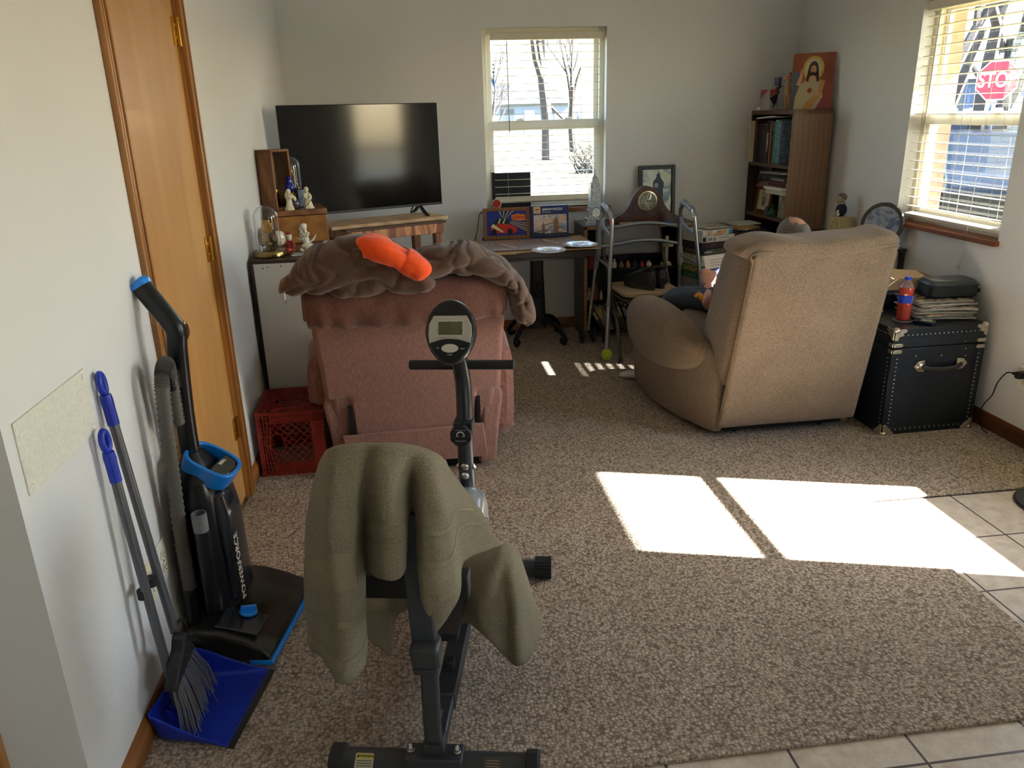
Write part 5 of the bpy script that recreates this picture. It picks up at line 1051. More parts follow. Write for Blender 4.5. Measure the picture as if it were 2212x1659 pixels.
# shelf contents
R = random.Random(11)
cols = ['#8f8878', '#c0b49a', '#6d5a48', '#a86a3a', '#2d3038', '#b03028', '#c9c2ae', '#4d6278', '#8a7a3a', '#3a2a22']
names = ['small grey-white ornament at left of the middle shelf row', 'small cream ornament on the middle shelf row', 'small brown ornament on the middle shelf row', 'small orange pumpkin-like jar on the middle shelf row', 'small black and cream ornament on the middle shelf row', 'small bright red toy on the middle shelf row', 'small white toy beside the red one on the middle shelf row']
x = 1.29
for k, (c, lb) in enumerate(zip([cols[0], cols[1], cols[2], cols[3], cols[4], cols[5], cols[6]], names)):
    h = R.uniform(.04, .065); r = R.uniform(.016, .022); b = B(); b.lathe([(r*.8, 0), (r, h*.2), (r*.9, h*.5), (r*.4, h*.7), (r*.55, h*.82), (r*.35, h*.95), (0, h)], None, 16); o = b.out('ornament', mat('orn_%d' % k, c, .4)); o.location = (x, 5.14, .4865); tag(o, lb, 'ornament', 'ornaments on the middle shelf'); x += .048
g = thing('cross', 'cream standing cross on a stepped base at right of the middle shelf', 'cross', (1.70, 5.14, .4865))
b = B(); b.bb((-.011, -.008, .02), (.011, .008, .20)); b.bb((-.045, -.008, .125), (.045, .008, .15)); b.out('upright', mat('cream_stone', '#c9bd97', .6), g, bevel=.002)
b = B(); b.bb((-.034, -.02, 0), (.034, .02, .014)); b.bb((-.026, -.015, .014), (.026, .015, .026)); b.out('base', MATS['cream_stone'], g, bevel=.002)
b = B(); b.lathe([(.02, 0), (.022, .005), (.022, .10), (.012, .13), (.012, .16), (0, .16)], T(1.175, 5.13, .4865), 20); tag(b.out('bottle', mat('maroon_bottle', '#7d1e26', .3)), 'dark red bottle at the left end of the shelf behind the walker', 'bottle')
for k, (x, y, r, h, c, lb) in enumerate(((1.165, 5.13, .02, .09, '#8d7a62', 'tan doll-like ornament left on the lower shelf behind the walker wheel leg'), (1.21, 5.12, .022, .12, '#6e3a30', 'reddish brown ornament on the lower shelf behind the walker'), (1.245, 5.12, .012, .07, '#b9b09a', 'pale ornament on the lower shelf beside the walker leg'), (1.32, 5.12, .018, .05, '#b59a7c', 'tan shell-like ornament on the lower shelf left of the shoes'), (1.66, 5.12, .02, .1, '#54463a', 'brown ornament on the lower shelf right of the shoes'))):
    b = B(); b.lathe([(r*.8, 0), (r, h*.25), (r*.8, h*.55), (r*.4, h*.7), (r*.6, h*.85), (0, h)], None, 14); o = b.out('ornament', mat('lorn_%d' % k, c, .6)); o.location = (x, y, .2765); tag(o, lb, 'ornament')
# leaning books on the bottom shelf
bc = [('#4a4640', 'dark grey'), ('#8d8578', 'pale grey'), ('#b0a88a', 'cream'), ('#8f8b5a', 'olive cream'), ('#27305e', 'navy blue'), ('#2c3550', 'slate blue with gold'), ('#5f4a2c', 'brown and gold'), ('#44583c', 'mottled green'), ('#14352a', 'dark green'), ('#2e3033', 'charcoal'), ('#5c2024', 'dark red')]
x = 1.235; th0 = .0
for k, (c, nm) in enumerate(bc):
    th = R.uniform(.015, .026); h = R.uniform(.165, .20); d = R.uniform(.11, .14); lean = -.5+.02*k
    g = thing('book', '%s book, %s from left in the leaning row on bottom shelf' % (nm, ['first', 'second', 'third', 'fourth', 'fifth', 'sixth', 'seventh', 'eighth', 'ninth', 'tenth', 'eleventh'][k]), 'book', (x+th, sy0+.03, .051), 0, 'leaning books on the bottom shelf', rot=(0, lean, 0))
    b = B(); b.bb((0, 0, 0), (th, d, .002+h)); b.out('cover', mat('bk_%d' % k, c, .4), g, bevel=.0015)
    b = B(); b.bb((.002, .004, h), (th-.002, d+.002, h+.003)); b.out('pages', PAPERW, g)
    b = B(); b.bb((.003, -.0012, h*.5), (th-.003, 0, h*.85)); b.out('spine_label', mat('spl_%d' % (k % 3), ['#b9b39c', '#c8a94a', '#7f92a8'][k % 3], .5), g)
    x += th/math.cos(lean)+.002
# ------------------------------------------------------------ folding chair with shoes
FCM = mat('chair_brown_metal', '#4a423c', .35, .6); FCV = mat('chair_vinyl', '#5d564e', .5); FCS = mat('chair_seat_fabric', '#a99478', .85, kind='fabric', col2='#8f7b61', scale=150, bump=.4)
fc = thing('folding_chair', 'brown metal folding chair with tan padded seat behind the walker', 'chair', (1.425, 4.72, 0), .04)
b = B(); b.loft([[Vector((x, y, z)) for x, y in rrect(w, d, .05)] for z, w, d in ((.415, .36, .36), (.422, .38, .38), (.437, .38, .38), (.443, .35, .35))]); b.out('seat', FCS, fc)
b = B(); b.loft([[Vector((x, y, z)) for x, y in rrect(w, d, .05)] for z, w, d in ((.395, .385, .385), (.413, .39, .39))]); b.out('seat_pan', FCM, fc)
b = B(); 
def bp(u, v): x = (u-.5)*.40*(1-.06*v); z = .60+.185*v; return Vector((x, .26+.03*math.cos((u-.5)*2.6)+.03*v, z))
b.grid(bp, 16, 8); b.out('backrest', FCV, fc, solid=.022, bevel=.006)
for s in (-1, 1):
    b = B(); b.tube([(s*.195, -.165, .012), (s*.195, -.06, .25), (s*.195, .08, .43), (s*.20, .27, .66), (s*.19, .30, .78)], .0115, 12, smooth=4); b.out('front_leg', FCM, fc)
    b = B(); b.tube([(s*.175, .30, .012), (s*.175, .12, .30), (s*.175, -.02, .42)], .0115, 12, smooth=4); b.out('rear_leg', FCM, fc)
    b = B(); b.cyl((s*.195, -.168, 0), (s*.195, -.160, .03), .0145, 12); b.out('foot_cap', BLACKM, fc)
b = B(); b.cyl((-.195, -.10, .17), (.195, -.10, .17), .008, 10); b.out('stretcher', FCM, fc)
SHO = mat('shoe_black', '#17181b', .55); SOL = mat('shoe_sole', '#2a2c30', .6)
def shoe(label, x, y, rz):
    t = thing('shoe', label, 'shoe', (x, y, .4445), rz, 'black shoes on the folding chair'); t.scale = (1.05, .95, 1.22)
    L = lambda z, e=0: [Vector((cx, cy, z)) for cx, cy in [((.047+.004*math.sin(a))*math.cos(a)*(1.0 if math.sin(a) > 0 else .82)*(1+e), .135*math.sin(a)*(1+e*.4)) for a in [2*pi*j/28 for j in range(28)]]]
    b = B(); b.loft([L(0), L(.014, .03), L(.026, .02)]); b.out('sole', SOL, t)
    b = B(); S = []
    for y, hw, h, zo in ((-.130, .022, .055, .02), (-.12, .034, .078, .02), (-.09, .040, .085, .02), (-.03, .042, .082, .02), (.03, .045, .062, .02), (.085, .043, .045, .02), (.12, .030, .032, .02), (.134, .01, .015, .02)):
        S.append([Vector((hw*math.copysign(abs(math.cos(a))**.8, math.cos(a)), y, zo+max(0, h*math.copysign(abs(math.sin(a))**.7, math.sin(a))))) for a in [2*pi*j/24 for j in range(24)]])
    b.loft(S); b.out('upper', SHO, t, subd=1)
    b = B(); b.tube([(.030*math.cos(a), -.075+.042*math.sin(a), .104+.008*abs(math.sin(a)) if math.sin(a) < 0 else .098) for a in [2*pi*j/20 for j in range(20)]], .008, 8, closed=True); b.out('collar', SHO, t)
    b = B(); b.prism([(.024*math.cos(a), -.075+.036*math.sin(a)) for a in [2*pi*j/20 for j in range(20)]], .003, T(0, 0, .1)); b.out('insole', mat('insole_grey', '#5b5e63', .7), t)
    b = B(); b.box((0, -.126, .062), (.026, .004, .006), (-.25, 0, 0)); b.out('heel_tab', mat('reflective_grey', '#74777b', .4), t)
    b = B()
    for k in range(4): b.tube([(-.02, -.01+.018*k, .098-.012*k), (0, -.01+.018*k, .102-.012*k), (.02, -.01+.018*k, .098-.012*k)], .0025, 6, smooth=3)
    b.out('laces', BLACKM, t)
shoe('left black shoe on the folding chair seat, angled with its toe to the left', 1.385, 4.69, .5)
shoe('right black shoe on the folding chair seat, heel towards the room', 1.495, 4.735, .12)
# ------------------------------------------------------------ walker
wk = thing('walker', 'aluminium walking frame with wheels and a yellow-green tennis ball foot', 'walker', (0, 0, 0))
GRP = mat('walker_grip', '#7b7f85', .6); PAD = mat('walker_pad', '#8f9db8', .4)
def wside(U, W, up, wp, s):
    U = Vector(U); W = Vector(W); up = Vector(up); wp = Vector(wp)
    b = B(); b.tube([U, U+(up-U)*.5, up+Vector((0, 0, -.06)), up+Vector((0, .015, -.015)), up+Vector((0, .055, .02)), wp+Vector((0, -.06, .03)), wp+Vector((0, -.01, .0)), wp+Vector((0, .015, -.05)), wp.lerp(W, .35)], .0125, 14, smooth=6); b.out('side_tube', ALU, wk)
    b = B(); b.tube([U+Vector((0, 0, .0)), U.lerp(up, .36)], .0145, 14); b.out('leg_extension', ALU, wk)
    b = B(); b.tube([U.lerp(up, .35), U.lerp(up, .375)], .017, 14); b.out('adjuster_collar', GRP, wk)
    b = B(); b.tube([wp.lerp(W, .30), wp.lerp(W, .33), wp.lerp(W, .44), wp.lerp(W, .45)], [.0165, .0175, .0175, .0165], 14); b.out('adjuster_collar', mat('collar_grey', '#86898d', .5), wk)
    b = B(); b.tube([wp.lerp(W, .33), wp.lerp(W, .96)], .011, 14); b.out('leg_extension', ALU, wk)
    b = B()
    for k in range(5): q = wp.lerp(W, .74+.045*k); b.ell(q+Vector((s*0, -.0105, 0)), (.0035, .002, .0035), 6)
    b.out('pin_holes', SLOT, wk)
    b = B(); b.tube([up+Vector((0, .052, .018)), wp+Vector((0, -.045, .032)), wp+Vector((0, -.01, .018))], [.0165, .0185, .0185], 14); b.out('hand_grip', GRP, wk)
    b = B(); b.tube([wp+Vector((0, .0, -.07)), wp+Vector((0, -.04, -.10)), up.lerp(wp, .3)+Vector((0, 0, -.12)), up+Vector((0, .0, -.115))], .011, 10, smooth=5, sq=(.6, 1.1, .8)); b.out('side_brace', PAD, wk)
    b = B(); b.tube([wp.lerp(W, .36), wp.lerp(W, .36)+Vector((0, -.05, -.01)), U.lerp(up, .58)+Vector((0, .05, .04)), U.lerp(up, .56)+Vector((0, .01, .0)), U.lerp(up, .50)], .009, 10, smooth=5); b.out('lower_brace', GRP, wk)
    for dx in (-.022, .022):
        pass
wside((1.168, 4.635, .05), (1.135, 5.035, .06), (1.205, 4.70, .885), (1.20, 4.93, .905), -1)
wside((1.80, 4.60, .05), (1.75, 4.98, .06), (1.72, 4.67, .885), (1.715, 4.92, .905), 1)
for xx in (1.095, 1.175, 1.712, 1.778):
    b = B(); b.lathe([(.012, -.010), (.040, -.011), (.056, -.008), (.058, 0), (.056, .008), (.040, .011), (.012, .010)], T(xx, 5.04, .058) @ rotm(0, pi/2, 0), 28); b.out('wheel', mat('wheel_grey', '#3c3f44', .6), wk)
b = B(); b.cyl((1.095, 5.045, .058), (1.175, 5.045, .058), .006, 10); b.out('axle', CHROME, wk)
b = B(); b.cyl((1.712, 5.04, .058), (1.778, 5.04, .058), .006, 10); b.out('axle', CHROME, wk)
for z, zz in ((.775, .79), (.665, .68)):
    b = B(); b.tube([(1.20, 4.955, z), (1.33, 4.955, z+.015), (1.42, 4.955, zz+.012), (1.56, 4.955, zz+.012), (1.72, 4.955, z-.002)], .0115, 12, smooth=4); b.out('cross_bar', mat('walker_grey', '#7e8185', .4, .6), wk)
for x in (1.185, 1.727):
    b = B(); b.tube([(x, 4.955, .84), (x, 4.96, .60)], .019, 12); b.out('hinge_post', MATS['walker_grey'], wk)
BALL = mat('tennis_felt', '#b9cf32', .9, kind='fabric', col2='#9db522', scale=200, bump=.8, sheen=.5)
for x, y in ((1.166, 4.630), (1.80, 4.60)):
    b = B(); b.lathe([(.0001, 0), (.019, .003), (.032, .016), (.036, .035), (.033, .051), (.025, .063), (.0145, .071)], T(x, y, .0), 24)
    b.tube([(x+.016, y-.012, .056), (x+.014, y-.011, .070), (x+.012, y-.01, .078)], [.012, .008, .001], 8, sq=(1, .6, 1))
    b.out('tennis_ball', BALL, wk)
# ------------------------------------------------------------ stack of jigsaw boxes
PZ = (1.845, 4.865); PR = .30
MPZ = T(PZ[0], PZ[1], 0) @ rotm(0, 0, PR)
zt = .748
CR = mat('box_cream', '#d9d3c0', .5); INK = mat('ink_dark', '#24252a', .5)
spec = [(.036, .24, 0, '#cfd0cf', ['#3f6fa0', '#d9c25a', '#b04a3a', '#e8e6df', '#e0ddd2'], 'white box with a small colourful picture and blue end', None),
        (.042, .26, .0, '#d8d4c4', None, 'cream box printed with a large 500', '500'),
        (.040, .255, .006, '#232530', ['#232530', '#5a2430', '#2a2c38', '#6f6a60'], 'very dark box with red picture', None),
        (.042, .25, .004, '#1d2430', ['#1f2a38', '#54604a', '#7a6a58', '#28303a'], 'navy box with white script and a village picture', 'ng Kinne'),
        (.034, .24, .010, '#c9c19a', ['#c9c19a', '#d8d2b0', '#46402c'], 'pale yellow and grey box', '00'),
        (.036, .245, .004, '#b9b6aa', ['#2b2c30', '#b9b6aa', '#8c8a80'], 'light grey box with a black photo', None),
        (.048, .26, -.004, '#5f7a3a', ['#b02c34', '#2e7a4a', '#d8c050', '#30406a', '#a03850'], 'green and red sweet-shop picture box', None),
        (.040, .26, .0, '#1f5540', ['#1f5540', '#2a6a50', '#7f9a7a'], 'dark green box', None),
        (.060, .255, .004, '#8b8d8c', ['#8b8d8c', '#9c9c98', '#7a7b7a'], 'plain grey box with blue corner', None),
        (.055, .255, .004, '#a5a7a6', ['#a5a7a6', '#bcbcb8', '#6a6d72'], 'grey and white box', None),
        (.060, .26, .0, '#5a4a3a', ['#5a4a3a', '#8a6a4a'], 'brown box', None),
        (.060, .26, .0, '#30343c', ['#30343c', '#5a5f6a'], 'charcoal box', None),
        (.060, .26, .0, '#70706a', ['#70706a', '#a09a8a'], 'dull grey box', None),
        (.060, .26, .0, '#40302a', ['#40302a', '#705a4a'], 'dark brown box', None)]
pos = ['at the top', 'second from the top', 'third from the top', 'fourth from the top', 'fifth from the top', 'sixth from the top', 'seventh from the top', 'eighth from the top', 'ninth from the top', 'tenth from the top', 'eleventh from the top', 'twelfth from the top', 'thirteenth from the top', 'fourteenth from the top']
z = zt
for k, (h, w, off, c, art, nm, tx) in enumerate(spec):
    if z-h < .0: h = z-.001
    if h < .01: break
    z0 = z-h
    g = thing('puzzle_box', '%s, %s of jigsaw stack' % (nm, pos[k]), 'box', tuple(MPZ @ Vector((off, off*.5, z0))), PR, 'jigsaw boxes stacked by the walker')
    b = B(); b.bb((0, 0, .001), (w, w*.95, h-.001)); b.out('carton', mat('pz_%d' % k, c, .5), g, bevel=.0012)
    if art:
        b = B(); b.bb((.03, -.0008, h*.12), (w*.8, 0, h*.88)); b.out('side_print', artmat('pza_%d' % k, art, 45, .45), g)
        b = B(); b.bb((-.0008, .04, h*.2), (0, w*.7, h*.8)); b.out('end_print', artmat('pza_%d' % k, art, 45, .45), g)
    if k == 0: b = B(); b.bb((w-.03, -.001, .002), (w-.002, 0, h-.002)); b.out('blue_band', mat('band_blue', '#3f86b8', .4), g)
    if k == 1:
        b = B(); b.bb((.004, -.001, .006), (.03, 0, h-.006)); b.out('tiny_picture', INK, g)
        text('lettering', '500', .026, UPR @ T(.062, h/2, .0006), INK, g, .0003, bold=.0004); b = B(); b.bb((.09, -.001, .008), (.106, 0, h-.008)); b.out('logo_square', mat('logo_grey', '#8b8b86', .5), g)
        text('lettering', 'PUZZLE 500 PIECES', .009, UPR @ T(.17, h*.62, .0006), INK, g, .0002)
    if tx == 'ng Kinne': text('lettering', tx, .018, UPR @ T(.05, h/2, .0012), WHITE, g, .0003, bold=.0003)
    if k == 8: b = B(); b.bb((-.003, -.003, 0), (.02, .02, h*.99)); b.out('blue_corner', mat('corner_blue', '#2f7fb0', .5), g)
    z = z0
b = B(); M = T(1.97, 5.02, zt+.002) @ rotm(0, 0, .4)
def pmag(u, v): return M @ Vector(((u-.5)*.24, (v-.5)*.2, .004+.006*math.sin(u*5)*math.sin(v*4)))
b.grid(pmag, 12, 10); tag(b.out('plastic_wrap', mat('clear_film', '#b9b2a8', .15, trans=.3), solid=.001), 'crinkled clear wrap lying on top of the jigsaw stack', 'plastic wrap')
# low table carrying newspapers between jigsaw stack and bookcase
g = thing('side_table', 'low dark table carrying newspapers between jigsaw stack and bookcase', 'table', (2.21, 5.18, 0))
b = B(); b.bb((-.12, -.2, .70), (.14, .24, .72)); b.out('table_top', DKW, g, bevel=.003)
for x in (-.10, .12):
    for y in (-.18, .22): b = B(); b.bb((x-.012, y-.012, 0), (x+.012, y+.012, .70)); b.out('leg', DKW, g)
for k, (x, y, rz, c, nm) in enumerate(((2.20, 5.10, .3, ['#b9b4a8', '#6a6a68', '#c9c6bd'], 'grey newspaper'), (2.19, 5.06, .7, ['#c05038', '#d8a040', '#3a5a48', '#d8d0c0'], 'colourful flyer'), (2.25, 5.20, .1, ['#9fb4b0', '#c9d0cc', '#7a8a88'], 'pale green leaflet'))):
    b = B(); b.prism(rrect(.20, .16, .003), .008, T(0, 0, 0)); o = b.out('newspaper', artmat('news_%d' % k, c, 30), bevel=.001); o.location = (x, y, .7205+.0085*k); o.rotation_euler = (0, 0, rz)
    tag(o, '%s on the low table beside the bookcase' % nm, 'newspaper', 'papers by the bookcase')
# ------------------------------------------------------------ bookcase in the right corner (open side faces left)
BW = mat('bookcase_laminate', '#86684f', .45, kind='wood', col2='#7a5e47', scale=7, stretch=(1, 1, .12), coat=.15)
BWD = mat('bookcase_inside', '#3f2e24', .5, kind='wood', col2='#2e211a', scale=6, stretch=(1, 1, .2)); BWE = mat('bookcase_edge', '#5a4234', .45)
BKL = (2.395, 4.87, 0); BKR = .035
bc_ = thing('bookcase', 'tall narrow walnut bookcase in the right corner with its shelves facing left', 'bookcase', BKL, BKR)
MBK = T(*BKL) @ rotm(0, 0, BKR); Dp, Wd, Ht = .265, .585, 1.468
b = B(); b.bb((0, 0, 0), (Dp, .018, Ht)); b.out('side_panel', BW, bc_, bevel=.001)
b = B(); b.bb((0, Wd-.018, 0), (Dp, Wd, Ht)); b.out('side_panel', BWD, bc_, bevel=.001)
b = B(); b.bb((-.001, .0, Ht-.026), (Dp, Wd, Ht+.001)); b.out('top_board', BWE, bc_, bevel=.001)
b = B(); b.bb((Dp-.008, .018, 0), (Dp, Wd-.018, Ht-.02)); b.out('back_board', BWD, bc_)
SZ = (.06, .38, .79, 1.13)
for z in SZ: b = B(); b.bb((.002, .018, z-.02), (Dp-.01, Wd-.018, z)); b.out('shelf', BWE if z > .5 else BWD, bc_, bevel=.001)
def onbk(x, y, z): return tuple(MBK @ Vector((x, y, z)))
# upright books on the top shelf, far end to near end
tb_ = [('#cfc7a6', .016, .27, 'tall slim cream book jutting out far left', -.035), ('#4b1f1c', .034, .285, 'dark maroon volume next to the cream one', 0), ('#14181c', .045, .245, 'black green-marked book', .01), ('#17203a', .034, .25, 'navy book', .01), ('#33201e', .05, .25, 'dark brown gold-lined book', .01), ('#6a2a28', .017, .27, 'thin brick red book', .005), ('#1a1c22', .034, .268, 'black book with BASEBALL spine', .0), ('#a06a50', .015, .262, 'thin pinkish tan book', .005), ('#3a1f1c', .034, .215, 'short dark red book with gold bands', .01), ('#4a6058', .030, .262, 'grey green book', .005), ('#1f5f66', .046, .278, 'shiny teal foil book', .0), ('#3f5f80', .032, .265, 'light blue book nearest the side panel', .0)]
y = Wd-.022
for k, (c, t, h, nm, dx) in enumerate(tb_):
    g = thing('book', '%s on the top shelf of the bookcase' % nm, 'book', onbk(.012+dx, y-t, 1.1305), BKR, 'upright books on the top bookcase shelf')
    b = B(); b.bb((0, .0005, 0), (.19, t-.0005, h)); b.out('cover', mat('tbk_%d' % k, c, .25 if k == 10 else .4, kind='noise' if k in (10, 11) else 'plain', col2='#6fb0a8' if k == 10 else '#8fa0b8', scale=60), g, bevel=.002)
    b = B(); b.bb((.006, .002, h), (.186, t-.002, h+.001)); b.out('pages', PAPERW, g)
    MS = T(-.0002, t/2, h*.5) @ Matrix(((0, 0, -1, 0), (-1, 0, 0, 0), (0, 1, 0, 0), (0, 0, 0, 1)))
    if k == 6: text('lettering', 'BASEBALL', .028, MS @ rotm(0, 0, -pi/2), PAPERW, g, .0004, bold=.0003)
    elif k in (2, 4, 8):
        for q in (.2, .35, .7, .8): b = B(); b.bb((-.0006, .004, h*q), (0, t-.004, h*q+.003)); b.out('gold_band', BRASS, g)
    y -= t
g = B(); g.tube([onbk(.0, .50, 1.418), onbk(.0, .40, 1.425), onbk(.0, .30, 1.43), onbk(.0, .22, 1.428)], .0025, 6, smooth=4); g.grid(lambda u, v: MBK @ Vector((.005+.15*v, .50-.28*u, 1.417+.012*u)), 6, 4); tag(g.out('magazine', PAPERW, solid=.002), 'white magazine lying across the tops of the upright books', 'magazine')
# middle shelf
g = thing('book', 'large dark book with HU lettering facing out on the middle bookcase shelf', 'book', onbk(.05, .555, .962), BKR, rot=(0, .12, BKR))
b = B(); b.bb((0, -.20, 0), (.02, 0, .14)); b.out('cover', mat('hu_cover', '#2a2226', .3), g, bevel=.001)
b = B(); b.add([(-.001, -.19, .002), (-.001, -.005, .002), (-.001, -.06, .035), (-.001, -.19, .05)], [(0, 1, 2, 3)]); b.out('cover_photo', mat('hu_photo', '#8d6258', .4), g)
MS = Matrix(((0, 0, -1, 0), (-1, 0, 0, 0), (0, 1, 0, 0), (0, 0, 0, 1)))
text('lettering', 'HU', .075, T(-.0015, -.09, .085) @ MS, mat('ghost_letter', '#8b7f86', .4), g, .0004)
b = B(); b.bb((-.0005, -.012, .0), (.0205, .001, .14)); b.out('spine', BLACK, g)
z = .985
stk = [('#c9c4b2', .03, 'white lowest book', -.01, .05), ('#d5cfbd', .018, 'white printed book', -.02, .12), ('#4a1c24', .036, 'dark burgundy book', .0, .0), ('#25262a', .03, 'charcoal book with pale lettering', .0, .02), ('#1e2026', .018, 'thin black book', .005, .0), ('#7a766c', .012, 'tilted white-edged binder at the top', -.03, .35)]
z = .945
# box that carries the stack
g = thing('book', 'pale row of paperbacks under the horizontal book pile', 'book', onbk(.04, .03, .7905), BKR)
b = B(); b.bb((0, .03, 0), (.17, .15, .145)); b.out('cover', artmat('spines', ['#c9c3ae', '#7a3028', '#b9b49a', '#3a4430', '#d9d2ba'], 26, .5, (1, 3, .3), .3), g, bevel=.001)
b = B(); b.bb((-.002, .03, .147), (.16, .15, .152)); b.out('top_leaf', PAPERW, g)
for k, (c, h, nm, dx, rz) in enumerate(stk):
    g = thing('book', '%s in the horizontal pile on the middle bookcase shelf' % nm, 'book', onbk(.0+dx, .035, z), BKR+rz*.5, 'horizontal pile on the middle bookcase shelf')
    b = B(); b.bb((0, 0, 0), (.17, .23, h-.001)); b.out('cover', mat('stk_%d' % k, c, .4), g, bevel=.0015)
    b = B(); b.bb((.004, -.001, .003), (.168, 0, h-.004)); b.bb((-.001, .02, .003), (0, .19, h*.5)) if k in (1, 3) else None; b.out('pages', PAPERW if k != 3 else mat('dull_lettering', '#8a877e', .6), g)
    z += h
g = thing('framed_picture', 'brown framed birdhouse drawing on the middle shelf of the bookcase', 'picture frame', onbk(.055, .565, .7905), BKR, rot=(0, .10, BKR))
b = B()
for a, c in (((0, -.225, 0), (.018, 0, .02)), ((0, -.225, .155), (.018, 0, .178)), ((0, -.225, 0), (.018, -.2, .178)), ((0, -.03, 0), (.018, 0, .178))): b.bb(a, c)
b.out('frame', WDZ, g, bevel=.002)
b = B(); b.bb((.008, -.20, .02), (.01, -.03, .155)); b.out('drawing_paper', mat('drawing_paper', '#cfc6b0', .6), g)
MD = T(.0075, -.115, .088) @ MS; SEP = mat('sepia_ink', '#57504a', .6)
prisms('birdhouse', [[(-.02, -.04), (.018, -.04), (.018, .01), (-.02, .01)], [(-.028, .008), (.024, .004), (.0, .034)]], 0, .0006, MD, mat('sepia_mid', '#8d8272', .6), g)
b = B(); R = random.Random(4)
for k in range(46): a = R.uniform(0, 2*pi); r = R.uniform(.022, .052); b.add([MD @ (Vector((r*math.cos(a)*1.0, .005+r*math.sin(a)*.95, .001))+Vector(q)*R.uniform(.5, 1)) for q in ((-.007, -.002, 0), (.0, -.005, 0), (.007, .002, 0), (.0, .005, 0))], [(0, 1, 2, 3)])
b.add([MD @ Vector((.004*math.cos(t), -.006+.004*math.sin(t), .0012)) for t in [2*pi*j/10 for j in range(10)]], [tuple(range(10))]); b.out('foliage', SEP, g)
b = B(); b.lathe([(.028, 0), (.034, .012), (.03, .03), (.012, .05), (.018, .075), (0, .085)], T(*onbk(.035, .235, .7905)), 18); tag(b.out('green_ornament', mat('green_glaze', '#16532f', .3, kind='noise', col2='#0c3320', scale=60)), 'small dark green ornament in front of the paperbacks on the middle shelf', 'ornament')
b = B(); b.lathe([(.02, 0), (.022, .01), (.018, .04), (.01, .06), (0, .065)], T(*onbk(.02, .29, .7905)), 16); tag(b.out('grey_ornament', mat('grey_glaze', '#4b5054', .35)), 'small grey ornament beside the green one on the middle shelf', 'ornament')
for k, (y, t, h, c, nm) in enumerate(((.50, .05, .25, '#1c2230', 'dark blue'), (.44, .05, .24, '#141a22', 'black'), (.40, .03, .26, '#b9b49c', 'cream'), (.36, .035, .25, '#3a241e', 'dark brown'))):
    b = B(); b.bb((0, 0, 0), (.18, t, h)); o = b.out('book', mat('lbk_%d' % k, c, .5), bevel=.002); o.location = onbk(.01, y, .3805); o.rotation_euler = (0, 0, BKR); tag(o, '%s upright book on the lower shelf of the bookcase' % nm, 'book')
# on top of the bookcase
ZK = Ht+.0015
CAM = mat('plush_tan', '#b98a5f', .95, kind='fabric', col2='#a0744c', scale=120, bump=.8, sheen=.6)
MCM = T(*onbk(.085, .225, ZK)) @ rotm(0, 0, .25)
cm = thing('camel_toy', 'tan plush camel with red saddle blanket standing on the bookcase', 'stuffed toy', onbk(.085, .225, ZK), .25)
b = B(); b.ell((.014, 0, .098), (.042, .026, .032), 16); b.ell((.012, 0, .128), (.022, .018, .02), 12); b.tube([(-.018, 0, .10), (-.03, 0, .13), (-.026, 0, .165), (-.018, 0, .185)], [.022, .016, .014, .015], 14, smooth=5); b.out('body', CAM, cm)
for x, y in ((-.016, -.014), (-.016, .014), (.034, -.014), (.034, .014)):
    b = B(); b.tube([(x, y, .09), (x*1.05, y, .05), (x*.95, y*1.1, .025), (x-.002, y*1.2, .012), (x-.008, y*1.2, .006)], [.016, .011, .010, .012, .008], 12, smooth=4); b.out('leg', CAM, cm)
b = B(); b.ell((-.03, 0, .196), (.026, .016, .016), 14, M=rotm(0, -.15, 0)); b.ell((-.05, 0, .192), (.014, .013, .012), 12); b.out('head', CAM, cm)
for s in (-1, 1):
    b = B(); b.ell((-.008, s*.014, .205), (.008, .004, .010), 8); b.out('ear', CAM, cm)
    b = B(); b.ell((-.034, s*.0145, .2), (.004, .003, .004), 8); b.out('eye', BLACK, cm)
b = B(); R = random.Random(2)
for k in range(14): b.tube([(-.014+R.uniform(-.008, .008), R.uniform(-.006, .006), .208), (-.012+R.uniform(-.012, .012), R.uniform(-.01, .01), .226)], [.004, .001], 5)
b.out('forelock', mat('plush_brown', '#8a5532', .95), cm)
def bl(u, v):
    a = -1.9+3.8*u; return Vector((-.012+.044*v, .030*math.sin(a)*1.05, .098+.040*math.cos(a)))
b = B(); b.grid(bl, 20, 6); b.out('saddle_blanket', mat('blanket_red', '#a82024', .8), cm, solid=.002)
b = B()
for vv in (0, 1): b.tube([bl(u/14, vv)*1.0 for u in range(15)], .003, 6)
for uu in (0, 1): b.tube([bl(uu, v/4) for v in range(5)], .003, 6)
b.out('blanket_piping', mat('piping_cream', '#dccfa8', .8), cm)
g = B(); g.grid(lambda u, v: bl(.0+u, .36+.28*v)+Vector((0, 0, 0))+(bl(u, .5)-Vector((.01, 0, .098))).normalized()*.0015, 20, 2); g.out('blanket_stripe', mat('stripe_olive', '#a89a5a', .8), cm)
b = B(); b.tube([(.055, 0, .11), (.066, 0, .095), (.064, 0, .075)], [.004, .003, .004], 8, smooth=3); b.out('tail', CAM, cm)
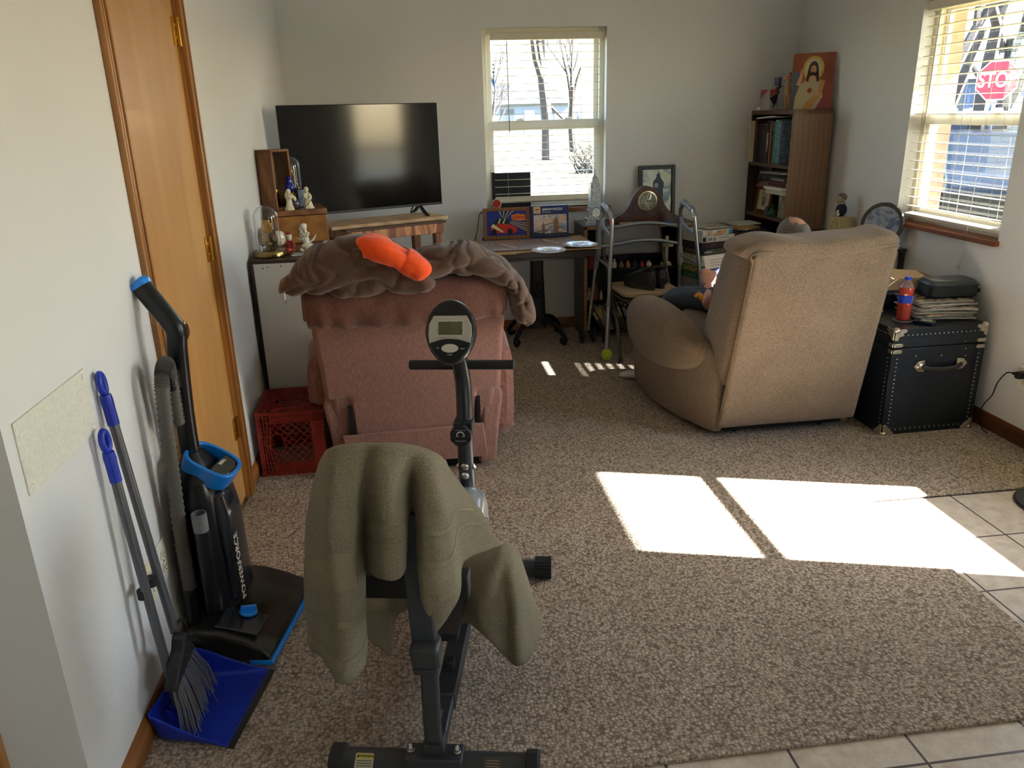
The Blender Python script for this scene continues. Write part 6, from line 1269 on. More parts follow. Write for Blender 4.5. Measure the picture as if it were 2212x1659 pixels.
# carton with printed logo
g = thing('carton', 'red and white carton with black diagonal band behind the plush camel', 'box', onbk(.03, .40, ZK), .05)
MZ = MS
b = B(); b.bb((0, 0, 0), (.05, .125, .13)); b.out('carton_body', mat('carton_white', '#b3b2b0', .5), g, bevel=.001)
prisms('red_corner', [[(-.125, .13), (-.02, .13), (-.125, .07)]], 0, .0006, T(-.0002, 0, 0) @ Matrix(((0, 0, -1, 0), (-1, 0, 0, 0), (0, 1, 0, 0), (0, 0, 0, 1))), mat('carton_red', '#b5484c', .4), g)
b = B(); MF = UPR
b.prism([(0, .13), (.05, .13), (.05, .115), (0, .08)], .0006, MF); b.out('red_panel', MATS['carton_red'], g)
b = B(); b.prism([(0, .07), (.05, .105), (.05, .05), (.035, .02), (.012, .06)], .0006, MF @ T(0, 0, .0)); b.out('black_band', mat('carton_black', '#26282a', .5), g)
text('lettering', 'ZIPPO', .018, MF @ T(.024, .083, .0006) @ rotm(0, 0, .6), BLACK, g, .0003, bold=.0006)
b = B()
for k in range(6): b.bb((.02+.003*k, -.0006, .008), (.0215+.003*k, 0, .028))
b.out('barcode', BLACKM, g)
# oil lamp with blue reservoir
g = thing('oil_lamp', 'blue and silver oil lamp with clear chimney in the bookcase corner', 'lamp', onbk(.10, .44, ZK), 0)
b = B(); b.lathe([(.035, 0), (.035, .006), (.012, .02), (.01, .10), (.02, .115), (.012, .125), (.016, .135), (.04, .15), (.04, .153), (.016, .157)], None, 24); b.out('stand', CHROME, g)
b = B(); b.lathe([(.018, .157), (.022, .16), (.023, .19), (.022, .205), (.0, .206)], None, 20); b.out('blue_cup', mat('slate_blue_glass', '#3d4a7a', .15, coat=1), g)
b = B(); b.lathe([(.03, .15), (.046, .18), (.04, .22), (.026, .25), (.027, .29)], None, 24, cap=False); b.out('chimney', PANE, g)
# devotional print (plain robed figure with halo)
g = thing('picture', 'unframed print of a robed haloed figure leaning on the bookcase', 'picture', onbk(.050, .165, ZK), 0, rot=(-.10, 0, -.55))
W, H = .25, .335
b = B(); b.bb((0, 0, 0), (W, .004, H)); b.out('board', mat('print_edge', '#8a6a4a', .5), g)
MPp = T(W/2, 0, H/2) @ UPR
prisms('background', [[(-W/2, -H/2), (W/2, -H/2), (W/2, H/2), (-W/2, H/2)]], 0, .0006, MPp, mat('print_orange', '#96502f', .3, kind='noise', col2='#7d3320', scale=7), g)
prisms('slate_side', [[(-W/2, -H/2), (-.05, -H/2), (-.08, .05), (-W/2, .07)]], .0007, .0004, MPp, mat('print_slate', '#4a5058', .3), g)  # slate-coloured area printed on the left of the background
ov = lambda cx, cy, rx, ry, n=32: [(cx+rx*math.cos(2*pi*j/n), cy+ry*math.sin(2*pi*j/n)) for j in range(n)]
b = B(); b.prism(ov(.0, .075, .062, .075), .0006, MPp, 0, .0012); b.out('outer_halo', mat('halo_gold', '#c9a24a', .3), g)
b = B(); b.prism(ov(.0, .075, .046, .058), .0006, MPp, 0, .0018); b.out('inner_halo', mat('halo_pale', '#bfc0a0', .3), g)
prisms('robe', [[(-.10, -H/2), (.11, -H/2), (.105, -.06), (.065, -.0), (.02, .018), (-.03, .015), (-.075, -.02), (-.095, -.09)]], .0024, .0006, MPp, mat('robe_cream', '#b3a582', .4), g)
prisms('mantle', [[(.03, -H/2), (.125, -H/2), (.115, -.05), (.07, .005), (.045, -.02), (.07, -.09)]], .003, .0006, MPp, mat('mantle_red', '#8d4038', .4), g)
prisms('sash', [[(-.05, -H/2), (-.0, -H/2), (.06, -.08), (.075, .0), (.05, .01), (.035, -.07), (-.03, -.13)]], .0036, .0006, MPp, mat('mantle_gold', '#b98a45', .4), g)
prisms('hair', [ov(.0, .07, .030, .048), [(-.03, .07), (.03, .07), (.04, .0), (.025, -.005), (.018, .03), (-.018, .03), (-.026, -.005), (-.04, .005)]], .0026, .0006, MPp, mat('hair_brown', '#4a2f20', .5), g)
b = B(); b.prism(ov(.0, .065, .017, .030), .0006, MPp, 0, .0034); b.prism(ov(.0, .02, .013, .022), .0006, MPp, 0, .0034); b.out('face', mat('painted_skin', '#c99a74', .5), g)
b = B(); b.prism(ov(.0, .045, .013, .012), .0006, MPp, 0, .0042); b.prism(ov(-.007, .073, .0035, .0015, 10), .0006, MPp, 0, .0042); b.prism(ov(.007, .073, .0035, .0015, 10), .0006, MPp, 0, .0042); b.out('features', MATS['hair_brown'], g)
b = B(); b.prism(ov(-.012, -.055, .014, .014, 16), .0006, MPp, 0, .0044); b.out('heart', mat('heart_red', '#8d2a1e', .4), g)
b = B(); b.prism(ov(.03, -.075, .026, .012, 16), .0006, MPp, 0, .005); b.prism([(-.095, -.02), (-.07, -.03), (-.06, .035), (-.065, .075), (-.073, .075), (-.078, .035)], .0006, MPp, 0, .005); b.out('painted_hands', MATS['painted_skin'], g)
g = thing('glass_dome', 'clear cylinder dome on a cream base at the near edge of the bookcase top', 'glass dome', onbk(.235, .115, ZK), 0)
b = B(); b.lathe([(.052, 0), (.056, .004), (.054, .010), (.042, .018), (0, .02)], None, 32); b.out('base', POR, g)
b = B(); b.lathe([(.032, .018), (.032, .19), (.026, .212), (.012, .222), (.0001, .224)], None, 28); b.out('dome', MATS['dome_glass'], g, solid=.0008)
b = B(); b.lathe([(.004, .02), (.005, .03), (.010, .04), (.004, .05), (0, .055)], None, 12); b.out('post', BRASS, g)
b = B(); b.ell(onbk(-.01+.02, .50, ZK+.012), (.010, .02, .011), 8); b.tube([onbk(.0, .52, ZK+.003), onbk(.0, .48, ZK+.008)], .004, 6); tag(b.out('trinket', PAPERW), 'tiny white trinket at the far left edge of the bookcase top', 'trinket')
# ------------------------------------------------------------ stand behind the tan recliner, with pedestal figure and plate
g = thing('side_table', 'dark side table hidden behind the tan recliner under the right window', 'table', (2.45, 4.0, 0))
b = B(); b.bb((0, -.02, .72), (.23, .80, .74)); b.out('table_top', DKW, g, bevel=.003)
for x in (.015, .215):
    for y in (.0, .78): b = B(); b.bb((x-.012, y-.012, 0), (x+.012, y+.012, .72)); b.out('leg', DKW, g)
b = B(); b.prism(rrect(.105, .105, .004), .105, T(2.605, 4.56, .741) @ rotm(0, 0, .15)); o = b.out('candle_block', mat('cream_wax', '#c5b584', .5)); tag(o, 'square cream block with carved side under the small bear figure', 'block')
b = B(); R = random.Random(8)
for k in range(30): b.ell(tuple(T(2.605, 4.56, .741) @ rotm(0, 0, .15) @ Vector((-.0528, R.uniform(-.045, .045), R.uniform(.01, .10)))), (.001, R.uniform(.002, .006), R.uniform(.003, .012)), 5)
c_ = b.out('carving', mat('carving_brown', '#8c7a50', .6), o)
g = thing('bear_figure', 'small seated figure in navy coat and grey cap on the cream block', 'figurine', (2.605, 4.575, .8465), .2)
b = B(); b.ell((.005, 0, .038), (.034, .03, .04), 14); b.tube([(-.01, -.02, .06), (-.03, -.026, .035), (-.045, -.02, .018)], [.014, .012, .009], 10, smooth=4); b.out('navy_coat', mat('navy_coat', '#1c1d33', .8), g)
b = B(); b.ell((-.006, 0, .105), (.026, .024, .026), 14); b.ell((-.026, -.004, .098), (.012, .012, .012), 10); b.out('face', mat('bear_beige', '#a89a80', .9), g)
b = B(); b.ell((.002, 0, .114), (.029, .026, .026), 14); b.out('cap', mat('cap_grey', '#6f675c', .85), g)
b = B(); b.tube([(-.0+.02*math.cos(t), .02*math.sin(t), .08) for t in [2*pi*j/14 for j in range(14)]], .006, 6, closed=True); b.out('collar', MATS['bear_beige'], g)
b = B(); b.ell((-.038, -.024, .024), (.012, .010, .02), 10); b.out('white_kitten', POR, g)
g = thing('decorative_plate', 'oval framed plate with blue misty scene leaning under the right window', 'plate', (2.57, 4.085, .745), 0, rot=(0, 0, -1.0))
MQ = T(0, .02, .115) @ rotm(pi/2-.22, 0, 0)
b = B(); b.lathe([(.098, .008), (.118, .012), (.122, .004), (.118, -.004), (.098, -.004)], MQ, 48, cap=False); b.lathe([(0, -.004), (.12, -.004)], MQ, 48); b.out('rim', mat('plate_rim', '#4a4844', .35, .3), g)
b = B(); b.lathe([(0, .005), (.098, .007)], MQ, 48); b.out('picture', artmat('misty_blue', ['#4a5278', '#6f7fa0', '#9fa8b4', '#5f6a8a', '#8a86a8'], 12, .2), g)
# ------------------------------------------------------------ black steamer trunk
TRK = mat('trunk_blue_black', '#181e27', .42, kind='noise', col2='#12171e', scale=50, bump=.15); NIC = mat('nickel', '#c9c2b0', .3, 1, bump=.3, scale=60)
tk = thing('trunk', 'black studded steamer trunk with nickel corners beside the tan recliner', 'trunk', (2.155, 3.20, 0), .025)
TW, TD, TH = .462, .56, .52; LZ = .428
b = B(); b.bb((0, 0, 0), (TW, TD, LZ-.002)); b.out('trunk_body', TRK, tk, bevel=.004)
b = B(); b.bb((-.002, -.002, LZ+.001), (TW+.002, TD+.002, TH)); b.out('lid', TRK, tk, bevel=.004)
b = B()
for a, c in (((-.004, -.004, 0), (.032, 0, LZ-.003)), ((TW-.032, -.004, 0), (TW+.004, 0, LZ-.003)), ((0, -.004, 0), (TW, 0, .032)), ((0, -.005, LZ+.05), (TW, -.001, TH)), ((-.004, 0, 0), (0, .032, LZ-.003)), ((-.004, 0, 0), (0, TD, .032)), ((-.005, 0, LZ+.05), (-.001, TD, TH))): b.bb(a, c)
b.out('edge_binding', mat('binding', '#131a24', .35), tk, bevel=.001)
b = B()
def stud(p, n_=(0, -1, 0)): b.ell(p, (.0032 if n_[0] == 0 else .0015, .0015 if n_[0] == 0 else .0032, .0032), 6)
for k in range(18): stud((.04+(TW-.08)*k/17, -.0055, LZ+.062))
for k in range(16): stud((.04+(TW-.08)*k/15, -.0045, .024))
for k in range(18): stud((.024, -.0045, .04+(LZ-.09)*k/17)); stud((TW-.024, -.0045, .04+(LZ-.09)*k/17)); stud((-.0045, .024, .04+(LZ-.09)*k/17), (1, 0, 0))
for k in range(26): stud((-.0055, .04+(TD-.08)*k/25, LZ+.062), (1, 0, 0))
for p in ((.12, -.001, .385), (.36, -.001, .44), (.37, -.001, .405), (.25, -.001, .38), (.375, -.001, .37)): stud(p)
b.out('studs', NIC, tk)['kind'] = 'stuff'
def corner(x, z, sx, sz, y=0):
    b = B(); M = T(x, y, z)
    pl = [(0, 0), (sx*.05, 0), (sx*.055, sz*.012), (sx*.038, sz*.02), (sx*.034, sz*.032), (sx*.018, sz*.036), (sx*.014, sz*.052), (0, sz*.052)]
    b.prism(pl, .006, M @ UPR @ T(0, 0, .002)); b.prism([(q[0]*sx, q[1]) for q in pl], .006, M @ rotm(0, 0, -pi/2 if sx > 0 else pi/2) @ UPR @ T(0, 0, .002) @ Matrix.Diagonal((-1 if sx > 0 else 1, 1, 1, 1)))
    b.ell((x+sx*.008, y+.004, z+sz*.006), (.017, .017, .014), 10); return b
for x, z, sx, sz in ((0, 0, 1, 1), (TW, 0, -1, 1), (0, TH, 1, -1), (TW, TH, -1, -1)): corner(x, z, sx, sz).out('corner_cap', NIC, tk, bevel=.001)
for x, sx in ((0, 1), (TW, -1)):
    for z0 in (LZ-.024, LZ+.006):
        b = B(); b.prism([(0, 0), (sx*.038, 0), (sx*.045, .009), (sx*.038, .018), (0, .018)], .005, T(x, 0, z0) @ UPR @ T(0, 0, .003)); b.bb((x-.006 if sx > 0 else x, 0, z0), (x if sx > 0 else x+.006, .03, z0+.018)); b.out('edge_clamp', NIC, tk, bevel=.002)
for x, s in ((.155, 1), (.345, -1)):
    b = B(); b.prism([(-s*.042, 0), (-s*.02, .024), (s*.012, .028), (s*.014, .0), (s*.012, -.028), (-s*.02, -.024)], .006, T(x, 0, .335) @ UPR @ T(0, 0, .002)); b.ell((x-s*.008, -.010, .335), (.022, .008, .018), 10); b.out('handle_bracket', NIC, tk, bevel=.002)
b = B(); b.tube([(.15, -.016, .338), (.18, -.024, .326), (.25, -.027, .322), (.32, -.024, .326), (.35, -.016, .338)], .011, 10, smooth=5, sq=(.6, 1, .8)); b.out('leather_handle', mat('worn_leather', '#2a2522', .5), tk)
b = B(); b.prism([(-.03, 0), (-.022, .05), (0, .06), (.022, .05), (.03, 0), (.02, -.04), (-.02, -.04)], .006, T(0, .20, LZ) @ rotm(0, 0, -pi/2) @ UPR @ T(0, 0, .003)); b.tube([(-.014, .20, LZ+.03), (-.022, .20, LZ), (-.02, .20, LZ-.04), (-.012, .20, LZ-.055)], .012, 8, smooth=3); b.out('latch', NIC, tk, bevel=.002)
b = B(); b.bb((TW*.5-.02, -.004, LZ-.0), (TW*.5+.02, -.002, LZ+.001)); b.out('lid_lip', TRK, tk)
ZTK = TH+.001
g = thing('coaster', 'round clear coaster under the red drink bottle on the trunk', 'coaster', (2.272, 3.335, ZTK), 0)
b = B(); b.lathe([(0, 0), (.043, 0), (.046, .003), (.044, .006), (.040, .004), (0, .004)], None, 32); b.out('disc', mat('coaster_plastic', '#9b938c', .2, trans=.3), g)
g = thing('bottle', 'plastic bottle of red sports drink with blue label and cap', 'bottle', (2.272, 3.335, ZTK+.006), .3)
LIQ = mat('red_drink', '#d8483a', .08, trans=.35, spec=.6, coat=.6)
pf = [(0, .001), (.026, .001), (.031, .006)]
for k in range(8): z0 = .010+.0085*k; pf += [(.0325, z0), (.0312, z0+.004)]
pf += [(.0325, .08), (.0315, .082), (.0315, .122), (.0325, .125), (.0325, .145), (.031, .155)]
b = B(); b.lathe(pf+[(0, .155)], None, 36); b.out('drink', LIQ, g)
b = B(); b.lathe([(.0312, .155), (.025, .170), (.018, .18), (.0145, .186), (.0145, .19)], None, 36, cap=False); b.out('shoulder', mat('clear_pet', '#e8d8d4', .08, trans=.8), g)
b = B(); b.lathe([(.0325, .0835), (.0325, .1205)], None, 36, cap=False); b.out('label', mat('label_blue', '#1c3fb4', .35), g)
b = B()
for k, (z0, w) in enumerate(((.112, .5), (.106, .6), (.10, .45), (.094, .55), (.088, .4))):
    b.grid(lambda u, v, z0=z0, w=w: Vector((.0328*math.cos(-1.5+w*u), .0328*math.sin(-1.5+w*u), z0+.0022*v)), 8, 1)
b.grid(lambda u, v: Vector((.0328*math.cos(-.55+.3*u), .0328*math.sin(-.55+.3*u), .088+.026*v)), 6, 1); b.out('label_print', mat('label_pale', '#b9b4d0', .5), g)
b = B(); k = 30; b.prism([((.0155 if j % 2 else .0148)*math.cos(2*pi*j/k), (.0155 if j % 2 else .0148)*math.sin(2*pi*j/k)) for j in range(k)], .016, T(0, 0, .190)); b.out('cap', mat('cap_blue', '#2a4fc4', .35), g)
g = thing('mobile_phone', 'dark blue flip phone with lit-looking outer display lying on the trunk', 'phone', (2.335, 3.262, ZTK), -.75)
b = B(); b.loft([[Vector((x, y, z)) for x, y in rrect(w, d, .012)] for z, w, d in ((0, .085, .042), (.003, .092, .049), (.014, .092, .049), (.018, .085, .042))]); b.out('phone_body', mat('phone_blue', '#141b30', .2, coat=.6), g)
b = B(); b.prism(rrect(.046, .036, .003), .0006, T(.008, 0, .018)); b.out('display', artmat('phone_screen', ['#5a5f6a', '#b9b6a8', '#c99a3a'], 40, .2), g)
MAGC = [['#2a2a2c', '#b9b4a6', '#8a3a2c'], ['#c9c4b8', '#a5a29a', '#e0ddd2'], ['#7a2a1c', '#c9a070', '#3a1a14'], ['#26382a', '#8a8a70', '#c9c4b0'], ['#8f8a80', '#c5c0b4', '#5a564e'], ['#3a3532', '#a89a84', '#d8d2c4'], ['#5a4a3a', '#a04a2c', '#2a2420'], ['#1e1e20', '#6a6660', '#b9b2a6'], ['#302a28', '#75675a', '#b9ab98']]
z = ZTK
mnames = ['grey newsprint', 'white-edged', 'red-brown cover', 'green cover', 'pale grey', 'beige-edged', 'orange and black cover', 'black glossy', 'brown glossy']
pos_m = ['lowest', 'second lowest', 'third from the bottom', 'fourth from the bottom', 'middle', 'fourth from the top', 'third from the top', 'second from the top', 'topmost']
R = random.Random(21)
for k in range(9):
    h = .0085; rz = R.uniform(-.22, .22)-.05; cx = 2.485+R.uniform(-.015, .02); cy = 3.40+R.uniform(-.02, .02); hw, hd = (.135, .105)
    g = thing('magazine', '%s magazine, %s of the trunk pile' % (mnames[k], pos_m[k]), 'magazine', (cx, cy, z), rz, 'magazine pile on the trunk')
    def mg(u, v, top, k=k): x = (u-.5)*2*hw; y = (v-.5)*2*hd; return Vector((x, y, top+.004*math.sin(pi*u)*(1 if k % 2 else .5)*max(0, .9-v)+.002))
    b = B(); b.grid(lambda u, v: mg(u, v, h*.45), 10, 4); b.out('pages', mat('mag_pages', '#b3aea2', .7), g, solid=h*.75)
    b = B(); b.grid(lambda u, v: mg(u, v, h*.45+h*.45)*1.0, 10, 4); b.out('cover', artmat('mag_%d' % k, MAGC[k], 18, .25), g, solid=.0006)
    z += h+.0012
g = thing('pouch', 'soft dark zip case resting on the magazine pile', 'case', (2.545, 3.43, z+.003), -.10)
FB = mat('nylon_dark', '#1f262e', .6, kind='fabric', col2='#171c22', scale=160, bump=.4)
b = B(); b.loft([[Vector((x, y, zz)) for x, y in rrect(w, d, .03, 6)] for zz, w, d in ((0, .225, .13), (.008, .24, .15), (.045, .235, .145), (.058, .235, .145))]); b.out('case_body', FB, g)
b = B(); b.loft([[Vector((x, y, zz)) for x, y in rrect(w, d, .03, 6)] for zz, w, d in ((.060, .237, .147), (.070, .232, .142), (.082, .21, .12), (.084, .16, .08))]); b.out('case_lid', mat('vinyl_sheen', '#3b434a', .35), g)
b = B(); b.tube([Vector((x, y, .059)) for x, y in rrect(.243, .153, .032, 6)], .003, 6, closed=True); b.out('zipper', BLACKM, g)
b = B(); b.tube([(.11, -.06, .04), (.128, -.055, .03), (.125, -.04, .02)], .006, 8, smooth=3); b.out('pull_loop', FB, g)
# things deeper on the trunk
b = B(); b.loft([[Vector((x, y, zz)) for x, y in rrect(w, d, .03, 6)] for zz, w, d in ((0, .28, .15), (.01, .30, .16), (.075, .30, .16), (.09, .26, .12))]); o = b.out('blue_case', mat('navy_case', '#17223f', .5)); o.location = (2.46, 3.62, ZTK); o.rotation_euler = (0, 0, -.05); tag(o, 'navy blue soft case under the cardboard box on the trunk', 'case')
g = thing('cardboard_box', 'open pale cardboard box on the navy case behind the drink bottle', 'box', (2.45, 3.65, ZTK+.091), -.04)
b = B()
for a, c in (((-.15, -.09, 0), (.14, .09, .004)), ((-.15, -.09, 0), (.14, -.086, .055)), ((-.15, .086, 0), (.14, .09, .055)), ((-.15, -.09, 0), (-.146, .09, .055)), ((.136, -.09, 0), (.14, .09, .055))): b.bb(a, c)
b.out('carton', mat('pale_cardboard', '#b39a80', .8), g)
b = B(); b.hexa([(-.13, -.07, .05), (.10, -.06, .05), (.10, .07, .052), (-.13, .07, .052)], [(-.13, -.07, .054), (.10, -.06, .053), (.12, .08, .062), (-.12, .08, .085)]); b.out('flap', MATS['pale_cardboard'], g)
b = B()
for k, (x, y) in enumerate(((2.22, 3.46), (2.235, 3.49), (2.25, 3.52))): b.tube([(x-.03, y-.04, ZTK+.012+.012*k), (x, y, ZTK+.016+.014*k), (x+.04, y+.03, ZTK+.012+.016*k)], .010, 8, smooth=3)
tag(b.out('cloth_bundle', artmat('bright_cloth', ['#c8402a', '#d8a030', '#2a8a4a', '#2a3a6a', '#1a1a1c'], 50, .8)), 'small bright multicoloured cloth beside the drink bottle', 'cloth')
# black charger and cord on the right wall
g = thing('charger', 'black plug and thin cord hanging down the right wall to the carpet', 'charger', (0, 0, 0))
b = B(); b.box((XR-.025, 3.02, .325), (.04, .028, .03)); b.tube([(XR-.03, 3.03, .325), (XR-.03, 3.06, .322)], .008, 8); b.out('plug', BLACKM, g, bevel=.003)
b = B(); b.tube([(XR-.03, 3.06, .322), (XR-.028, 3.10, .31), (XR-.03, 3.14, .25), (XR-.03, 3.16, .18), (XR-.03, 3.20, .12), (XR-.035, 3.215, .06), (XR-.04, 3.17, .006), (XR-.05, 3.12, .004)], .0028, 6, smooth=5); b.out('cord', BLACKM, g)
# dark disc foot at the right frame edge (fan or lamp base)
g = thing('stand_base', 'round dark grey base plate standing on the entry tiles at right', 'base', (2.45, 2.44, -.012))
b = B(); b.lathe([(0, 0), (.155, 0), (.165, .006), (.16, .014), (.10, .022), (.02, .026), (.012, .04), (0, .04)], None, 40); b.out('base_plate', mat('slate_base', '#3c4148', .35, .3), g)
# ------------------------------------------------------------ person seated in the tan recliner
SKIN = mat('skin', '#c79684', .55, kind='noise', col2='#bb8674', scale=40, spec=.35)
JEAN = mat('jeans_blue', '#4a5668', .85, kind='fabric', col2='#3c4656', scale=150, bump=.3)
SHIRT = mat('shirt_grey', '#5b6064', .9, kind='fabric', col2='#4b5054', scale=120)
pp = thing('person', 'person seated in the tan recliner, seen from behind, holding a booklet', 'person', (0, 0, 0))
def skinmesh(name, verts, edges, radii, m, parent, root=0, sub=2):
    me = bpy.data.meshes.new(name); me.from_pydata(verts, edges, []); me.materials.append(m)
    o = bpy.data.objects.new(name, me); COL.objects.link(o); o.parent = parent
    md = o.modifiers.new('skin', 'SKIN'); md.use_smooth_shade = True
    for i, r in enumerate(radii):
        rr = r if isinstance(r, tuple) else (r, r); me.skin_vertices[0].data[i].radius = rr
    me.skin_vertices[0].data[root].use_root = True
    sb = o.modifiers.new('sub', 'SUBSURF'); sb.levels = sub; sb.render_levels = sub; return o
# joints: pelvis, torso, neck, head base, shoulders, elbows, wrists, hips, knees, ankles, toes
V = [(1.72, 3.72, .53), (1.74, 3.66, .62), (1.76, 3.60, .72), (1.80, 3.60, .80), (1.83, 3.62, .84),
     (1.60, 3.62, .73), (1.485, 3.72, .58), (1.50, 3.80, .535), (1.545, 3.93, .56), (1.56, 3.99, .595),
     (1.93, 3.62, .73), (1.99, 3.74, .60), (1.96, 3.88, .60), (1.86, 3.98, .63), (1.83, 4.0, .65),
     (1.63, 3.80, .53), (1.53, 4.00, .525), (1.42, 4.16, .50), (1.35, 4.17, .30), (1.31, 4.17, .10),
     (1.81, 3.80, .53), (1.82, 4.05, .55), (1.82, 4.20, .53), (1.81, 4.21, .30), (1.80, 4.20, .10)]
E_ = [(0, 1), (1, 2), (2, 3), (3, 4), (2, 5), (5, 6), (6, 7), (7, 8), (8, 9), (2, 10), (10, 11), (11, 12), (12, 13), (13, 14), (0, 15), (15, 16), (16, 17), (17, 18), (18, 19), (0, 20), (20, 21), (21, 22), (22, 23), (23, 24)]
Rr = [(.15, .11), (.15, .11), (.15, .10), .055, .055, .06, .045, .042, .032, .028, .06, .045, .042, .032, .028, .062, .052, .045, .040, .032, .062, .052, .045, .040, .032]
skinmesh('body', V, E_, Rr, SKIN, pp)
# shirt and jeans over the body
skinmesh('shirt', [V[i] for i in (0, 1, 2, 5, 6, 10, 11)], [(0, 1), (1, 2), (2, 3), (3, 4), (2, 5), (5, 6)], [(.16, .12), (.165, .12), (.16, .11), .07, .056, .07, .056], SHIRT, pp)
skinmesh('jeans', [V[0]]+V[15:20]+V[20:25], [(0, 1), (1, 2), (2, 3), (3, 4), (4, 5), (0, 6), (6, 7), (7, 8), (8, 9), (9, 10)], [(.16, .12), .085, .072, .066, .06, .05, .085, .075, .066, .06, .05], JEAN, pp)
# head with face, ears, hair
HM = T(1.868, 3.69, .865) @ rotm(-.30, 0, .08) @ Matrix.Diagonal((1.0, 1.0, 1.0, 1))
def headpt(th, ph):
    # th around z (pi/2 = face, +y), ph from bottom
    s, c = math.sin(ph), -math.cos(ph); r = 1.0
    x = .078*s*math.cos(th); y = .098*s*math.sin(th); z = .112*c
    f = max(0, math.sin(th))
    if c < -.1: x *= 1+.30*c*f; y *= 1-.10*max(0, -c)*(1-f)
    y += f**8*(.006*math.exp(-((z+.055)/.02)**2)) + (.022*math.exp(-((z+.012)/.018)**2)*max(0, f)**60) - .006*math.exp(-((z-.012)/.014)**2)*(math.exp(-((abs(math.cos(th))-.42)/.14)**2))*f
    return Vector((x, y, z))
b = B(); n = 48; m = 32; vs = [HM @ headpt(2*pi*j/n, pi*(i+.001)/(m+.002)) for i in range(m+1) for j in range(n)]
b.add(vs, [(i*n+j, i*n+(j+1) % n, (i+1)*n+(j+1) % n, (i+1)*n+j) for i in range(m) for j in range(n)]); hd = b.out('head', SKIN, pp, ang=80)
for s in (-1, 1):
    b = B(); b.ell(HM @ Vector((s*.081, -.005, -.005)), (.008, .018, .03), 12); b.ell(HM @ Vector((s*.085, -.003, -.022)), (.006, .010, .012), 8); b.out('ear', SKIN, pp)
    b = B(); b.ell(HM @ Vector((s*.032, .083, .010)), (.011, .008, .008), 10); b.out('eye', mat('eye_white', '#e8e4dc', .3), pp)
    b = B(); b.ell(HM @ Vector((s*.032, .091, .010)), (.005, .003, .005), 8); b.out('iris', mat('iris', '#3a2a20', .2), pp)
b = B(); b.tube([HM @ Vector((x, .092-abs(x)*.35, -.052)) for x in (-.024, -.012, 0, .012, .024)], [.002, .004, .0045, .004, .002], 8, smooth=3); b.out('lips', mat('lips', '#a8605a', .5), pp)
# short grey hair: crown fringe with bald patch
HAIRM = mat('hair_grey', '#7a726c', .9, kind='noise', col2='#5f5853', scale=90, stretch=(3, .6, 1), bump=.5)
b = B(); vs = []; fs = []; idx = {}
for i in range(m+1):
    for j in range(n):
        th = 2*pi*j/n; ph = pi*(i+.001)/(m+.002); p = headpt(th, ph); 
        top = ph > pi*.86 and False
        d = ((p.x-.004)/.036)**2+((p.y+.045)/.032)**2  # bald crown
        ok = p.z > (-.05 if math.sin(th) < .15 else .05) and not (d < 1 and p.z > .05) and not (math.sin(th) > .45 and p.z < .085)
        if ok: idx[(i, j)] = len(vs); vs.append(HM @ (p*1.035+p.normalized()*.002*nz(p, 120)))
for i in range(m):
    for j in range(n):
        q = [(i, j), (i, (j+1) % n), (i+1, (j+1) % n), (i+1, j)]
        if all(k in idx for k in q): fs.append([idx[k] for k in q])
b.add(vs, fs); b.out('hair', HAIRM, pp, solid=.004)
# hands: palm plus five bent fingers
def hand(M, s, name='hand'):
    b = B(); b.loft([[M @ Vector((x, y, z)) for x, z in rrect(w, t, t*.45, 4)] for y, w, t in ((-.015, .050, .036), (.0, .058, .034), (.035, .076, .030), (.075, .082, .027), (.09, .078, .024))])
    for k, (x, L, r) in enumerate(((-.029, .075, .0088), (-.010, .083, .0092), (.010, .078, .0088), (.029, .062, .0078))):
        p0 = Vector((s*x, .082, 0)); a = .25; pts = [p0]
        for f, da in ((.45, .55), (.30, .75), (.25, .45)): a += da; pts.append(pts[-1]+Vector((s*x*.06, math.cos(a), -math.sin(a)))*L*f)
        b.tube([M @ p for p in catmull(pts, 4)], [r, r*1.02, r*.95, r*.75], 10); b.ell(M @ pts[-1], (r*.76,)*3, 8)
    pts = [Vector((-s*.030, .01, -.004)), Vector((-s*.050, .032, -.012)), Vector((-s*.055, .056, -.024)), Vector((-s*.047, .074, -.034))]
    b.tube([M @ p for p in catmull(pts, 4)], [.014, .012, .0105, .008], 10); b.ell(M @ pts[-1], (.008,)*3, 8)
    return b.out(name, SKIN, pp, ang=80)
hand(T(1.558, 3.99, .598) @ rotm(.75, .3, -.15), -1); hand(T(1.83, 4.0, .652) @ rotm(.5, -.3, .15), 1)
# sock feet
SOCK = mat('white_sock', '#d9d6d2', .9, kind='fabric', col2='#c5c2c0', scale=150, bump=.5)
def foot(x, y, rz):
    M = T(x, y, 0) @ rotm(0, 0, rz); b = B(); L = []
    for yy, w, h, z0 in ((-.075, .022, .035, .01), (-.06, .032, .06, .003), (-.02, .034, .078, .001), (.04, .036, .066, .001), (.10, .044, .045, .001), (.145, .042, .034, .001), (.17, .028, .024, .003), (.178, .012, .014, .006)):
        L.append([M @ Vector((w*math.copysign(abs(math.cos(a))**.9, math.cos(a)), yy, z0+h/2+h/2*math.sin(a))) for a in [2*pi*j/24 for j in range(24)]])
    b.loft(L); b.tube([M @ Vector((0, -.03, .05)), M @ Vector((0, -.03, .12))], [.034, .037], 16); return b.out('sock', SOCK, pp, subd=1)
foot(1.315, 4.205, 1.05); foot(1.80, 4.24, .1)
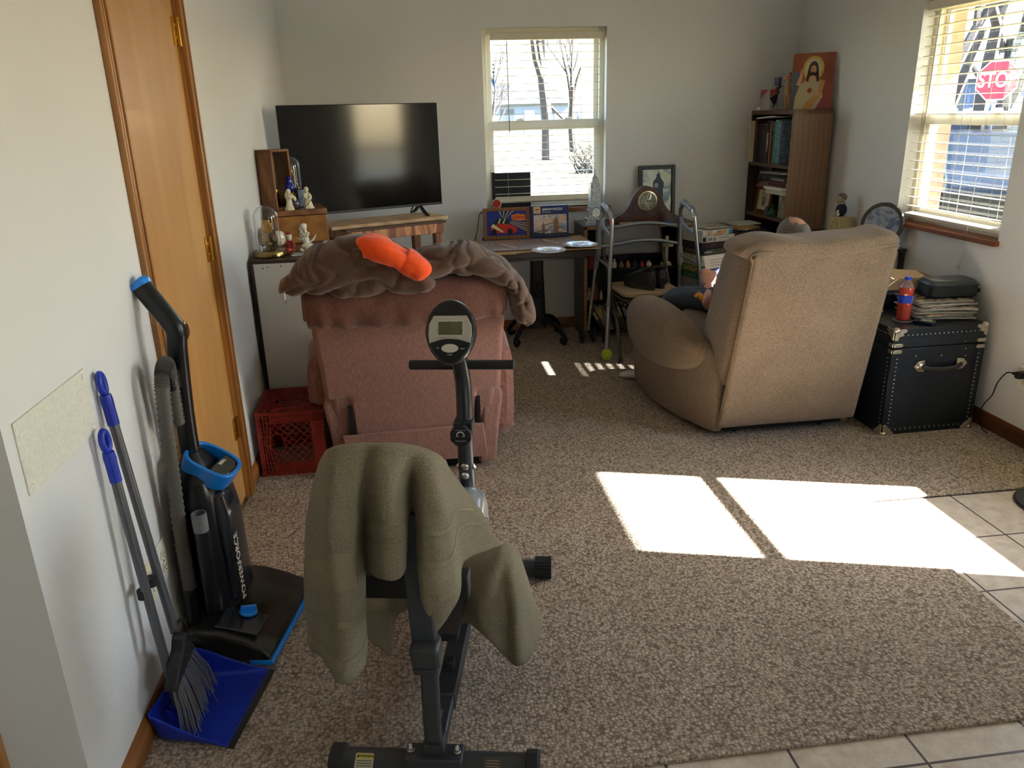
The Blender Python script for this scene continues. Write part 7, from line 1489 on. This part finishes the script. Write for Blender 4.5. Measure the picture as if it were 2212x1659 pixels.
# held papers
g = thing('booklet', 'white printed booklet with blue band held up by the seated person', 'booklet', (1.595, 4.045, .50), 0, rot=(-.35, -.12, -.12))
b = B(); b.bb((-.0, 0, 0), (.19, .003, .24)); b.out('pages', PAPERW, g, bevel=.0006)
b = B(); b.bb((.0, -.012, 0), (.188, -.0105, .236)); b.out('front_page', PAPERW, g)
b = B(); b.bb((.022, -.0128, .115), (.17, -.0122, .165)); b.out('blue_band', mat('print_blue', '#4a5890', .5), g)
b = B()
for k in range(4): b.bb((.03, -.0134, .122+.010*k), (.15, -.0129, .1245+.010*k))
b.out('band_text', WHITE, g)
b = B()
for k in range(3): b.bb((.028, -.0128, .180+.015*k), (.16, -.0122, .183+.015*k))
for k in range(5): b.bb((.028, -.0128, .025+.016*k), (.16, -.0122, .0275+.016*k))
b.out('grey_text', mat('text_grey', '#a5a5ac', .6), g)
# orange throw bunched beside the knee
b = B(); P = [(1.455, .555, .008, .014, 3.90), (1.47, .565, .014, .02, 3.89), (1.485, .55, .015, .022, 3.87), (1.497, .53, .014, .02, 3.85), (1.505, .51, .006, .012, 3.83)]
pathloft(b, P, 20, .9, fn=lambda q, t, a: q+Vector((0, math.cos(a), math.sin(a)))*.008*nz(q, 40), sub=6)
tag(b.out('throw', artmat('tiger_print', ['#3a2418', '#c87a2c', '#e0a050', '#7a4420'], 60, .9)), 'bit of orange patterned cloth bunched between armrest and knee', 'cloth')
# ------------------------------------------------------------ outdoors
GR = mat('dry_grass', '#74683a', .95, kind='noise', col2='#565030', scale=1.2, bump=.5)
GZ = -.45
b = B(); b.bb((-60, -40, GZ-.2), (160, 160, GZ)); struct(b.out('ground_outside', GR))
b = B(); b.bb((-60, 56, GZ+.002), (80, 62, GZ+.03)); struct(b.out('road', mat('asphalt', '#43474d', .9)))
b = B(); b.bb((13.5, -40, GZ+.002), (19.5, 55, GZ+.03)); struct(b.out('road_side', MATS['asphalt']))
# roof overhang that cuts the sunlight on the right side
b = B(); b.bb((XR+WT, YF-.3, 2.20), (3.70, YB+.5, 2.24)); struct(b.out('roof_eave', mat('soffit_cream', '#d9cfae', .7)))
b = B(); b.bb((XR+WT, vy1+.001, 0), (XR+WT+.10, YB+.3, 2.2)); struct(b.out('wall_outside_brick', mat('pink_brick', '#b5785e', .85, kind='noise', col2='#a06850', scale=30)))
BARK = mat('bark', '#3b3634', .95, kind='noise', col2='#2c2827', scale=8, bump=.5)
def tree(label, x, y, h, r, seed, depth=5, spread=.55, nb=3):
    R = random.Random(seed); b = B(); n = [0]
    def br(p, d, L, r, k):
        q = p; pts = [p]; dd = Vector(d)
        for i in range(3): dd = (dd+Vector((R.gauss(0, .10), R.gauss(0, .10), .06))).normalized(); q = q+dd*L/3; pts.append(q)
        b.tube(pts, [r, r*.85, r*.72, r*.6], 6 if k < 2 else 4); n[0] += 1
        if k < depth and n[0] < 420:
            for c in range(nb if k < depth-1 else 2+nb//2):
                a = R.uniform(0, 2*pi); t = R.uniform(spread*.5, spread*1.3); u = dd.cross(Vector((math.cos(a), math.sin(a), .2))).normalized()
                st = pts[R.choice((2, 3, 3))] if k else pts[R.choice((1, 2, 3, 3))]
                br(st, (dd*math.cos(t)+u*math.sin(t)), L*R.uniform(.55, .8), r*.55, k+1)
    br(Vector((0, 0, 0)), (0, 0, 1), h*.36, r, 0)
    o = b.out('bare_tree', BARK, fix=False); o.location = (x, y, GZ); return tag(o, label, 'tree', 'leafless trees outside')
tree('leafless tree with two tall trunks, seen through the middle window', 5.9, 34, 13, .30, 3)
tree('leafless tree right of the tall trunk through the middle window', 8.2, 40, 9, .18, 5, nb=4)
tree('small twiggy tree left of the tall trunk through the middle window', 3.9, 38, 7, .14, 8, nb=4)
tree('distant low bare tree at the left of the middle window', 1.2, 46, 5, .12, 12, nb=4)
tree('large forked bare tree behind the stop sign', 17, 22.8, 11, .26, 15, nb=4)
tree('dark bare tree at the left edge of the right window', 14.0, 20.1, 10, .30, 21, nb=4)
tree('bare tree over the house roof in the right window', 30, 44, 13, .3, 31, nb=4)
tree('thin bare tree right of the stop sign', 21.5, 27.2, 11, .26, 44, nb=4)
def house(label, x, y, w, d, h, rise, rz, wc, rc, win=True):
    g = thing('house', label, 'house', (x, y, GZ), rz)
    b = B(); b.bb((-w/2, -d/2, 0), (w/2, d/2, h)); b.out('walls', mat('hw_'+wc[1:], wc, .8), g)
    b = B(); e = .5; b.add([(-w/2-e, -d/2-e, h), (w/2+e, -d/2-e, h), (w/2+e, d/2+e, h), (-w/2-e, d/2+e, h), (-w/2+1, 0, h+rise), (w/2-1, 0, h+rise)], [(0, 1, 5, 4), (2, 3, 4, 5), (1, 2, 5), (3, 0, 4), (3, 2, 1, 0)]); b.out('roof', mat('hr_'+rc[1:], rc, .9), g)
    for k in range(3):
        xx = -w/2+w*(k+.5)/3; b = B(); b.bb((xx-.6, -d/2-.03, 1.0), (xx+.6, -d/2, 2.2)); b.out('window_opening', mat('house_window', '#39424c', .2), g)
    b = B(); b.bb((w*.18-.45, -d/2-.04, .0), (w*.18+.45, -d/2, 2.05)); b.out('front_door', mat('house_door', '#c9c9c4', .6), g)
    return g
house('distant pale house among bare trees through the middle window', 8.5, 75, 11, 7, 2.6, 1.8, .1, '#5f6b7c', '#454c56')
house('grey-blue house with pale roof across the street in the right window', 27, 36.5, 15, 8, 2.8, 1.9, -.9, '#4a5a78', '#77716a')
# hedge line of distant woods
b = B(); R = random.Random(9)
for k in range(150):
    x = -30+k*1.0+R.uniform(-.5, .5); h = R.uniform(2.6, 4.0); b.ell((x, 105+R.uniform(-3, 3), GZ+h*.3), (R.uniform(1.6, 2.6), 2.0, h*.6), 9)
tag(b.out('treeline', mat('winter_woods', '#5c5d66', .95, kind='noise', col2='#484a52', scale=2)), 'hazy line of distant winter woods beyond the road', 'woods')['kind'] = 'stuff'
# stop sign
g = thing('stop_sign', 'red octagonal stop sign on a post outside the right window', 'sign', (11.2, 14.62, GZ), -.86)
zc = 1.84-GZ; RR = .385
oc = lambda r: [(r*math.cos(pi/8+pi/4*j), r*math.sin(pi/8+pi/4*j)) for j in range(8)]
MSS = T(0, 0, zc) @ UPR
b = B(); b.prism(oc(RR), .004, MSS); b.out('sign_border', mat('sign_white', '#eceae6', .5), g)
b = B(); b.prism(oc(RR*.94), .002, MSS, 0, .004); b.out('sign_face', mat('sign_red', '#c22036', .5), g)
text('lettering', 'STOP', .33, MSS @ T(0, -.0, .007) @ Matrix.Diagonal((.82, 1.15, 1, 1)), MATS['sign_white'], g, .001, bold=.006)
b = B(); b.bb((-.03, .01, 0), (.03, .05, zc+RR+.1)); b.out('post', mat('galvanised', '#8d9094', .5, .6), g)
# dark vehicle parked outside low in the right window
g = thing('car', 'dark parked car outside, seen low through the right window', 'car', (9.5, 12.0, GZ), 1.0)
b = B(); pr_ = [(-2.2, .35), (-2.25, .75), (-1.9, .92), (-1.35, .98), (-.7, 1.45), (.7, 1.48), (1.5, 1.02), (2.1, .92), (2.25, .6), (2.2, .35)]
b.prism(pr_, 1.7, T(0, .85, 0) @ UPR); b.out('car_body', mat('car_paint', '#3b424b', .3, .4, coat=.6), g, bevel=.08, seg=4)
b = B(); b.prism([(-1.15, 1.0), (-.62, 1.38), (.62, 1.40), (1.2, 1.03)], 1.72, T(0, .86, 0) @ UPR); b.out('car_windows', mat('car_glass', '#1a2026', .1), g)
for x in (-1.4, 1.4):
    for y in (-.82, .82): b = B(); b.lathe([(0, -.1), (.30, -.1), (.33, -.07), (.33, .07), (.30, .1), (0, .1)], T(x, y, .33) @ rotm(pi/2, 0, 0), 24); b.out('wheel', BLACKM, g)
# insect screen on the lower sash of the right window
# vines and shrubs
b = B(); R = random.Random(77)
for k in range(60): b.tube([(R.uniform(-.6, .6), R.uniform(-.3, .3), 0), (R.uniform(-.8, .8), R.uniform(-.4, .4), .5), (R.uniform(-1, 1), R.uniform(-.5, .5), R.uniform(.8, 1.3))], [.02, .012, .004], 4, smooth=2)
o = b.out('bare_shrub', BARK); o.location = (6.0, 26, GZ); tag(o, 'low bare shrub on the lawn beyond the middle window', 'shrub')
